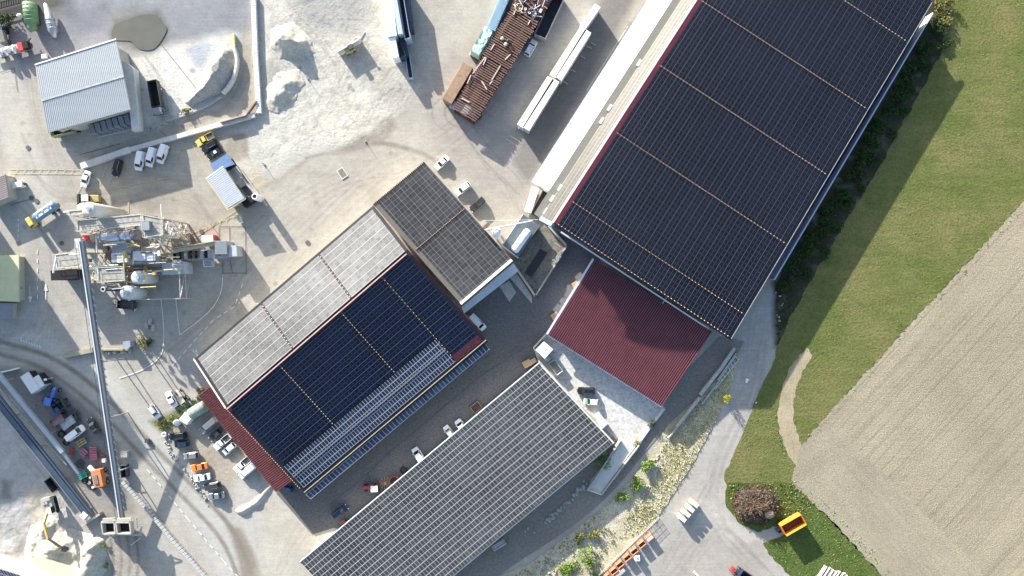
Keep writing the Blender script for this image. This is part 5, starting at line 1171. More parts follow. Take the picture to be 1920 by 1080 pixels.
for i in range(70):
    p = c + along * rnd.uniform(-5.0, 4.8) + across * rnd.uniform(-3.6, 3.6); p.z = 4.0 + rnd.uniform(0, .5); mb = MB(); k = rnd.random()
    if k < .5: d = Vector((rnd.uniform(-1, 1), rnd.uniform(-1, 1), rnd.uniform(-.2, .2))).normalized() * rnd.uniform(.5, 1.2); mb.cyl(p - d, p + d, rnd.uniform(.06, .14), n=7); nm, ca_ = 'scrap_pipe', 'pipe'
    elif k < .75: mb.torus(p, (rnd.uniform(-.4, .4), rnd.uniform(-.4, .4), 1), rnd.uniform(.25, .5), .12, 10, 5); nm, ca_ = 'scrap_ring', 'ring'
    else: mb.box(p, (rnd.uniform(.4, 1.1), rnd.uniform(.3, .7), .3), rnd.uniform(0, 3)); nm, ca_ = 'scrap_block', 'scrap'
    tagit(mb.build(nm, rnd.choice(scrap[:3] + scrap[1:2] + scrap[4:]), origin=p), {'scrap_pipe': 'short pipe thrown on the heap of scrap above the rusty beams', 'scrap_ring': 'metal ring thrown on the heap of scrap above the rusty beams', 'scrap_block': 'block-shaped piece on the heap of scrap above the rusty beams'}[nm], ca_, 'loose scrap, ' + ca_)
wheel_thing('metal_hoop', 'large ochre hoop on the scrap beside the blue container', 'hoop', (973, 14), 4.9, 1.0, .12, M('ochre_metal', (.5, .4, .25), .6))
for i, (x, y, r, m) in enumerate(((942, 72, .5, M('cream_lump', (.65, .6, .5), .8)), (948, 83, .55, M('cream_lump', (0, 0, 0))), (953, 76, .5, scrap[3]))):
    mb = MB(); mb.blob(X(x, y, 5.2), r, i, .3); tagit(mb.build('bundle', m, origin=X(x, y, 5)), ('cream lump nearest the green tarpaulin on the rusty beams', 'cream lump lying lowest on the rusty beams', 'dark lump lying between cream ones on the rusty beams')[i], 'bundle')
for i, (x, y) in enumerate(((861, 211), (874, 217))): wheel_thing('road_wheel', ('left', 'right')[i] + ' one of two wheels with red rims at the lower end of the rusty beams', 'wheel', (x, y), .45, .45, .16, rubber, (.3, -.5, 1), 'wheels at the stack end', PAINT['red'])
mb = MB(); mb.beam(X(845, 194, 2.5), X(893, 214, 2.5), 2.2, .3); tagit(mb.build('steel_ramp', steel, origin=X(870, 205)), 'grey sheet ramp closing the lower end of the rusty beams', 'ramp')

# stack of precast / white containers at the top
G6 = 'long white and blue-black boxes stacked at the top edge'
lb = M('lilac_white', (.42, .47, .58), .4, var=.08); db = M('night_blue', (.03, .05, .08), .4, var=.2)
container('white_box', 'longest brilliant white box on the left of the stack at the top edge', 'container', (722, -40), (735, 68), 2.6, 4.8, white_m, G6, lidmat=white_m)
container('white_box', 'short white box at the lower end of the stack at the top edge', 'container', (735, 70), (742, 108), 1.7, 4.4, white_m, G6, lidmat=white_m)
container('lilac_box', 'pale lilac box right of the longest white box at the top edge', 'container', (735, -30), (751, 64), 1.3, 5.2, lb, G6, lidmat=lb)
container('dark_box', 'night blue box with pale rim right of the pale lilac box', 'container', (747, -30), (764, 72), 1.5, 4.6, lb, G6, open_top=True, lidmat=db)
container('dark_box', 'rightmost night blue box of the stack at the top edge', 'container', (758, -30), (769, 56), 1.5, 3.6, db, G6, lidmat=db)
container('dark_box', 'short dark box in the gap below the lilac box', 'container', (744, 66), (755, 106), 1.7, 3.6, db, G6, open_top=True, lidmat=M('grey_floor', (.2, .22, .25), .6))
container('dark_box', 'dark box between the short dark box and the narrow gangway', 'container', (754, 72), (762, 106), 1.3, 2.6, db, G6, lidmat=db)
container('gangway', 'narrow dark gangway with pale rails reaching down from the boxes', 'gangway', (763, 100), (770, 146), 1.2, 1.6, lb, G6, open_top=True, lidmat=db)
# board with lamp trailer
t_ = thing('light_screen', 'thin pale screen on stand in the sand lot', 'screen', X(655, 90), world=True)
mb = MB(); mb.beam(X(634, 99, 1.2), X(676, 75, 1.2), .5, 2.2); mb.build('panel', M('pale_screen', (.55, .55, .52), .6), t_)
for p in ((636, 98), (655, 87), (674, 76)): mb = MB(); mb.beam(X(*p), X(*p) + Vector((1.5, 2.3, 0)), .2, .2); mb.build('foot', steel, t_)
t_ = thing('compact_machine', 'small yellow machine in front of the thin screen in the sand lot', 'machine', X(658, 96), ang(.86, -.5))
mb = MB(); mb.box((0, 0, 1.1), (2.6, 1.4, 1.4)); mb.build('body', M('dull_yellow', (.5, .4, .12), .6, var=.2), t_); mb = MB(); mb.box((.5, 0, 2.2), (1.2, 1.2, 1.0)); mb.build('cab', dark_steel, t_)
add_wheels(t_, [(.8, .7), (.8, -.7), (-.8, .7), (-.8, -.7)], .4)
for i, (x, y, h, w_) in enumerate(((577, 147, 5.2, 'at the foot of the upper sand heap'), (685, 265, 5.2, 'at the lower edge of the sand lot'), (495, 308, 4.6, 'beside the tan square near the hut'), (676, 77, 8.0, 'at the right end of the thin screen'), (974, 244, 16.0, 'with round head at the end of the white packs'), (98, 709, 8.0, 'at the bend of the haul road'), (960, 905, 4.0, 'in the shade behind the low shed'))):
    t_ = thing('lamp_post' if h > 7 else 'marker_pole', ('tall lamp post ' if h > 7 else 'thin dark pole ') + w_, 'lamp post' if h > 7 else 'pole', X(x, y), world=True)
    b = X(x, y); hh = min(h, 8.5); mb = MB(); mb.cyl(b, b + Vector((0, 0, hh * .34)), .07 if h < 7 else .11, n=6); mb.build('pole', dark_steel if h < 7 else steel, t_)
    mb = MB(); mb.cyl(b, b + Vector((0, 0, .25)), .3, n=8); mb.build('base', concrete, t_)
    if h > 7: mb = MB(); mb.box(b + Vector((0, 0, hh * .34)), (.7, .5, .2)); mb.build('lamp_head', white_paint, t_)

# ---------------- asphalt mixing plant ----------------
def frame_tower(name, label, pts, z0, z1, w=.22, levels=3, m=plant_steel, deck=True, brace=True):
    t_ = thing(name, label, 'steel frame', X(*pts[0]), world=True); P = [X(*p, z1) for p in pts]
    for p in P: mb = MB(); mb.beam(Vector((p.x, p.y, z0)), p, w, w); mb.build('post', m, t_)
    for k in range(1, levels + 1):
        z = z0 + (z1 - z0) * k / levels; mb = MB()
        for i in range(len(P)):
            a, b = P[i], P[(i + 1) % len(P)]; mb.beam(Vector((a.x, a.y, z)), Vector((b.x, b.y, z)), w * .8, w * .8)
            if brace: 
                zl = z0 + (z1 - z0) * (k - 1) / levels; mb.beam(Vector((a.x, a.y, zl)), Vector((b.x, b.y, z)), w * .5, w * .5)
        mb.build('ring_beam', m, t_)
    if deck:
        mb = MB(); mb.prism([p - Vector((0, 0, .15)) for p in P], [p - Vector((0, 0, .05)) for p in P]); mb.build('deck', M('chequer_deck', (.36, .35, .32), .6, .2, var=.3, scale=1.5, dirt=(.4, .36, .28), dirt_amt=.5), t_)
        mb = MB()
        for i in range(len(P)):
            a, b = P[i], P[(i + 1) % len(P)]; n = max(1, int((b - a).length / 1.5))
            for s_ in (.55, 1.1): mb.beam(a + Vector((0, 0, s_)), b + Vector((0, 0, s_)), .06, .06)
            for q in range(n): mb.beam(a + (b - a) * q / n, a + (b - a) * q / n + Vector((0, 0, 1.1)), .06, .06)
        mb.build('handrail', M('pale_handrail', (.6, .59, .52), .5), t_)
    return t_
def silo(label, base, r, z0, z1, m, cone=True, name='silo'):
    t_ = thing(name, label, 'silo', X(*base), world=True); b = X(*base); mb = MB()
    mb.lathe(b, (0, 0, 1), ([(z0, .4), (z0 + r * 1.2, r)] if cone else [(z0, r)]) + [(z1 - .5, r), (z1 - .15, r * .9), (z1, r * .6)], 24); mb.build('shell', m, t_, True)
    mb = MB(); mb.torus((b.x, b.y, z1 - .3), (0, 0, 1), r * .95, .07, 20, 5); [mb.beam((b.x + math.cos(a) * r * .95, b.y + math.sin(a) * r * .95, z1 - .3), (b.x + math.cos(a) * r * .95, b.y + math.sin(a) * r * .95, z1 + .6), .05, .05) for a in [i * math.pi / 4 for i in range(8)]]; mb.build('handrail', plant_steel, t_)
    mb = MB(); mb.cyl((b.x + r * .2, b.y, z1 - .05), (b.x + r * .2, b.y, z1 + .5), r * .3); mb.build('filter', steel, t_)
    mb = MB(); [mb.beam((b.x + dx * r * .8, b.y + dy * r * .8, 0), (b.x + dx * r * .8, b.y + dy * r * .8, z0 + r * 1.4), .2, .2) for dx, dy in ((.7, .7), (-.7, .7), (.7, -.7), (-.7, -.7))]; mb.build('leg_frame', plant_steel, t_)
    return t_
swhite = M('silo_cream', (.62, .6, .53), .5, var=.06, dirt=(.45, .4, .3), dirt_amt=.3); spale = M('silo_pale_blue', (.48, .53, .55), .5, var=.08, dirt=(.4, .38, .3), dirt_amt=.4)
silo('taller cream silo nearest the wheel loader', (232, 404), 1.75, 1.5, 15.5, swhite, False)
silo('shorter cream silo behind the taller one, left side', (196, 399), 1.6, 1.5, 9.5, swhite, False)
silo('pale blue silo at the lower edge of the plant, upper one of two', (293, 521), 1.7, 2, 9.5, spale, False)
silo('pale blue silo at the lower edge of the plant, lower one of two', (272, 548), 1.8, 2, 9.0, spale, False)
frame_tower('silo_gantry', 'cream gantry crossing beside the two cream silos', [(130, 396), (186, 391), (187, 398), (131, 404)], 0, 12, .2, 3)
frame_tower('upper_walkway', 'long railed walkway frame between silos and the drying drum', [(146, 414), (268, 402), (268, 422), (146, 434)], 0, 10, .22, 3)
frame_tower('sieve_tower', 'tall open steel tower right of the drying drum', [(268, 403), (304, 410), (306, 440), (272, 446)], 0, 13, .26, 4)
frame_tower('angled_scaffold', 'angled open steel frame at the right end of the plant', [(306, 410), (326, 415), (336, 430), (322, 446), (306, 442)], 0, 8, .22, 2, brace=True)
frame_tower('left_platform', 'cream railed platform at the left under the conveyor head', [(104, 478), (150, 472), (152, 500), (107, 503)], 0, 6, .2, 2, m=M('cream_steel', (.66, .63, .54), .5, var=.08))
frame_tower('middle_platform', 'ladder-like cream platform right of the conveyor head', [(156, 474), (182, 474), (184, 526), (164, 522)], 0, 7, .2, 2, m=M('cream_steel', (0, 0, 0)))
frame_tower('silo_scaffold', 'grey open frame around the two pale blue silos', [(236, 512), (336, 506), (338, 560), (240, 562)], 0, 6.5, .22, 2, deck=False)
frame_tower('core_platform', 'railed grey platform in the centre of the plant', [(184, 502), (232, 500), (234, 526), (186, 530)], 0, 9, .2, 2)
# drying drum
t_ = thing('drying_drum', 'bright metal drying drum with red burner in the centre of the plant', 'drum', X(215, 446), world=True); a = X(163, 447, 8.0); b = X(260, 440, 8.0); ax = (b - a).normalized(); L = (b - a).length
chrome = M('bright_drum_metal', (.62, .62, .66), .3, .6, var=.08)
mb = MB(); mb.lathe(a + ax * 3.3, ax, [(0, 1.2), (.1, 1.35), (5.2, 1.35), (5.25, 1.2), (5.5, 1.2), (5.55, 1.35), (8.2, 1.35), (8.3, 1.1)], 24); mb.build('drum', chrome, t_, True)
mb = MB(); mb.lathe(a + ax * 1.2, ax, [(0, .9), (.3, 1.3), (2.0, 1.3), (2.1, 1.1)], 20); mb.build('inlet_housing', M('tan_dusty', (.45, .36, .26), .6, .2, var=.2), t_, True)
mb = MB(); mb.box(a + ax * .3, (1.4, 1.5, 1.4)); mb.box(a + ax * -.4 + Vector((0, .5, .3)), (.8, .6, .9)); mb.build('burner', PAINT['red'], t_)
mb = MB(); mb.lathe(a + ax * 11.6, ax, [(0, 1.2), (.2, 1.5), (1.8, 1.5), (2.1, 1.0)], 18); mb.build('outlet_housing', M('brown_grey_metal', (.25, .22, .23), .5, .4, var=.2), t_, True)
mb = MB(); mb.beam(a - Vector((0, 0, 1.9)), b - Vector((0, 0, 1.9)), 1.6, .4); [mb.beam(a + ax * k - Vector((0, 0, 8)), a + ax * k - Vector((0, 0, 1.8)), .4, .4) for k in (1, 5, 9, 13)]; mb.build('support', dark_steel, t_)
mb = MB(); q = X(200, 458, 8.2); mb.cyl(q, X(236, 454, 8.2), .45, n=10); mb.cyl(X(232, 450, 8.4), X(236, 432, 8.4), .3, n=8); mb.build('flue', swhite, t_)
mb = MB(); [mb.torus(a + ax * k, ax, 1.42, .1, 20, 6) for k in (4.0, 8.5, 10.5)]; mb.build('tyre_ring', steel, t_)
bh = thing('filter_house', 'grey box filter house with ribs in the plant core', 'filter', X(268, 480), world=True)
mb = MB(); mb.prism([X(x, y, 1) for x, y in ((222, 466), (300, 460), (304, 500), (226, 504))], [X(x, y, 7.5) for x, y in ((232, 470), (294, 466), (297, 492), (234, 496))]); mb.build('body', M('dusty_grey', (.36, .36, .35), .6, var=.2, dirt=(.4, .34, .24), dirt_amt=.6), bh)
mb = MB(); [mb.beam(X(x, 471, 7.6), X(x + 2, 494, 7.6), .25, .25) for x in (236, 250, 264, 278, 292)]; mb.build('rib', steel, bh)
mb = MB(); mb.box(X(262, 480, 8), (3.2, 2.4, .8)); mb.box(X(282, 480, 7.9), (2.6, 2.4, .6)); mb.build('hatch', M('pale_blue_grey_wall', (0, 0, 0)), bh)
for i, (x, y, w, d_, z, zt, m, l) in enumerate(((206, 480, 2.0, 1.8, 2, 7.5, rust, 'rust brown box left of the plant core'), (218, 483, 2.2, 2.4, 2, 8.0, M('silver_box', (.5, .5, .5), .4, .5), 'silver machine box left of the plant core'), (229, 484, 2.4, 2.0, 3, 8.4, white_paint, 'white machine box in the plant core'), (228, 466, 4.5, 2.6, 3, 8.6, M('slate_box', (.24, .26, .28), .5), 'slate blue housing under the drying drum'), (325, 503, 5.6, 3.0, 0, 5.0, M('pale_sheet_roof2', (.4, .44, .48), .5), 'plain pale blue-grey flat roof at the lower right of the plant'), (146, 456, 1.4, 2.2, 0, 11, M('lilac_panel', (.5, .52, .58), .5), 'lilac panel box at the conveyor head'), (109, 516, 3.5, 2.4, 0, 6.2, black, 'left black open hopper under the cream platform'), (134, 514, 3.0, 2.4, 0, 6.2, black, 'right black open hopper under the cream platform'), (272, 423, 2.0, 2.2, 8, 14, M('slate_box', (0, 0, 0)), 'blue-grey chute on the sieve tower'), (214, 518, 4.5, 2.6, 0, 6, plant_steel, 'dusty block under the core platform'), (196, 540, 1.2, 1.0, 0, 5, steel, 'small grey box by the plant chimney'))):
    p = X(x, y, zt); t_ = thing('plant_unit', l, 'machine housing', (p.x, p.y, 0), world=True); mb = MB(); mb.box((p.x, p.y, (z + zt) / 2), (w, d_, zt - z), .06); mb.build('casing', m, t_)
    mb = MB(); mb.box((p.x, p.y, zt + .06), (w + .15, d_ + .15, .12), .06); mb.build('lid', m if m is not black else black, t_)
ch = thing('plant_chimney', 'slim chimney with black mouth on the left below the plant', 'chimney', X(235, 542), world=True); b = X(232, 541)
mb = MB(); b2 = X(193, 542.5, 12); mb.cyl((b2.x, b2.y, 0), (b2.x, b2.y, 12), .5, n=14); mb.build('flue', dark_steel, ch, True)
mb = MB(); mb.torus((b2.x, b2.y, 12), (0, 0, 1), .5, .1); mb.build('rim', white_paint, ch); mb = MB(); mb.cyl((b2.x, b2.y, 11.95), (b2.x, b2.y, 12.05), .42, n=14); mb.build('mouth', black, ch)
mb = MB(); mb.beam((b2.x, b2.y, 9), X(232, 540, 9), .15, .15); mb.beam((b2.x, b2.y, 11), X(232, 538, 9), .12, .12); mb.build('brace', white_paint, ch)
for nm_, lab_, org_, m_, r_, lst in (('yellow_pipework', 'yellow pipes and rails running down the middle of the plant', (235, 480), M('dull_yellow', (0, 0, 0)), .17, ((231, 470, 234, 530, 8.5), (237, 456, 262, 462, 9), (238, 463, 258, 458, 9), (226, 500, 244, 500, 8), (236, 528, 250, 530, 8))), ('white_pipework', 'white pipes and ducts bent around the left side of the plant', (150, 440), white_paint, .22, ((168, 500, 222, 497, 8), (120, 398, 160, 394, 11), (130, 478, 152, 476, 8.6), (106, 482, 100, 512, 8.4), (160, 396, 176, 402, 11.5), (176, 402, 176, 396, 11.5)))):
    t_ = thing(nm_, lab_, 'pipework', X(*org_), world=True)
    for a, b, c, d_, z in lst: mb = MB(); mb.cyl(X(a, b, z), X(c, d_, z), r_, n=8); mb.build('pipe', m_, t_)
pr = thing('pipe_rack', 'tangle of thin pipes, ladders and ducts over the core of the plant', 'pipework', X(230, 470), world=True); rp_ = random.Random(11)
duc = [M('rust_brown_duct', (.16, .09, .06), .8, var=.3), plant_steel, M('cream_steel', (0, 0, 0)), dark_steel, M('dull_yellow', (0, 0, 0)), M('tan_dusty', (0, 0, 0))]
for i in range(90):
    x, y = rp_.uniform(160, 322), rp_.uniform(408, 540); z = rp_.uniform(5, 10); L_ = rp_.uniform(1, 5); a = X(x, y, z); k = rp_.random()
    d_ = Vector((1, .06, 0)) if k < .45 else (Vector((-.06, 1, 0)) if k < .85 else Vector((.5, .6, .6)).normalized()); mb = MB()
    if i % 4 == 0: mb.beam(a, a + d_ * L_ * .5, .7, .6)
    else: mb.cyl(a, a + d_ * L_, rp_.uniform(.06, .2), n=6)
    mb.build('pipe' if i % 4 else 'duct', rp_.choice(duc), pr)
fb = thing('feed_bins', 'row of cold feed bins with long belt at the right of the plant', 'feeder', X(370, 475), world=True)
tanb = M('tan_bins', (.32, .27, .2), .8, var=.3, scale=1.4, dirt=(.5, .43, .3), dirt_amt=.6)
mb = MB(); mb.prism([X(x, y, 0) for x, y in ((318, 440), (356, 436), (360, 460), (322, 464))], [X(x, y, 4.5) for x, y in ((320, 440), (354, 438), (358, 458), (322, 462))]); mb.build('hopper', tanb, fb)
for x in (328, 338, 348, 358, 368, 378, 386, 393, 399):
    mb = MB(); c_ = X(x, 479 - (x - 328) * .04, 3.6); mb.box((c_.x, c_.y, 2.4), (1.05, 2.4, 2.4), .03); mb.build('bin', tanb if x < 370 else steel, fb); mb = MB(); mb.box((c_.x, c_.y, 3.66), (.8, 2.0, .1), .03); mb.build('opening', black if int(x) % 3 else M('grey_load', (.35, .34, .33), .9, var=.3), fb)
mb = MB(); mb.beam(X(322, 472, 5), X(404, 456, 4), .9, .3); mb.beam(X(322, 466, 5.4), X(404, 452, 4.3), .15, .8); mb.build('belt', M('ochre_belt', (.5, .44, .3), .7, var=.2), fb)
mb = MB(); mb.beam(X(350, 488, 2), X(440, 480, 3), .7, .3); mb.build('lower_belt', steel, fb)
mb = MB(); [mb.beam(X(a, b, .1), X(c, d, 5.5), .25, .25) for a, b, c, d in ((310, 470, 320, 440), (318, 490, 324, 462), (300, 452, 318, 440), (326, 488, 322, 470))]; mb.build('brace', plant_steel, fb)
s, t_ = simple_roofed('control_cabin', 'small cabin with ribbed blue-grey roof over the end of the feed bins', 'cabin', ((403, 452), (404, 477), (426, 476), (425, 451)), 4.5, ribr, grey_wall, 14, amp=0.1)
s, t_ = simple_roofed('pale_annex_cabin', 'smooth pale blue roof attached right of the ribbed cabin roof', 'cabin', ((428, 460), (429, 482), (444, 480), (443, 460)), 4.0, M('pale_sheet_roof2', (0, 0, 0)), grey_wall)
s, t_ = simple_roofed('dosing_box', 'square white-rimmed box below the lower belt', 'box', ((381, 488), (383, 500), (396, 500), (396, 488)), 2.6, M('bluish_grey_top', (.3, .32, .36), .5), grey_wall); 
s.line((0, 0), (1, 0), .15, .2, .1, 1).build('trim', white_paint, t_); s.line((0, 1), (1, 1), .15, .2, .1, 1).build('trim', white_paint, t_); s.line((0, 0), (0, 1), .15, .2, .1, 1).build('trim', white_paint, t_)
container('generator', 'red and white generator box above the feed belt', 'generator', (378, 448), (400, 447), 1.9, 2.6, PAINT['red'], lidmat=M('pinkish_white', (.7, .6, .58), .5))
t_ = thing('electric_cabinet', 'small pale cabinet standing at the end of the yellow hatching', 'cabinet', X(452, 412), ang(.3, .95)); mb = MB(); mb.box((0, 0, 1), (2.0, .8, 2.0)); mb.build('body', white_paint, t_); mb = MB(); mb.box((0, 0, 2.05), (2.1, .9, .1)); mb.build('roof', cream_m, t_)
# inclined conveyor
cv = thing('conveyor_bridge', 'long inclined grey conveyor gallery from the plant down to the dark feed hoppers', 'conveyor', X(200, 700), world=True)
P0 = X(153, 452, 14.0); P1 = X(229, 974, 3.0)
mb = MB(); mb.beam(P0, P1, 1.2, .9); mb.build('gallery', M('conveyor_grey', (.16, .175, .195), .5, .1, var=.08), cv)
d = (P1 - P0).normalized(); side = Vector((d.y, -d.x, 0)).normalized()
mb = MB(); mb.beam(P0 - side * -.42 + Vector((0, 0, .5)), P1 - side * -.42 + Vector((0, 0, .5)), .26, .15); mb.v = mb.v; mb.build('cover_edge', white_m, cv)
mb = MB(); mb.beam(P0 + side * 1.0 - Vector((0, 0, .2)), P1 + side * 1.0 - Vector((0, 0, .2)), .12, .12); mb.beam(P0 + side * 1.3 + Vector((0, 0, .6)), P1 + side * 1.3 + Vector((0, 0, .6)), .08, .08)
L = (P1 - P0).length; [mb.beam(P0 + d * k + side * .7 - Vector((0, 0, .2)), P0 + d * k + side * 1.3 - Vector((0, 0, .2)), .08, .08) for k in range(1, int(L), 2)]; mb.build('outer_rail', dark_steel, cv)
mb = MB(); [mb.beam(P0 + d * k - side * .95 + Vector((0, 0, .3)), P0 + d * (k + 1) - side * 1.15 + Vector((0, 0, -.2)), .25, .12) for k in range(12, int(L) - 1, 2)]; mb.beam(P0 + d * 12 - side * 1.0, P1 - d * 2 - side * 1.0, .06, .06); mb.build('roller_guard', steel, cv)
for k in (.22, .42, .62, .82):
    p = P0 + (P1 - P0) * k; mb = MB(); [mb.beam(Vector((p.x, p.y, 0)) + side * s * 1.2, p + side * s * .5 - Vector((0, 0, .4)), .22, .22) for s in (-1, 1)]; mb.beam(Vector((p.x, p.y, p.z * .5)) - side * .9, Vector((p.x, p.y, p.z * .5)) + side * .9, .15, .15); mb.build('trestle', steel, cv)
hp = thing('feed_hoppers', 'pair of black-mouthed feed hoppers at the foot of the long conveyor', 'hopper', X(228, 990), world=True)
for (x0, x1) in ((193, 217), (220, 246)):
    q = [(x0, 978), (x1, 978), (x1 + 2, 999), (x0 + 3, 999)]; mb = MB()
    for i in range(4): mb.beam(X(*q[i], 4.2), X(*q[(i + 1) % 4], 4.2), .3, 1.6)
    mb.build('hopper_rim', plant_steel, hp); mb = MB(); mb.prism([X(*p, 1.0) for p in q], [X(*p, 3.4) for p in q]); mb.build('hopper_throat', black, hp)
    mb = MB(); mb.beam(X(x0, 975, 4.8), X(x1, 974, 4.8), .9, .3); mb.build('shield', cream_m, hp)
mb = MB(); mb.beam(X(196, 1001, 3), X(266, 1003, 3), .4, .4); mb.beam(X(266, 986, 3.4), X(262, 1004, 3), .4, .4); mb.beam(X(246, 1022, 2), X(264, 1008, 3), .25, .25); mb.beam(X(190, 978, 4), X(216, 970, 5), .2, .2); mb.beam(X(250, 976, 4), X(258, 968, 5), .2, .2); mb.beam(X(256, 970, 5), X(258, 990, 4), .2, .2); mb.build('frame', plant_steel, hp)
[MB().beam(X(x, 990, .1), X(x, 990, 3.4), .3, .3).build('post', plant_steel, hp) for x in (194, 218, 248)]
# second conveyor pair, lower left
cv = thing('steel_conveyor', 'dark steel belt conveyor running along the sand pit from the left edge', 'conveyor', X(90, 850), world=True)
for (a, b_, w) in (((-20, 735), (166, 968), 1.5), ((-12, 728), (172, 962), .5)): 
    mb = MB(); mb.beam(X(*a, 5.5), X(*b_, 1.8), w, .5); mb.build('belt_frame', M('blue_dark_steel', (.1, .13, .17), .4, .4, var=.15), cv)
mb = MB(); mb.beam(X(-26, 738, 5.9), X(160, 972, 2.2), .15, .15); mb.build('handrail', steel, cv)
for k in (.2, .45, .7, .95):
    p = X(-20, 735, 5.5).lerp(X(166, 968, 1.8), k); mb = MB(); [mb.beam(Vector((p.x + s, p.y, 0)), p, .2, .2) for s in (-.8, .8)]; mb.build('trestle', steel, cv)
mb = MB(); mb.box(X(160, 965, 1.5), (1.6, 1.6, 1.6), .8); mb.cyl(X(155, 970, 1.5), X(163, 975, 1.5), .3); mb.build('drive', white_paint, cv)
cv = thing('pipe_conveyor', 'pale blue-grey closed conveyor parallel to the dark steel one', 'conveyor', X(70, 770), world=True)
mb = MB(); mb.beam(X(-20, 680, 4), X(118, 848, 3), 1.0, .8); mb.beam(X(118, 848, 3), X(148, 888, 1.5), .7, .6); mb.build('tube', M('pale_conveyor', (.36, .42, .46), .4, .2, var=.1), cv)
mb = MB(); mb.beam(X(-26, 700, 3), X(125, 872, 2), .3, .2); mb.build('handrail', steel, cv)
for k in (.2, .5, .8): p = X(-20, 680, 4).lerp(X(118, 848, 3), k); MB().beam(Vector((p.x, p.y, 0)), p, .3, .3).build('trestle', steel, cv)
mb = MB(); mb.beam(X(156, 984, .8), X(190, 962, .8), .6, 1.6); tagit(mb.build('end_wall', concrete, origin=X(173, 973)), 'short concrete wall at the foot of the dark steel conveyor', 'wall')
container('dark_hopper', 'dark tilted steel hopper beside the steel conveyor in the sand pit', 'hopper', (88, 898), (104, 920), 2.2, 2.4, dark_steel, open_top=True)
# ---------------- farm yard bits, shaded machinery yard ----------------
def tagged(mb, name, mat, label, cat, group=None, org=None, smooth=False):
    o = mb.build(name, mat, origin=org, smooth=smooth); return tagit(o, label, cat, group)
container('white_container', 'larger of two white boxes at the bend of the haul road', 'container', (45, 702), (66, 734), 2.4, 3.0, M('container_white', (.6, .62, .64), .5, var=.05), lidmat=M('container_white', (0, 0, 0)))
container('white_container', 'smaller of two white boxes at the bend of the haul road', 'container', (66, 706), (78, 726), 2.0, 2.6, M('container_white', (0, 0, 0)), lidmat=M('container_white', (0, 0, 0)))
for i, (x0, y0, x1, y1) in enumerate(((58, 697, 70, 716), (75, 701, 90, 719))):
    mb = MB(); mb.beam(X(x0, y0, 1.3), X(x1, y1, 1.3), .9, 2.4); tagged(mb, 'dark_box', M('blue_black_box', (.02, .025, .04), .5), ('dark box standing against the larger white box', 'dark box standing against the smaller white box')[i], 'box', org=X(x0, y0))
container('water_bowser', 'dark blue box with round end below the blue tractor', 'box', (96, 780), (110, 768), 1.8, 1.8, M('dull_navy', (.06, .08, .14), .6, var=.2))
for i, (x, y, r, l) in enumerate(((115, 814, .8, 'big dark tyre left of the white van'), (124, 829, .7, 'big dark tyre second left of the white van'), (160, 901, .75, 'black tyre below the green machine parts, leftmost'), (169, 895, .55, 'black tyre with white hub by the orange machine roof'), (167, 905, .7, 'black tyre with pale rim lowest but one by the orange machine'), (174, 913, .6, 'lowest tyre with pale top by the orange machine'), (176, 897, .6, 'dark red rimmed tyre touching the orange machine'), (757, 882, .75, 'black tyre lying alone beside the low shed edge'))):
    wheel_thing('loose_tyre', l, 'tyre', (x, y), .25, r, .25, rubber, hubm=(white_paint if i in (3, 4, 5) else (PAINT['red'] if i == 6 else None)))
def harrow(label, x, y, w, l, m, rows=4, name='farm_implement', d=(1, 0), h=.8):
    t_ = thing(name, label, 'farm implement', X(x, y), ang(*d)); r = random.Random(int(x))
    mb = MB()
    for i in range(rows): mb.beam((-l / 2, -w / 2 + w * i / (rows - 1), h), (l / 2, -w / 2 + w * i / (rows - 1), h), .28, .22)
    for s in (-.4, 0, .4): mb.beam((l * s, -w / 2, h - .1), (l * s, w / 2, h - .1), .14, .14)
    mb.build('frame', m, t_); mb = MB()
    for i in range(rows):
        for k in range(5): p = Vector((-l / 2 + l * (k + .5) / 5, -w / 2 + w * i / (rows - 1), h)); mb.beam(p, p + Vector((r.uniform(-.2, .2), .1, -h)), .08, .08)
    mb.build('tine', dark_steel, t_); mb = MB(); mb.cyl((l / 2, 0, h), (l / 2 + .9, 0, h * .5), .08); mb.build('drawbar', dark_steel, t_)
    return t_
pk = M('faded_pink_red', (.45, .16, .2), .6, var=.2)
harrow('upper red and pink ribbed implement in the machinery yard', 178, 844, 1.7, 1.9, pk); harrow('lower red and pink ribbed implement in the machinery yard', 179, 856, 1.2, 1.9, pk)
harrow('dark red implement at the left edge of the machinery yard', 136, 846, 1.6, 1.0, PAINT['red'], 3); harrow('ochre implement below the white van', 156, 828, 1.3, 2.6, M('dull_yellow', (0, 0, 0)), 3, d=(.8, -.5))
harrow('tangle of pink-red rods in the middle of the machinery yard', 160, 847, 1.4, 1.6, M('faded_pink_red', (0, 0, 0)), 3, d=(.7, .7)); harrow('rusty implement behind the blue tractor', 87, 751, 1.4, 1.4, rust, 3)
harrow('green implement among the tyres next to the orange machine', 158, 889, 1.6, 2.2, PAINT['teal'], 4, d=(.9, -.4)); harrow('dark implement between the pink tangle and the green parts', 152, 868, 1.6, 1.8, dark_steel, 3, d=(.6, .8))
harrow('grey implement beside the green trailer', 142, 771, 1.0, 1.6, dark_steel, 3, d=(.9, .3)); harrow('small red and white implement under the conveyor', 211, 830, 1.0, 1.0, PAINT['red'], 3); harrow('red implement with white box right of the pink ribs', 196, 857, 1.2, 1.0, PAINT['red'], 3)
harrow('small red implement at the low shed edge in the courtyard', 646, 978, 1.0, 1.2, PAINT['red'], 3, d=(.8, -.6)); harrow('red implement at the top of the trailer on the bottom edge', 1372, 1066, 1.1, 1.6, PAINT['red'], 3, d=(.8, .6))
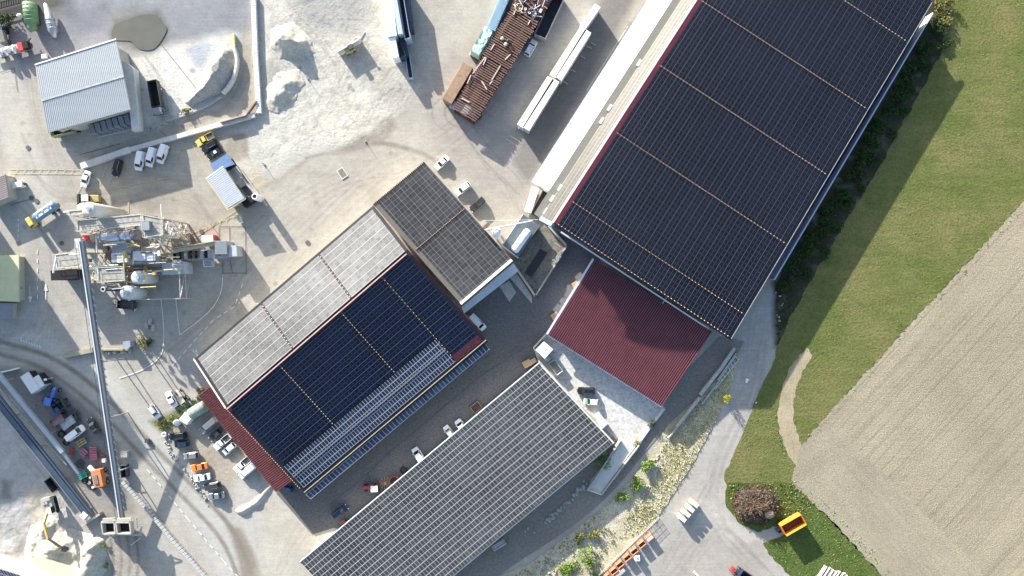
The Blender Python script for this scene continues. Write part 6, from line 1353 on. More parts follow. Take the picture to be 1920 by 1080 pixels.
mb = MB(); mb.box(X(196, 863, 1), (.9, .9, 1.0)); tagged(mb, 'white_box', white_paint, 'small white cube next to the conveyor in the machinery yard', 'box', org=X(196, 863))
t_ = thing('combine_machine', 'machine with orange roof and grey grille by the long conveyor', 'machine', X(193, 892), ang(-.2, -.98))
mb = MB(); mb.loft([ringbox(-2.3, 1.3, .8, 2.6), ringbox(2.2, 1.35, .8, 2.7)]); mb.build('body', M('orange_machine', (.62, .22, .08), .5, var=.15), t_); mb = MB(); mb.box((-.2, .35, 2.75), (2.4, 1.1, .12)); mb.build('grille', M('louvre_grey', (.2, .2, .2), .5), t_)
mb = MB(); [mb.box((-1.3 + .28 * k, .35, 2.83), (.08, 1.1, .05)) for k in range(9)]; mb.build('louvre', steel, t_); mb = MB(); mb.beam((1.8, .8, 2.0), (3.4, 2.2, 1.4), .9, .5); mb.build('shield', white_paint, t_)
add_wheels(t_, [(1.5, 1.2), (1.5, -1.2), (-1.6, 1.2), (-1.6, -1.2)], .7, .45)
container('steel_channel', 'dark open steel box on the right side of the long conveyor', 'box', (230, 873), (232, 896), 1.5, 1.6, dark_steel, open_top=True)
container('concrete_tank', 'low pale block with olive rim under the conveyor by the road', 'tank', (226, 852), (238, 852), 1.6, 1.2, concrete)
# courtyard bits
t_ = thing('hay_tedder', 'rake wheel with yellow tines behind the red tractor', 'farm implement', X(723, 905), 0); mb = MB()
for i in range(11): a = i * 2 * math.pi / 11; mb.beam((0, 0, .7), (1.55 * math.cos(a), 1.55 * math.sin(a), .5), .07, .07); mb.torus((1.5 * math.cos(a), 1.5 * math.sin(a), .4), (0, 0, 1), .12, .04, 8, 4)
mb.build('tine_arm', M('tine_yellow', (.55, .42, .2), .5), t_); mb = MB(); mb.cyl((0, 0, .3), (0, 0, .95), .3, .22); mb.build('hub', M('tine_yellow', (0, 0, 0)), t_)
mb = MB(); mb.beam((-2.6, .2, .8), (0, 0, .9), .15, .15); mb.build('drawbar', PAINT['red'], t_)
t_ = thing('red_spreader', 'round red hopper half under the low shed roof in the courtyard', 'spreader', X(741, 899), 0); mb = MB(); mb.lathe((0, 0, .5), (0, 0, 1), [(0, .5), (1.2, 1.3)], 16); mb.build('hopper', PAINT['red'], t_); mb = MB(); mb.torus((0, 0, 1.7), (0, 0, 1), 1.28, .09); mb.build('rim', PAINT['red'], t_); mb = MB(); mb.cyl((0, 0, 1.5), (0, 0, 1.72), 1.15, n=16); mb.build('opening', black, t_)
t_ = thing('timber_crate', 'open wooden crate beside the low shed edge in the courtyard', 'crate', X(893, 763), ang(.75, -.6)); mb = MB()
for s in (-1, 1): mb.box((0, s * 1.0, .4), (2.6, .12, .8)); mb.box((s * 1.25, 0, .4), (.12, 1.9, .8))
mb.build('side_board', wood, t_); mb = MB(); mb.box((0, 0, .1), (2.3, 1.8, .12)); mb.build('floor_board', M('dark_soil_load', (.1, .085, .06), .9), t_)
t_ = thing('spare_bundle', 'blue machine under the end of the red side canopy', 'machine', X(542, 914), ang(.9, .2)); mb = MB(); mb.blob((0, 0, .8), (1.6, .8, .7), 4, .3); mb.build('body', PAINT['navy'], t_); mb = MB(); mb.box((0, 0, 1.4), (.9, .7, .4)); mb.build('cover', PAINT['blue'], t_); add_wheels(t_, [(1, .6), (1, -.6)], .35)
mb = MB(); mb.beam(X(592, 1026, .7), X(600, 1018, .7), 1.1, .9); tagged(mb, 'small_trailer', white_paint, 'small white box at the outer wall of the low shed', 'box', org=X(596, 1022))
mb = MB(); mb.prism([X(x, y, .02) for x, y in ((936, 536), (955, 527), (968, 548), (955, 566))], [X(x, y, .18) for x, y in ((936, 536), (955, 527), (968, 548), (955, 566))]); tagged(mb, 'concrete_plate', concrete, 'square concrete plate lying in the shaded courtyard', 'plate', org=X(950, 545))
for i, (x, y, s, l) in enumerate(((988, 681, 1.6, 'larger wooden pallet stack at the tip of the low shed'), (1000, 676, 1.1, 'smaller wooden pallet stack at the tip of the low shed'), (1078, 533, 1.2, 'upper wooden pallet stack beside the dark red roof'), (1040, 592, 1.4, 'lower wooden pallet stack beside the dark red roof'))):
    t_ = thing('pallet_stack', l, 'pallets', X(x, y), ang(.5, .86)); 
    for k in range(5):
        mb = MB(); [mb.box((0, -s * .6 + s * 1.2 * j / 5, .15 + k * .3), (s * 1.1, s * .16, .05)) for j in range(6)]; [mb.box((e * s * .45, 0, .06 + k * .3), (.12, s * 1.2, .14)) for e in (-1, 0, 1)]; mb.build('pallet', M('pallet_wood', (.5, .36, .22), .8, var=.25), t_)
s, t_ = simple_roofed('white_cabin', 'white flat-topped cabin at the upper corner of the concrete apron', 'cabin', ((1004, 656), (1021, 673), (1037, 655), (1020, 640)), 3.0, white_m, cream_m)
container('open_skip', 'open pale skip below the white cabin on the apron', 'skip', (1034, 678), (1050, 700), 2.0, 1.8, concrete_light, open_top=True, lidmat=M('grey_load', (0, 0, 0)))
mb = MB(); mb.prism([X(x, y, 0) for x, y in ((1115, 777), (1124, 772), (1140, 795), (1128, 806))], [X(x, y, 2.2) for x, y in ((1112, 779), (1122, 771), (1140, 794), (1128, 806))]); tagged(mb, 'concrete_block', concrete_light, 'large pale block with crumpled top against the low shed', 'block', org=X(1126, 790))
mb = MB(); mb.blob(X(1027, 673, .7), (.9, .9, .8), 3, .3); tagged(mb, 'white_bag', M('pale_green_bag', (.5, .6, .5), .7), 'pale greenish bag squeezed between white cabin and open skip', 'bag', org=X(1027, 673))
mb = MB(); mb.beam(X(1010, 676, 1.2), X(1148, 830, 1.2), .35, 2.4); tagged(mb, 'retaining_wall', concrete, 'pale wall along the right end of the low shed', 'wall', org=X(1080, 750))
mb = MB(); mb.beam(X(1000, 652, .8), X(1028, 622, .8), .3, 1.6); mb.beam(X(1000, 652, .8), X(1012, 668, .8), .3, 1.6); tagged(mb, 'corner_wall', concrete_light, 'pale corner wall around the white cabin', 'wall', org=X(1014, 640))
mb = MB(); mb.beam(X(1244, 766, .4), X(1194, 835, .4), .5, .9); tagged(mb, 'apron_kerb', concrete_light, 'kerb wall at the lower right end of the concrete apron', 'kerb', org=X(1220, 800))
# concrete ramp with walls
rp = thing('concrete_ramp', 'pale concrete ramp with side walls going down from the apron', 'ramp', X(1140, 870), world=True)
mb = MB(); q0 = [(1168, 826), (1196, 832), (1125, 926), (1102, 918)]; mb.prism([X(*p, 0) for p in q0], [X(*q0[0], .9), X(*q0[1], .9), X(*q0[2], .25), X(*q0[3], .25)]); mb.build('ramp_slab', concrete_light, rp)
mb = MB(); mb.beam(X(1163, 824, 1.0), X(1101, 918, .6), .35, 2.0); mb.build('side_wall', concrete, rp); mb = MB(); mb.beam(X(1198, 834, .8), X(1128, 926, .5), .3, 1.2); mb.build('side_wall', concrete, rp)
mb = MB(); mb.beam(X(1102, 918, .4), X(1127, 927, .4), .3, .8); mb.build('end_wall', concrete_light, rp)
# flatbed near the low shed
t_ = thing('old_flatbed', 'old flatbed trailer with grey planks beside the low shed on the lane', 'trailer', X(932, 1022), ang(.84, -.54)); mb = MB(); mb.box((0, 0, .9), (5.6, 2.4, .2)); mb.build('load_bed', M('brown_bed', (.22, .17, .13), .8, var=.3), t_)
for k in (-.5, .1, .6): mb = MB(); mb.box((.6, k, 1.15), (3.8, .4, .25)); mb.build('plank', M('grey_plank', (.42, .42, .42), .7, var=.2), t_)
add_wheels(t_, [(1.5, 1.0), (1.5, -1.0), (-1.5, 1.0), (-1.5, -1.0)], .4)
t_ = thing('scrap_trailer', 'small dark machine with pale top between flatbed and low shed', 'machine', X(912, 1014), ang(.84, -.54)); mb = MB(); mb.box((0, 0, .8), (2.6, 1.4, 1)); mb.build('body', dark_steel, t_); mb = MB(); mb.box((.6, 0, 1.5), (1.2, 1.1, .3)); mb.build('cover', M('bluish_grey_top', (0, 0, 0)), t_); add_wheels(t_, [(.8, .7), (.8, -.7)], .4)
# precast beams along the lane
G7 = 'long concrete beams stacked along the lane'
for i, (a, b, z, l) in enumerate((((1377, 652), (1352, 690), 1.0, 'uppermost thick concrete beam beside the lane'), ((1352, 690), (1312, 740), 1.0, 'second thick concrete beam beside the lane'), ((1312, 745), (1268, 800), .9, 'third thick concrete beam beside the lane'), ((1300, 762), (1253, 822), .6, 'thin pale beam lowest along the lane'), ((1380, 662), (1345, 712), .8, 'slim steel beam right of the uppermost concrete beam'), ((1350, 712), (1315, 758), .8, 'slim steel beam in the middle right of the concrete beams'))):
    mb = MB(); w = (.9, .9, .8, .35, .25, .25)[i]; mb.beam(X(*a, z), X(*b, z), w, .8); mb.beam(X(*a, z + .42), X(*b, z + .42), w * .5, .08); tagged(mb, 'concrete_beam', concrete if i < 4 else steel, l, 'beam', G7, org=X(*a))
t_ = thing('steel_lattice', 'slim lattice frame lying beside the concrete beams', 'lattice', X(1362, 700), world=True); mb = MB(); a, b = X(1379, 668, .9), X(1338, 728, .9); mb.beam(a, b, .1, .1); mb.beam(a + Vector((1.2, -.5, 0)), b + Vector((.4, -.3, 0)), .1, .1)
for k in range(9): mb.beam(a.lerp(b, k / 9), (a + Vector((1.2, -.5, 0))).lerp(b + Vector((.4, -.3, 0)), (k + .5) / 9), .08, .08)
mb.build('truss', white_paint, t_)
# right: pallet boxes, orange crates, fence, skip
G8 = 'pale boxes casting long shadows beside the dry bank'
for i, (x, y) in enumerate(((1276, 968), (1284, 959), (1291, 950), (1299, 941))):
    t_ = thing('box_stack', ('lowest', 'second lowest', 'second highest', 'uppermost')[i] + ' of the four pale ribbed boxes beside the dry bank', 'box stack', X(x, y), ang(.8, .6), G8)
    mb = MB(); mb.box((0, 0, 1.15), (2.1, 1.1, 2.3)); mb.build('box', M('beige_box', (.55, .52, .44), .6, var=.1), t_); mb = MB(); [mb.box((-.8 + .4 * k, 0, 2.33), (.22, .9, .06)) for k in range(5)]; mb.build('lid_slat', white_paint, t_)
G9 = 'rusty orange crates along the wire fence'
ocr = M('orange_rust_crate', (.55, .2, .1), .7, var=.2, dirt=(.6, .35, .25), dirt_amt=.5); dld = M('dark_brown_load', (.1, .07, .05), .9, var=.4)
for i, (x, y) in enumerate(((1216, 1005), (1202, 1017), (1188, 1030), (1175, 1042), (1161, 1055), (1150, 1067), (1137, 1079))):
    lab = ('pale topped orange crate at the upper end of the row by the wire fence', 'orange crate directly below the pale topped one', 'third orange crate from the upper end by the wire fence', 'fourth orange crate in the middle of the row by the wire fence', 'third orange crate from the bottom edge of the photo', 'second orange crate from the bottom edge of the photo', 'orange crate cut by the bottom edge of the photo')[i]
    t_ = thing('orange_crate', lab, 'crate', X(x, y), ang(.78, -.63), G9); mb = MB()
    for s in (-1, 1): mb.box((0, s * .55, .8), (2.0, .12, 1.6)); mb.box((s * .94, 0, .8), (.12, .98, 1.6))
    mb.build('side_panel', ocr, t_); mb = MB(); mb.box((0, 0, .5 if i else .78), (1.74, .96, .8 if i else 1.5)); mb.build('load', dld if i else M('pinkish_white', (0, 0, 0)), t_)
mb = MB(); mb.box(X(1194, 1045, .9), (1.3, 1.3, 1.8), .05); o = thing('white_tank_cube', 'white cube container beside the orange crates', 'container', X(1194, 1045), world=True); mb.build('tank', white_paint, o); mb = MB(); mb.cyl(X(1194, 1045, 1.8), X(1194, 1045, 1.95), .25); mb.build('cap', steel, o)
mb = MB(); mb.beam(X(1154, 1080, .8), X(1170, 1066, .8), 1.1, 1.2); tagged(mb, 'grey_box', concrete, 'long grey box below the orange crates at the bottom edge', 'box', org=X(1160, 1073))
fe = thing('wire_fence', 'wire mesh fence along the foot of the dry bank above the orange crates', 'fence', X(1180, 1020), world=True); mb = MB(); a, b = X(1234, 968, 0), X(1118, 1078, 0); L = (b - a).length
for k in range(18): p = a.lerp(b, k / 17); q = MB(); q.beam(p, p + Vector((0, 0, 1.7)), .08, .08); q.build('post', steel, fe)
for z in (.2, .7, 1.2, 1.65): mb.beam(a + Vector((0, 0, z)), b + Vector((0, 0, z)), .04, .04)
for k in range(70): p = a.lerp(b, k / 70); mb.beam(p + Vector((0, 0, .2)), a.lerp(b, (k + 1) / 70) + Vector((0, 0, 1.65)), .03, .03); mb.beam(p + Vector((0, 0, 1.65)), a.lerp(b, (k + 1) / 70) + Vector((0, 0, .2)), .03, .03)
mb.build('mesh', M('fence_wire', (.6, .6, .55), .5, .3), fe)
mb = MB(); mb.cyl(X(1301, 1072, .3), X(1312, 1084, .3), .3); tagged(mb, 'white_pipe', white_paint, 'short white pipe at the bottom edge of the turning place', 'pipe', org=X(1305, 1076))
for k in range(14):
    a = X(1547 + k * 3.2, 1062 + k * 1.1 + rnd.uniform(-2, 2), .5 + .25 * (k % 2)); mb = MB(); mb.cyl(a, a + u2(-.55, .83) * rnd.uniform(6, 7.5), rnd.uniform(.18, .27), n=8)
    tagged(mb, 'peeled_log', M('peeled_wood', (.6, .53, .45), .75, var=.15), 'pale peeled log in the log pile at the bottom edge', 'log', 'logs in the pale log pile', org=a)
mb = MB(); mb.cyl(X(1402, 710, .3), X(1399, 718, .3), .5, .3, n=8); tagged(mb, 'road_emblem_board', white_paint, 'small white object lying on the shaded path', 'object', org=X(1400, 714))
wheel_thing('path_marker', 'tiny white marker on the meadow edge by the path', 'marker', (1418, 755), .1, .15, .08, white_paint)
mb = MB(); mb.box(X(276, 826, .4), (1.1, 1.1, .6)); tagged(mb, 'dark_cover', M('bluish_black', (.06, .06, .09), .6), 'small dark square box standing on the haul road tracks', 'box', org=X(276, 826))
# block walls
def block_row(pts, n, size, h, label, grp, mat=concrete_light, name='concrete_block', jit=.04):
    segL = [math.hypot(b[0] - a[0], b[1] - a[1]) for a, b in zip(pts[:-1], pts[1:])]; T = sum(segL)
    proto = None
    for i in range(n):
        d = T * (i + .5) / n; k = 0
        while d > segL[k] and k < len(segL) - 1: d -= segL[k]; k += 1
        a, b = pts[k], pts[k + 1]; f = d / segL[k]; p = X(a[0] + (b[0] - a[0]) * f, a[1] + (b[1] - a[1]) * f)
        if proto is None:
            mb = MB(); c = .06; mb.loft([[Vector((x, y, z)) for x, y in ((-size[0] / 2 + o_, -size[1] / 2 + o_), (size[0] / 2 - o_, -size[1] / 2 + o_), (size[0] / 2 - o_, size[1] / 2 - o_), (-size[0] / 2 + o_, size[1] / 2 - o_))] for z, o_ in ((0, 0), (h - c, 0), (h, c))]); o = mb.build(name, mat); proto = o
        else: o = proto.copy(); C.objects.link(o)
        o.location = (p.x, p.y, 0.02); o.rotation_euler = (0, 0, ang(b[0] - a[0], b[1] - a[1]) + rnd.uniform(-jit, jit)); tagit(o, label, 'concrete block', grp)
block_row([(477, -8), (481, 100), (488, 214)], 52, (.5, 1.25), 1.0, 'white block in the straight wall left of the sand lot', 'blocks of the straight white wall', white_paint, 'wall_block', .01)
for q in (): pass
block_row([(440, 66), (441, 90)], 3, (1.3, .6), .9, 'pale yellow-green block at the top of the curved row', 'mossy blocks of the curved row', M('mossy_block', (.5, .5, .22), .8, var=.3))
block_row(arc([(442, 92), (447, 115), (444, 138), (436, 158), (422, 176)]), 9, (1.9, .7), 1.5, 'white concrete block in the curved row beside the gravel heap', 'blocks of the curved row', concrete_light)
block_row(arc([(416, 182), (390, 198), (360, 212), (330, 222), (300, 232)]), 10, (2.0, .5), .5, 'low kerb block continuing the curved row past the bush', 'low blocks below the curved row', concrete)
block_row([(233, 902), (280, 955), (330, 1015), (395, 1088)], 34, (.9, 1.0), 1.0, 'pale block in the slanting barrier beside the feed hoppers', 'blocks of the slanting barrier', M('pale_barrier', (.4, .4, .39), .8, var=.12), 'barrier_block', .02)
for i, (x, y) in enumerate(((277, 609), (283, 603), (289, 615))): block_row([(x, y - 4), (x, y + 4)], 1, (1.9, .7), .8, ('left', 'middle', 'right')[i] + ' one of three grey blocks below the plant', 'three loose grey blocks', concrete, 'loose_block')
mb = MB(); mb.beam(X(153, 312, .5), X(245, 281, .5), 1.6, 1.0); mb.beam(X(245, 281, .5), X(478, 216, .5), 1.2, 1.0); tagged(mb, 'boundary_wall', concrete_light, 'long low pale wall between the curved lane and the yellow parking bays', 'wall', org=X(300, 265))
mb = MB(); mb.beam(X(415, 231, .9), X(462, 218, .9), .25, 1.4); mb.beam(X(462, 218, .9), X(482, 190, .9), .25, 1.0); tagged(mb, 'rusty_sheet_wall', rust, 'rusty sheet edge at the foot of the straight white wall', 'sheet', org=X(440, 225))
mb = MB(); mb.beam(X(418, 242, .5), X(418, 242, .5) + Vector((.1, 0, .4)), .6, .6)
mb = MB(); mb.beam(X(452, 318, .5), X(500, 386, .5), .4, 1.0); tagged(mb, 'platform_wall', concrete, 'low wall along the east side of the platform by the hut', 'wall', org=X(470, 350))
mb = MB(); mb.beam(X(119, 668, .5), X(175, 656, .5), 1.2, .9); mb.beam(X(184, 655, .5), X(246, 655, .5), .5, .9); tagged(mb, 'planter_wall', M('mossy_concrete', (.32, .3, .22), .9, var=.2), 'low mossy wall crossing under the conveyor', 'wall', org=X(180, 660))
mb = MB(); mb.box(X(242, 645, 1.2), (1.9, 1.6, 2.4), .1); tagged(mb, 'grey_cabinet', M('cabinet_grey', (.3, .34, .4), .5), 'blue-grey cabinet beside the yellow-green shrub', 'cabinet', org=X(242, 645))
mb = MB(); mb.beam(X(2, 698, .5), X(36, 690, .5), .4, .8); tagged(mb, 'barrier_rail', white_paint, 'short white rail at the left edge by the haul road', 'rail', org=X(20, 694))
bo = thing('gate_barrier', 'white barrier unit with dark feet near the slatted shed', 'barrier', X(36, 348), ang(.97, -.2)); mb = MB(); mb.box((0, 0, .9), (3.4, 1.4, 1.0)); mb.build('housing', white_m, bo); [MB().box((s * 1.8, 0, .4), (.5, .6, .8)).build('foot', dark_steel, bo) for s in (-1, 1)]
mb = MB(); mb.beam(X(-6, 22, 1.2), X(42, 6, 1.2), .15, .15); 
tf = thing('track_fence', 'dark railing with many posts in the upper left corner', 'fence', X(10, 10), world=True); mb = MB()
for o_ in (0, 11): mb.beam(X(-8, 18 - o_, 1.2), X(44, 4 - o_, 1.2), .2, .2)
mb.build('rail', black, tf); [MB().beam(X(-6 + 4.5 * k, 18 - 1.2 * k, .1), X(-6 + 4.5 * k, 5 - 1.2 * k, 1.2), .15, .15).build('post', black, tf) for k in range(11)]
# green and grey tanks upper left
t_ = thing('green_tank', 'long pale green ribbed tank with round end in the upper left yard', 'tank', X(68, 38), ang(.12, 1)); mb = MB(); mb.lathe((-3.9, 0, 1.9), (1, 0, 0), [(0, 1.2), (.2, 1.7), (5.4, 1.7), (5.5, 1.2), (6.6, 1.15), (7.2, .9), (7.5, .4)], 18); mb.build('shell', PAINT['palegreen'], t_, True)
[MB().torus((-3.0 + k, 0, 1.9), (1, 0, 0), 1.72, .08, 18, 5).build('hoop', PAINT['palegreen'], t_) for k in range(5)]; mb = MB(); mb.box((-1.2, 0, .25), (5.5, 2.2, .5)); mb.build('cradle', dark_steel, t_)
t_ = thing('grey_silo_trailer', 'tapering grey silo body lying in the upper left yard', 'silo', X(102, 45), ang(.28, .96)); mb = MB(); mb.lathe((-5.0, 0, 1.6), (1, 0, 0), [(0, .4), (4.5, 1.1), (7.6, 1.2), (8.2, .8), (9.4, .45)], 16); mb.build('shell', M('silo_grey', (.38, .41, .45), .4, .4, var=.1), t_, True)
[MB().torus((x, 0, 1.6), (1, 0, 0), 1.15, .08, 16, 5).build('hoop', steel, t_) for x in (-.4, .8, 2.0)]; mb = MB(); mb.box((1, -.9, .5), (6, .3, .7)); mb.build('cradle', black, t_)
mb = MB(); mb.blob(X(37, 30, .7), (.7, .7, .7), 2, .2, 2); tagged(mb, 'white_drum', white_paint, 'small white drum left of the pale green tank', 'drum', org=X(37, 30))
mb = MB(); mb.box(X(84, 106, .4), (1.3, 1.1, .8), .1); tagged(mb, 'white_case', white_paint, 'small white case just above the square shed', 'case', org=X(84, 106))
t_ = thing('dark_loader', 'dark machine with rounded grey hood at the left edge above the loaded lorry', 'machine', X(12, 72), ang(.2, 1)); mb = MB(); mb.loft([ringbox(-1.4, .9, .6, 2.0, .3), ringbox(1.6, .95, .6, 1.8, .3), ringbox(2.1, .7, .7, 1.4, .3)]); mb.build('hood', M('olive_grey', (.2, .2, .17), .6, var=.2), t_); mb = MB(); mb.blob((-2.6, -.2, 1.3), (.7, .7, .7), 5, .2, 2); mb.build('drum', steel, t_); mb = MB(); mb.box((-1.8, .8, .8), (1.6, 1.0, 1.2)); mb.build('engine', black, t_)
add_wheels(t_, [(1.2, .9), (1.2, -.9), (-1.1, .9), (-1.1, -.9)], .5)
# green tank and white bags by the red canopy
t_ = thing('half_round_tank', 'grey-green half-round tank beside the red side canopy', 'tank', X(374, 768), ang(.85, -.5)); mb = MB(); mb.lathe((-2.2, 0, 1.2), (1, 0, 0), [(0, 1.2), (.2, 1.6), (4.6, 1.6), (4.8, 1.2)], 18); mb.build('shell', M('sage_green', (.27, .34, .26), .6, var=.12), t_, True)
[MB().torus((x, 0, 1.2), (1, 0, 0), 1.62, .07, 18, 5).build('hoop', steel, t_) for x in (-1.2, .2, 1.6)]
t_ = thing('white_cube_tank', 'white cube beside the grey-green tank', 'tank', X(356, 782), ang(.8, .6)); mb = MB(); mb.loft([[Vector((x * s, y * s, z)) for x, y in ((-1, -1), (1, -1), (1, 1), (-1, 1))] for z, s in ((0, 1.25), (2.2, 1.25), (2.45, 1.1))]); mb.build('body', white_m, t_); mb = MB(); mb.box((0, 0, 2.5), (1.6, .1, .06)); mb.build('strap', cream_m, t_)
for i, (x, y) in enumerate(((343, 787), (332, 793))): mb = MB(); mb.blob(X(x, y, .8), (1.0, .9, .8), i + 7, .3, 2); tagged(mb, 'white_bag', M('white_bag', (.65, .67, .7), .7), ('white bag next to the white cube', 'white bag furthest from the white cube')[i], 'bag', org=X(x, y), smooth=True)
wheel_thing('pale_tyre', 'pale round object at the head of the stone edge', 'tyre', (308, 815), .1, .5, .3, concrete_light)

# ---------------- heaps ----------------
def heap(name, label, poly, hfun, mat, cell=2.2, rough=.35, cat='heap', seed=1):
    xs = [p[0] for p in poly]; ys = [p[1] for p in poly]; ax_ = np.arange(min(xs) - 4, max(xs) + 4, cell); ay = np.arange(min(ys) - 4, max(ys) + 4, cell); x, y = np.meshgrid(ax_, ay)
    sd = poly_sd(x, y, poly) + (fbm(x, y, 16, seed) - .5) * 8; z = hfun(x, y, sd) + np.clip(sd / 8, 0, 1) * (fbm(x, y, 9, seed + 3, 5) - .5) * rough * 2.2
    z = np.where(sd > 0, z + .02, -.35); mb = MB(); nx, ny = len(ax_), len(ay)
    mb.v = [Vector(((x[j, i] - 960) / K, (540 - y[j, i]) / K, z[j, i])) for j in range(ny) for i in range(nx)]
    mb.f = [(j * nx + i, (j + 1) * nx + i, (j + 1) * nx + i + 1, j * nx + i + 1) for j in range(ny - 1) for i in range(nx - 1) if sd[j:j + 2, i:i + 2].max() > -3]
    c = X(sum(xs) / len(xs), sum(ys) / len(ys)); o = mb.build(name, mat, origin=c, smooth=True); return tagit(o, label, cat)
sandm = soil('bright_sand', S(232, 226, 212), S(217, 210, 194), .2, 1.2, .35, 3.0, None, S(200, 190, 170), .12); gravm = soil('grey_gravel', S(212, 206, 194), S(196, 192, 184), .25, 2.0, .6, 4.0, None, S(170, 166, 158), .15)
heap('gravel_heap', 'large grey gravel heap inside the curved row of white blocks', [(345, 192), (372, 160), (390, 115), (425, 78), (440, 95), (447, 120), (440, 150), (420, 176), (385, 190), (360, 202)], lambda x, y, s: np.minimum(np.clip(s, 0, 99) / K * .95, 3.4), gravm, rough=.25)
heap('sand_heap', 'upper sand heap with dark shadow in the sand lot', [(508, 52), (550, 40), (584, 74), (590, 100), (562, 112), (526, 110), (505, 88)], lambda x, y, s: np.minimum((np.clip(s, 0, 99) / 28) ** 1.6 * 3.4, 3.4), sandm, rough=.2, seed=7)
heap('low_sand_heap', 'low rough sand heap against the straight white wall', [(494, 165), (525, 134), (562, 130), (572, 155), (552, 192), (522, 212), (494, 206)], lambda x, y, s: np.minimum((np.clip(s, 0, 99) / 30) ** 1.6 * 1.5, 1.2), sandm, rough=.35, seed=9)
def pit(x, y, s):
    r = np.hypot((x - 122), (y - 1035) * .9); z = np.clip(s, 0, 60) / K * .75; z = np.minimum(z, 4.2); z = z + .8 * np.sin(r / 7.5) * np.clip(s / 14, 0, 1)
    return np.maximum(z - 3.4 * np.exp(-((x - 133) ** 2 + (y - 1040) ** 2) / 700.), .1)
heap('big_sand_heap', 'big terraced bright sand heap being dug by the excavator', [(60, 985), (95, 965), (135, 990), (170, 1000), (196, 1010), (200, 1070), (180, 1110), (60, 1110), (45, 1060), (48, 1015)], pit, sandm, 2.0, .5, seed=12)
heap('soil_bank', 'low sandy bank at the corner of the car ground', [(438, 958), (470, 940), (500, 912), (516, 905), (490, 945), (455, 970)], lambda x, y, s: np.minimum(np.clip(s, 0, 99) / K * .6, .9), sandm, seed=15)

# ---------------- vegetation ----------------
def leafmat(name, c1, c2, c3=None):
    t = NT(name); g = t.n('ShaderNodeNewGeometry'); co = t.n('ShaderNodeTexCoord').outputs['Object']
    col = t.mix(g.outputs['Random Per Island'], c1, c2)
    if c3: col = t.mix(t.ramp(t.noise(co, .6, 4, .7), .48, .6), col, c3)
    t.l(col, t.b.inputs['Base Color']); t.b.inputs['Roughness'].default_value = .7; t.b.inputs['Specular IOR Level'].default_value = .15
    t.b.inputs['Subsurface Weight'].default_value = 0.0; MATS[name] = t.m; return t.m
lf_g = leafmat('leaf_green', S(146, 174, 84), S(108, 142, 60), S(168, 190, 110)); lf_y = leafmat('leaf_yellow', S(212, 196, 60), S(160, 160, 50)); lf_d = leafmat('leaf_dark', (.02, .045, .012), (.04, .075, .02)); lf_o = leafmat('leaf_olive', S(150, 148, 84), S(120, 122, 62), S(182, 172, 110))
straw = leafmat('dry_straw', S(236, 226, 188), S(206, 198, 150), S(170, 174, 110)); tw = leafmat('dead_twig', S(168, 140, 116), S(110, 92, 78), S(90, 74, 62))
def leaves(mb, c, r, n, size, rg, up=.4):
    for _ in range(n):
        while True:
            q = Vector((rg.uniform(-1, 1), rg.uniform(-1, 1), rg.uniform(-1, 1)))
            if .25 < q.length < 1: break
        p = Vector(c) + Vector((q.x * r[0], q.y * r[1], q.z * r[2])); a = Vector((rg.gauss(0, 1), rg.gauss(0, 1), rg.gauss(0, up))).normalized(); b = a.cross(Vector((rg.gauss(0, 1), rg.gauss(0, 1), rg.gauss(0, 1)))).normalized()
        s = size * rg.uniform(.5, 1.3); mb.add([p - a * s, p + b * s * .5, p + a * s, p - b * s * .5], [(0, 1, 2, 3)])
def shrub(name, label, x, y, r, h, m, n=500, seed=1, size=.16, cat='shrub', group=None):
    rg = random.Random(seed); t_ = thing(name, label, cat, X(x, y), 0, group); mb = MB()
    for k in range(5): a = rg.uniform(0, 6.3); mb.cyl((0, 0, 0), (math.cos(a) * r * .6, math.sin(a) * r * .6, h * .6), .05, .02, 5)
    mb.build('stem', M('bark', (.12, .09, .06), .9), t_); mb = MB()
    for k in range(9):
        a = rg.uniform(0, 6.3); d = rg.uniform(.1, .75) * r; rr = rg.uniform(.28, .5) * r; leaves(mb, (math.cos(a) * d, math.sin(a) * d, h * rg.uniform(.35, .75)), (rr, rr, h * .32), n // 9, size, rg)
    mb.build('foliage', m, t_); return t_
G10 = 'shrubs on the rubble bank'
shrub('shrub', 'round green shrub at the top of the rubble bank', 1216, 872, 2.4, 2.2, lf_g, 900, 1, .22, group=G10)
shrub('shrub', 'green shrub second from the top on the rubble bank edge', 1195, 905, 2.2, 1.9, lf_g, 800, 2, .22, group=G10)
shrub('shrub', 'green shrub in the middle of the rubble bank by the lane', 1166, 930, 2.3, 1.8, lf_g, 800, 3, .22, group=G10)
shrub('shrub', 'dense green shrub low on the bank with a shadow on dry grass', 1101, 1040, 2.9, 3.2, lf_g, 1200, 4, .22, group=G10)
shrub('shrub', 'pale green shrub above the dense one low on the bank', 1112, 1000, 2.0, 1.8, lf_o, 700, 5, .22, group=G10)
shrub('shrub', 'yellow-green shrub near the bottom edge on the bank', 1062, 1062, 3.2, 1.5, lf_g, 1000, 6, .22, group=G10)
shrub('shrub', 'olive shrub on the bank edge left of the dense green one', 1085, 1008, 1.8, 1.6, lf_o, 600, 16, .2, group=G10)
shrub('shrub', 'small green shrub at the bottom edge beside the fence', 1116, 1078, 1.8, 1.4, lf_g, 500, 17, .2, group=G10)
shrub('yellow_shrub', 'bright yellow shrub at the shaded path bend', 1360, 745, 1.5, 3.0, lf_y, 500, 7)
shrub('shrub', 'green shrub in the dark gap at the low corner of the long low shed', 1132, 862, 2.6, 2.2, lf_g, 800, 8, .2)
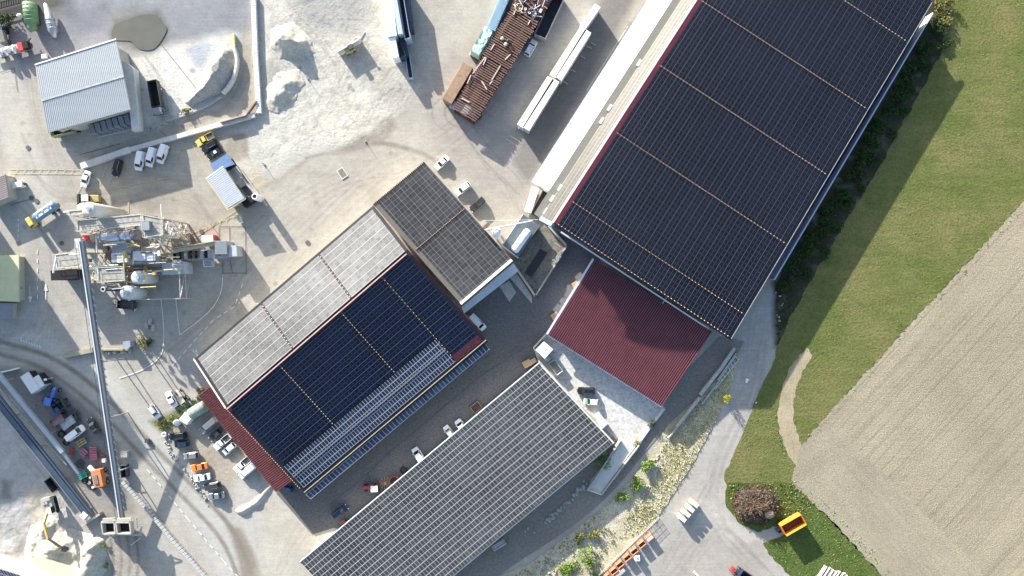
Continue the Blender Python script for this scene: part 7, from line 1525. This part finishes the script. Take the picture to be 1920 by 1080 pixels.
shrub('shrub', 'green shrub at the head of the ramp', 1222, 796, 1.5, 2.0, lf_d, 500, 9); shrub('shrub', 'olive shrub at the foot of the kerb by the ramp', 1194, 830, 1.3, 1.3, lf_o, 350, 10)
shrub('shrub', 'small leafy shrub at the low shed edge above the lane', 966, 982, 1.2, 1.2, lf_g, 300, 11); shrub('shrub', 'small green shrub on the curved kerb beside the tipper lorry', 352, 210, 1.6, 1.4, lf_o, 500, 12)
shrub('shrub', 'yellow-green shrub strip beside the blue-grey cabinet', 268, 641, 2.4, 1.3, lf_o, 700, 13); shrub('shrub', 'small dark shrub at the right end of the yellow-green shrub', 284, 641, 1.2, 1.2, lf_d, 300, 14)
shrub('shrub', 'dark shrub at the corner of the pale olive roof', 39, 540, 1.2, 2.2, lf_d, 300, 15); shrub('shrub', 'dark green shrub in the upper left corner below the railing', 14, 38, 3.0, 2.5, lf_d, 900, 18, .25)
shrub('shrub', 'green shrub at the wheels of the rusty stack', 897, 216, 1.4, 1.0, lf_d, 350, 19); shrub('shrub', 'tiny green clump left of the feed hopper tracks, upper one', 199, 1022, .9, .9, lf_g, 200, 20); shrub('shrub', 'tiny green clump left of the feed hopper tracks, lower one', 201, 1058, 1.0, .9, lf_g, 220, 21)
shrub('shrub', 'olive weeds at the upper corner of the red side canopy', 378, 735, 1.8, 1.2, lf_o, 450, 22); shrub('shrub', 'olive weeds at the tip of the weedy strip', 303, 795, 1.9, 1.1, lf_o, 450, 23)
# hedge east of the hall (individual dense bushes merging in the shade)
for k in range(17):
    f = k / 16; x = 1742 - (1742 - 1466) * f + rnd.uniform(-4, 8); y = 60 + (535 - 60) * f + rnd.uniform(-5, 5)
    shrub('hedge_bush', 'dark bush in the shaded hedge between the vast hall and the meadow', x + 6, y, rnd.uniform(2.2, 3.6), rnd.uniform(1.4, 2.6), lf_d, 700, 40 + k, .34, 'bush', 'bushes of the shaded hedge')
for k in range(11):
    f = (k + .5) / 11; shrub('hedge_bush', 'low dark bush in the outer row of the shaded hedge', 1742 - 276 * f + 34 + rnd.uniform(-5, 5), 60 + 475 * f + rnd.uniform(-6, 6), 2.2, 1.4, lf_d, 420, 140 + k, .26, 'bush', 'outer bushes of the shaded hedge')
for k, (x, y) in enumerate(((1757, 14), (1768, 36), (1762, 50), (1776, 4))): shrub('sunlit_bush', ('lowest left', 'right', 'lowest', 'topmost')[k] + ' pale olive bush at the sunlit upper end of the hedge', x, y, 2.4, 2.4, lf_o, 600, 70 + k, .22, 'bush')
def stuff_leaves(name, poly, dens, h, m, size, seed, up=1.0, spread=.3, clump=0.0):
    rg = random.Random(seed); xs = [p[0] for p in poly]; ys = [p[1] for p in poly]; A = abs(sum(poly[i][0] * poly[(i + 1) % len(poly)][1] - poly[(i + 1) % len(poly)][0] * poly[i][1] for i in range(len(poly)))) / 2 / K / K
    mb = MB(); n = int(A * dens); px_ = np.array([rg.uniform(min(xs), max(xs)) for _ in range(n * 5)]); py_ = np.array([rg.uniform(min(ys), max(ys)) for _ in range(n * 5)])
    sd = poly_sd(px_, py_, poly) + (fbm(px_, py_, 12, seed) - .5) * 8; cl = fbm(px_, py_, 16, seed + 2); c = 0
    for x, y, s, q in zip(px_, py_, sd, cl):
        if s < 0 or q < clump: continue
        hh = h * rg.uniform(.3, 1) * (.5 + q); p = X(x, y) + Vector((0, 0, .05)); a = Vector((rg.uniform(-1, 1), rg.uniform(-1, 1), 0)).normalized() * size * rg.uniform(.5, 1.3); t_ = Vector((rg.uniform(-spread, spread), rg.uniform(-spread, spread), 1)) * hh
        mb.add([p - a, p + a, p + a * .6 + t_, p - a * .4 + t_ * .9], [(0, 1, 2, 3)]); c += 1
        if c >= n: break
    o = mb.build(name, m); o['kind'] = 'stuff'; return o
stuff_leaves('tall_dry_grass', [(1385, 668), (1362, 748), (1325, 820), (1290, 885), (1228, 975), (1200, 1000), (1160, 1010), (1190, 950), (1235, 870), (1250, 812), (1335, 725)], 9, .45, straw, .15, 3, spread=.9)
stuff_leaves('bank_weeds', [(1210, 868), (1190, 950), (1120, 1075), (960, 1085), (1085, 992), (1150, 935)], 1.6, .6, lf_o, .25, 5, spread=.9, clump=.5)
stuff_leaves('meadow_tufts', [(1765, -20), (1950, -20), (1930, 350), (1780, 530), (1540, 790), (1495, 840), (1480, 910), (1362, 915), (1378, 845), (1442, 690), (1455, 540), (1590, 330)], .5, .1, lf_g, .16, 8, spread=.9, clump=.5)
stuff_leaves('corner_grass', [(1432, 1018), (1478, 1000), (1528, 950), (1550, 965), (1668, 1095), (1478, 1075)], 3.0, .14, lf_g, .2, 9, spread=.9)
stuff_leaves('island_grass', [(1362, 922), (1365, 905), (1485, 905), (1530, 945), (1515, 966), (1440, 992), (1385, 980)], 4, .3, lf_o, .2, 10, spread=.9)
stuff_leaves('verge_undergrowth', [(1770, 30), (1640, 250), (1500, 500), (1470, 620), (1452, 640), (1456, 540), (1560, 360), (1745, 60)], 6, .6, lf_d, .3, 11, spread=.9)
stuff_leaves('weedy_strip', [(318, 800), (345, 778), (392, 742), (380, 735), (330, 765), (306, 792)], 6, .5, lf_g, .22, 12, spread=.9)
# brushwood heap
bw = thing('brushwood_heap', 'big heap of brown dead branches on the grass by the turning place', 'brushwood', X(1415, 945)); rg = random.Random(5); mb = MB()
for _ in range(1500):
    a = rg.uniform(0, 6.28); d = rg.random() ** .6; p = Vector((math.cos(a) * d * 6.2, math.sin(a) * d * 5.0, 3.2 * (1 - d ** 1.6) * rg.uniform(.7, 1.15) + .1)); v = Vector((rg.gauss(0, 1), rg.gauss(0, 1), rg.gauss(0, .45))).normalized() * rg.uniform(.4, 1.3); mb.cyl(p - v, p + v, rg.uniform(.04, .1), .02, 4, False)
mb.build('branches', tw, bw); mb = MB(); leaves(mb, (0, 0, 1.4), (5.8, 4.6, 1.7), 1400, .25, rg); mb.build('dead_leaves', leafmat('dead_leaf', S(176, 150, 126), S(120, 98, 84)), bw)
mb = MB(); mb.blob((0, 0, .9), (5.3, 4.1, 1.6), 3, .3, 3); mb.build('core', M('brush_core', (.05, .04, .03), .95, var=.4, scale=2), bw)
mb = MB(); mb.blob((3.0, -2.0, 2.2), (1.4, 1.2, .8), 2, .3, 2); mb.build('root_ball', M('root_soil', (.28, .22, .17), .95, var=.3, scale=3, bump=.5), bw)
# stones
def stones(pts, n, r, label, grp, m, spread=4, seed=1, name='boulder'):
    rg = random.Random(seed); segL = [math.hypot(b[0] - a[0], b[1] - a[1]) for a, b in zip(pts[:-1], pts[1:])]; T = sum(segL)
    for i in range(n):
        d = T * rg.random(); k = 0
        while d > segL[k] and k < len(segL) - 1: d -= segL[k]; k += 1
        a, b = pts[k], pts[k + 1]; f = d / segL[k]; x = a[0] + (b[0] - a[0]) * f + rg.gauss(0, spread / 2); y = a[1] + (b[1] - a[1]) * f + rg.gauss(0, spread / 2); s = r * rg.uniform(.5, 1.25)
        mb = MB(); mb.blob((0, 0, s * .35), (s, s * rg.uniform(.6, 1), s * .7), i + seed * 31, .5); o = mb.build(name, m); o.location = X(x, y); o.rotation_euler = (0, 0, rg.uniform(0, 6)); tagit(o, label, 'boulder', grp)
stn = M('pale_stone', (.34, .33, .3), .9, var=.25, scale=1.5, dirt=(.3, .28, .22), dirt_amt=.5); stg = M('shade_stone', (.36, .36, .34), .9, var=.25, scale=1.5)
stones([(1100, 905), (1075, 930), (1050, 955), (1022, 978)], 48, .55, 'grey boulder in the row between low shed and lane', 'boulders between low shed and lane', stn, 5, 1)
stones([(1240, 838), (1225, 880), (1222, 905), (1200, 940)], 30, .4, 'pale boulder between the shrubs and the dry grass', 'boulders on the dry bank', stn, 6, 2)
stones([(308, 818), (318, 845), (345, 880), (372, 915), (395, 950)], 70, .3, 'stone in the edging of the row of parked cars', 'stones edging the car row', stn, 4, 3)
stones([(275, 243), (300, 235), (330, 222), (350, 214)], 22, .5, 'stone along the curved kerb below the tipper lorry', 'stones along the curved kerb', stn, 3, 4)
stones([(205, 662), (245, 660)], 12, .55, 'stone beside the low mossy wall by the conveyor', 'stones beside the mossy wall', stn, 4, 5)
stones([(1150, 950), (1090, 1010), (1030, 1060), (980, 1080)], 40, .45, 'small pale stone on the rubble slope', 'stones on the rubble slope', stn, 26, 6)
stones([(1452, 545), (1466, 560), (1460, 620)], 8, .4, 'stone in the shaded verge by the path', 'stones in the shaded verge', stg, 6, 7)
stones([(880, 996), (1000, 990)], 8, .35, 'dark lump on the shaded gravel beside the low shed', 'lumps beside the low shed', stg, 12, 8)

stuff_leaves('field_edge_weeds', [(1945, 352), (1925, 366), (1780, 524), (1660, 654), (1536, 786), (1502, 830), (1508, 842), (1546, 796), (1668, 666), (1788, 538), (1932, 380)], 5, .25, lf_o, .16, 21, spread=.9, clump=.42)
stuff_leaves('headland_weeds', [(1484, 896), (1530, 944), (1600, 1012), (1668, 1088), (1680, 1080), (1610, 1002), (1542, 938), (1494, 888)], 5, .25, lf_g, .16, 22, spread=.9, clump=.4)
stuff_leaves('track_edge_weeds', [(1454, 770), (1462, 820), (1486, 866), (1478, 866), (1452, 818), (1446, 770)], 4, .2, lf_g, .15, 23, spread=.9, clump=.4)

stuff_leaves('bank_ground_cover', [(1216, 880), (1200, 960), (1150, 1010), (1060, 1060), (980, 1085), (1090, 1000), (1160, 940)], 4, .2, leafmat('fresh_weed', S(190, 206, 110), S(150, 176, 80)), .17, 24, spread=.9, clump=.5)
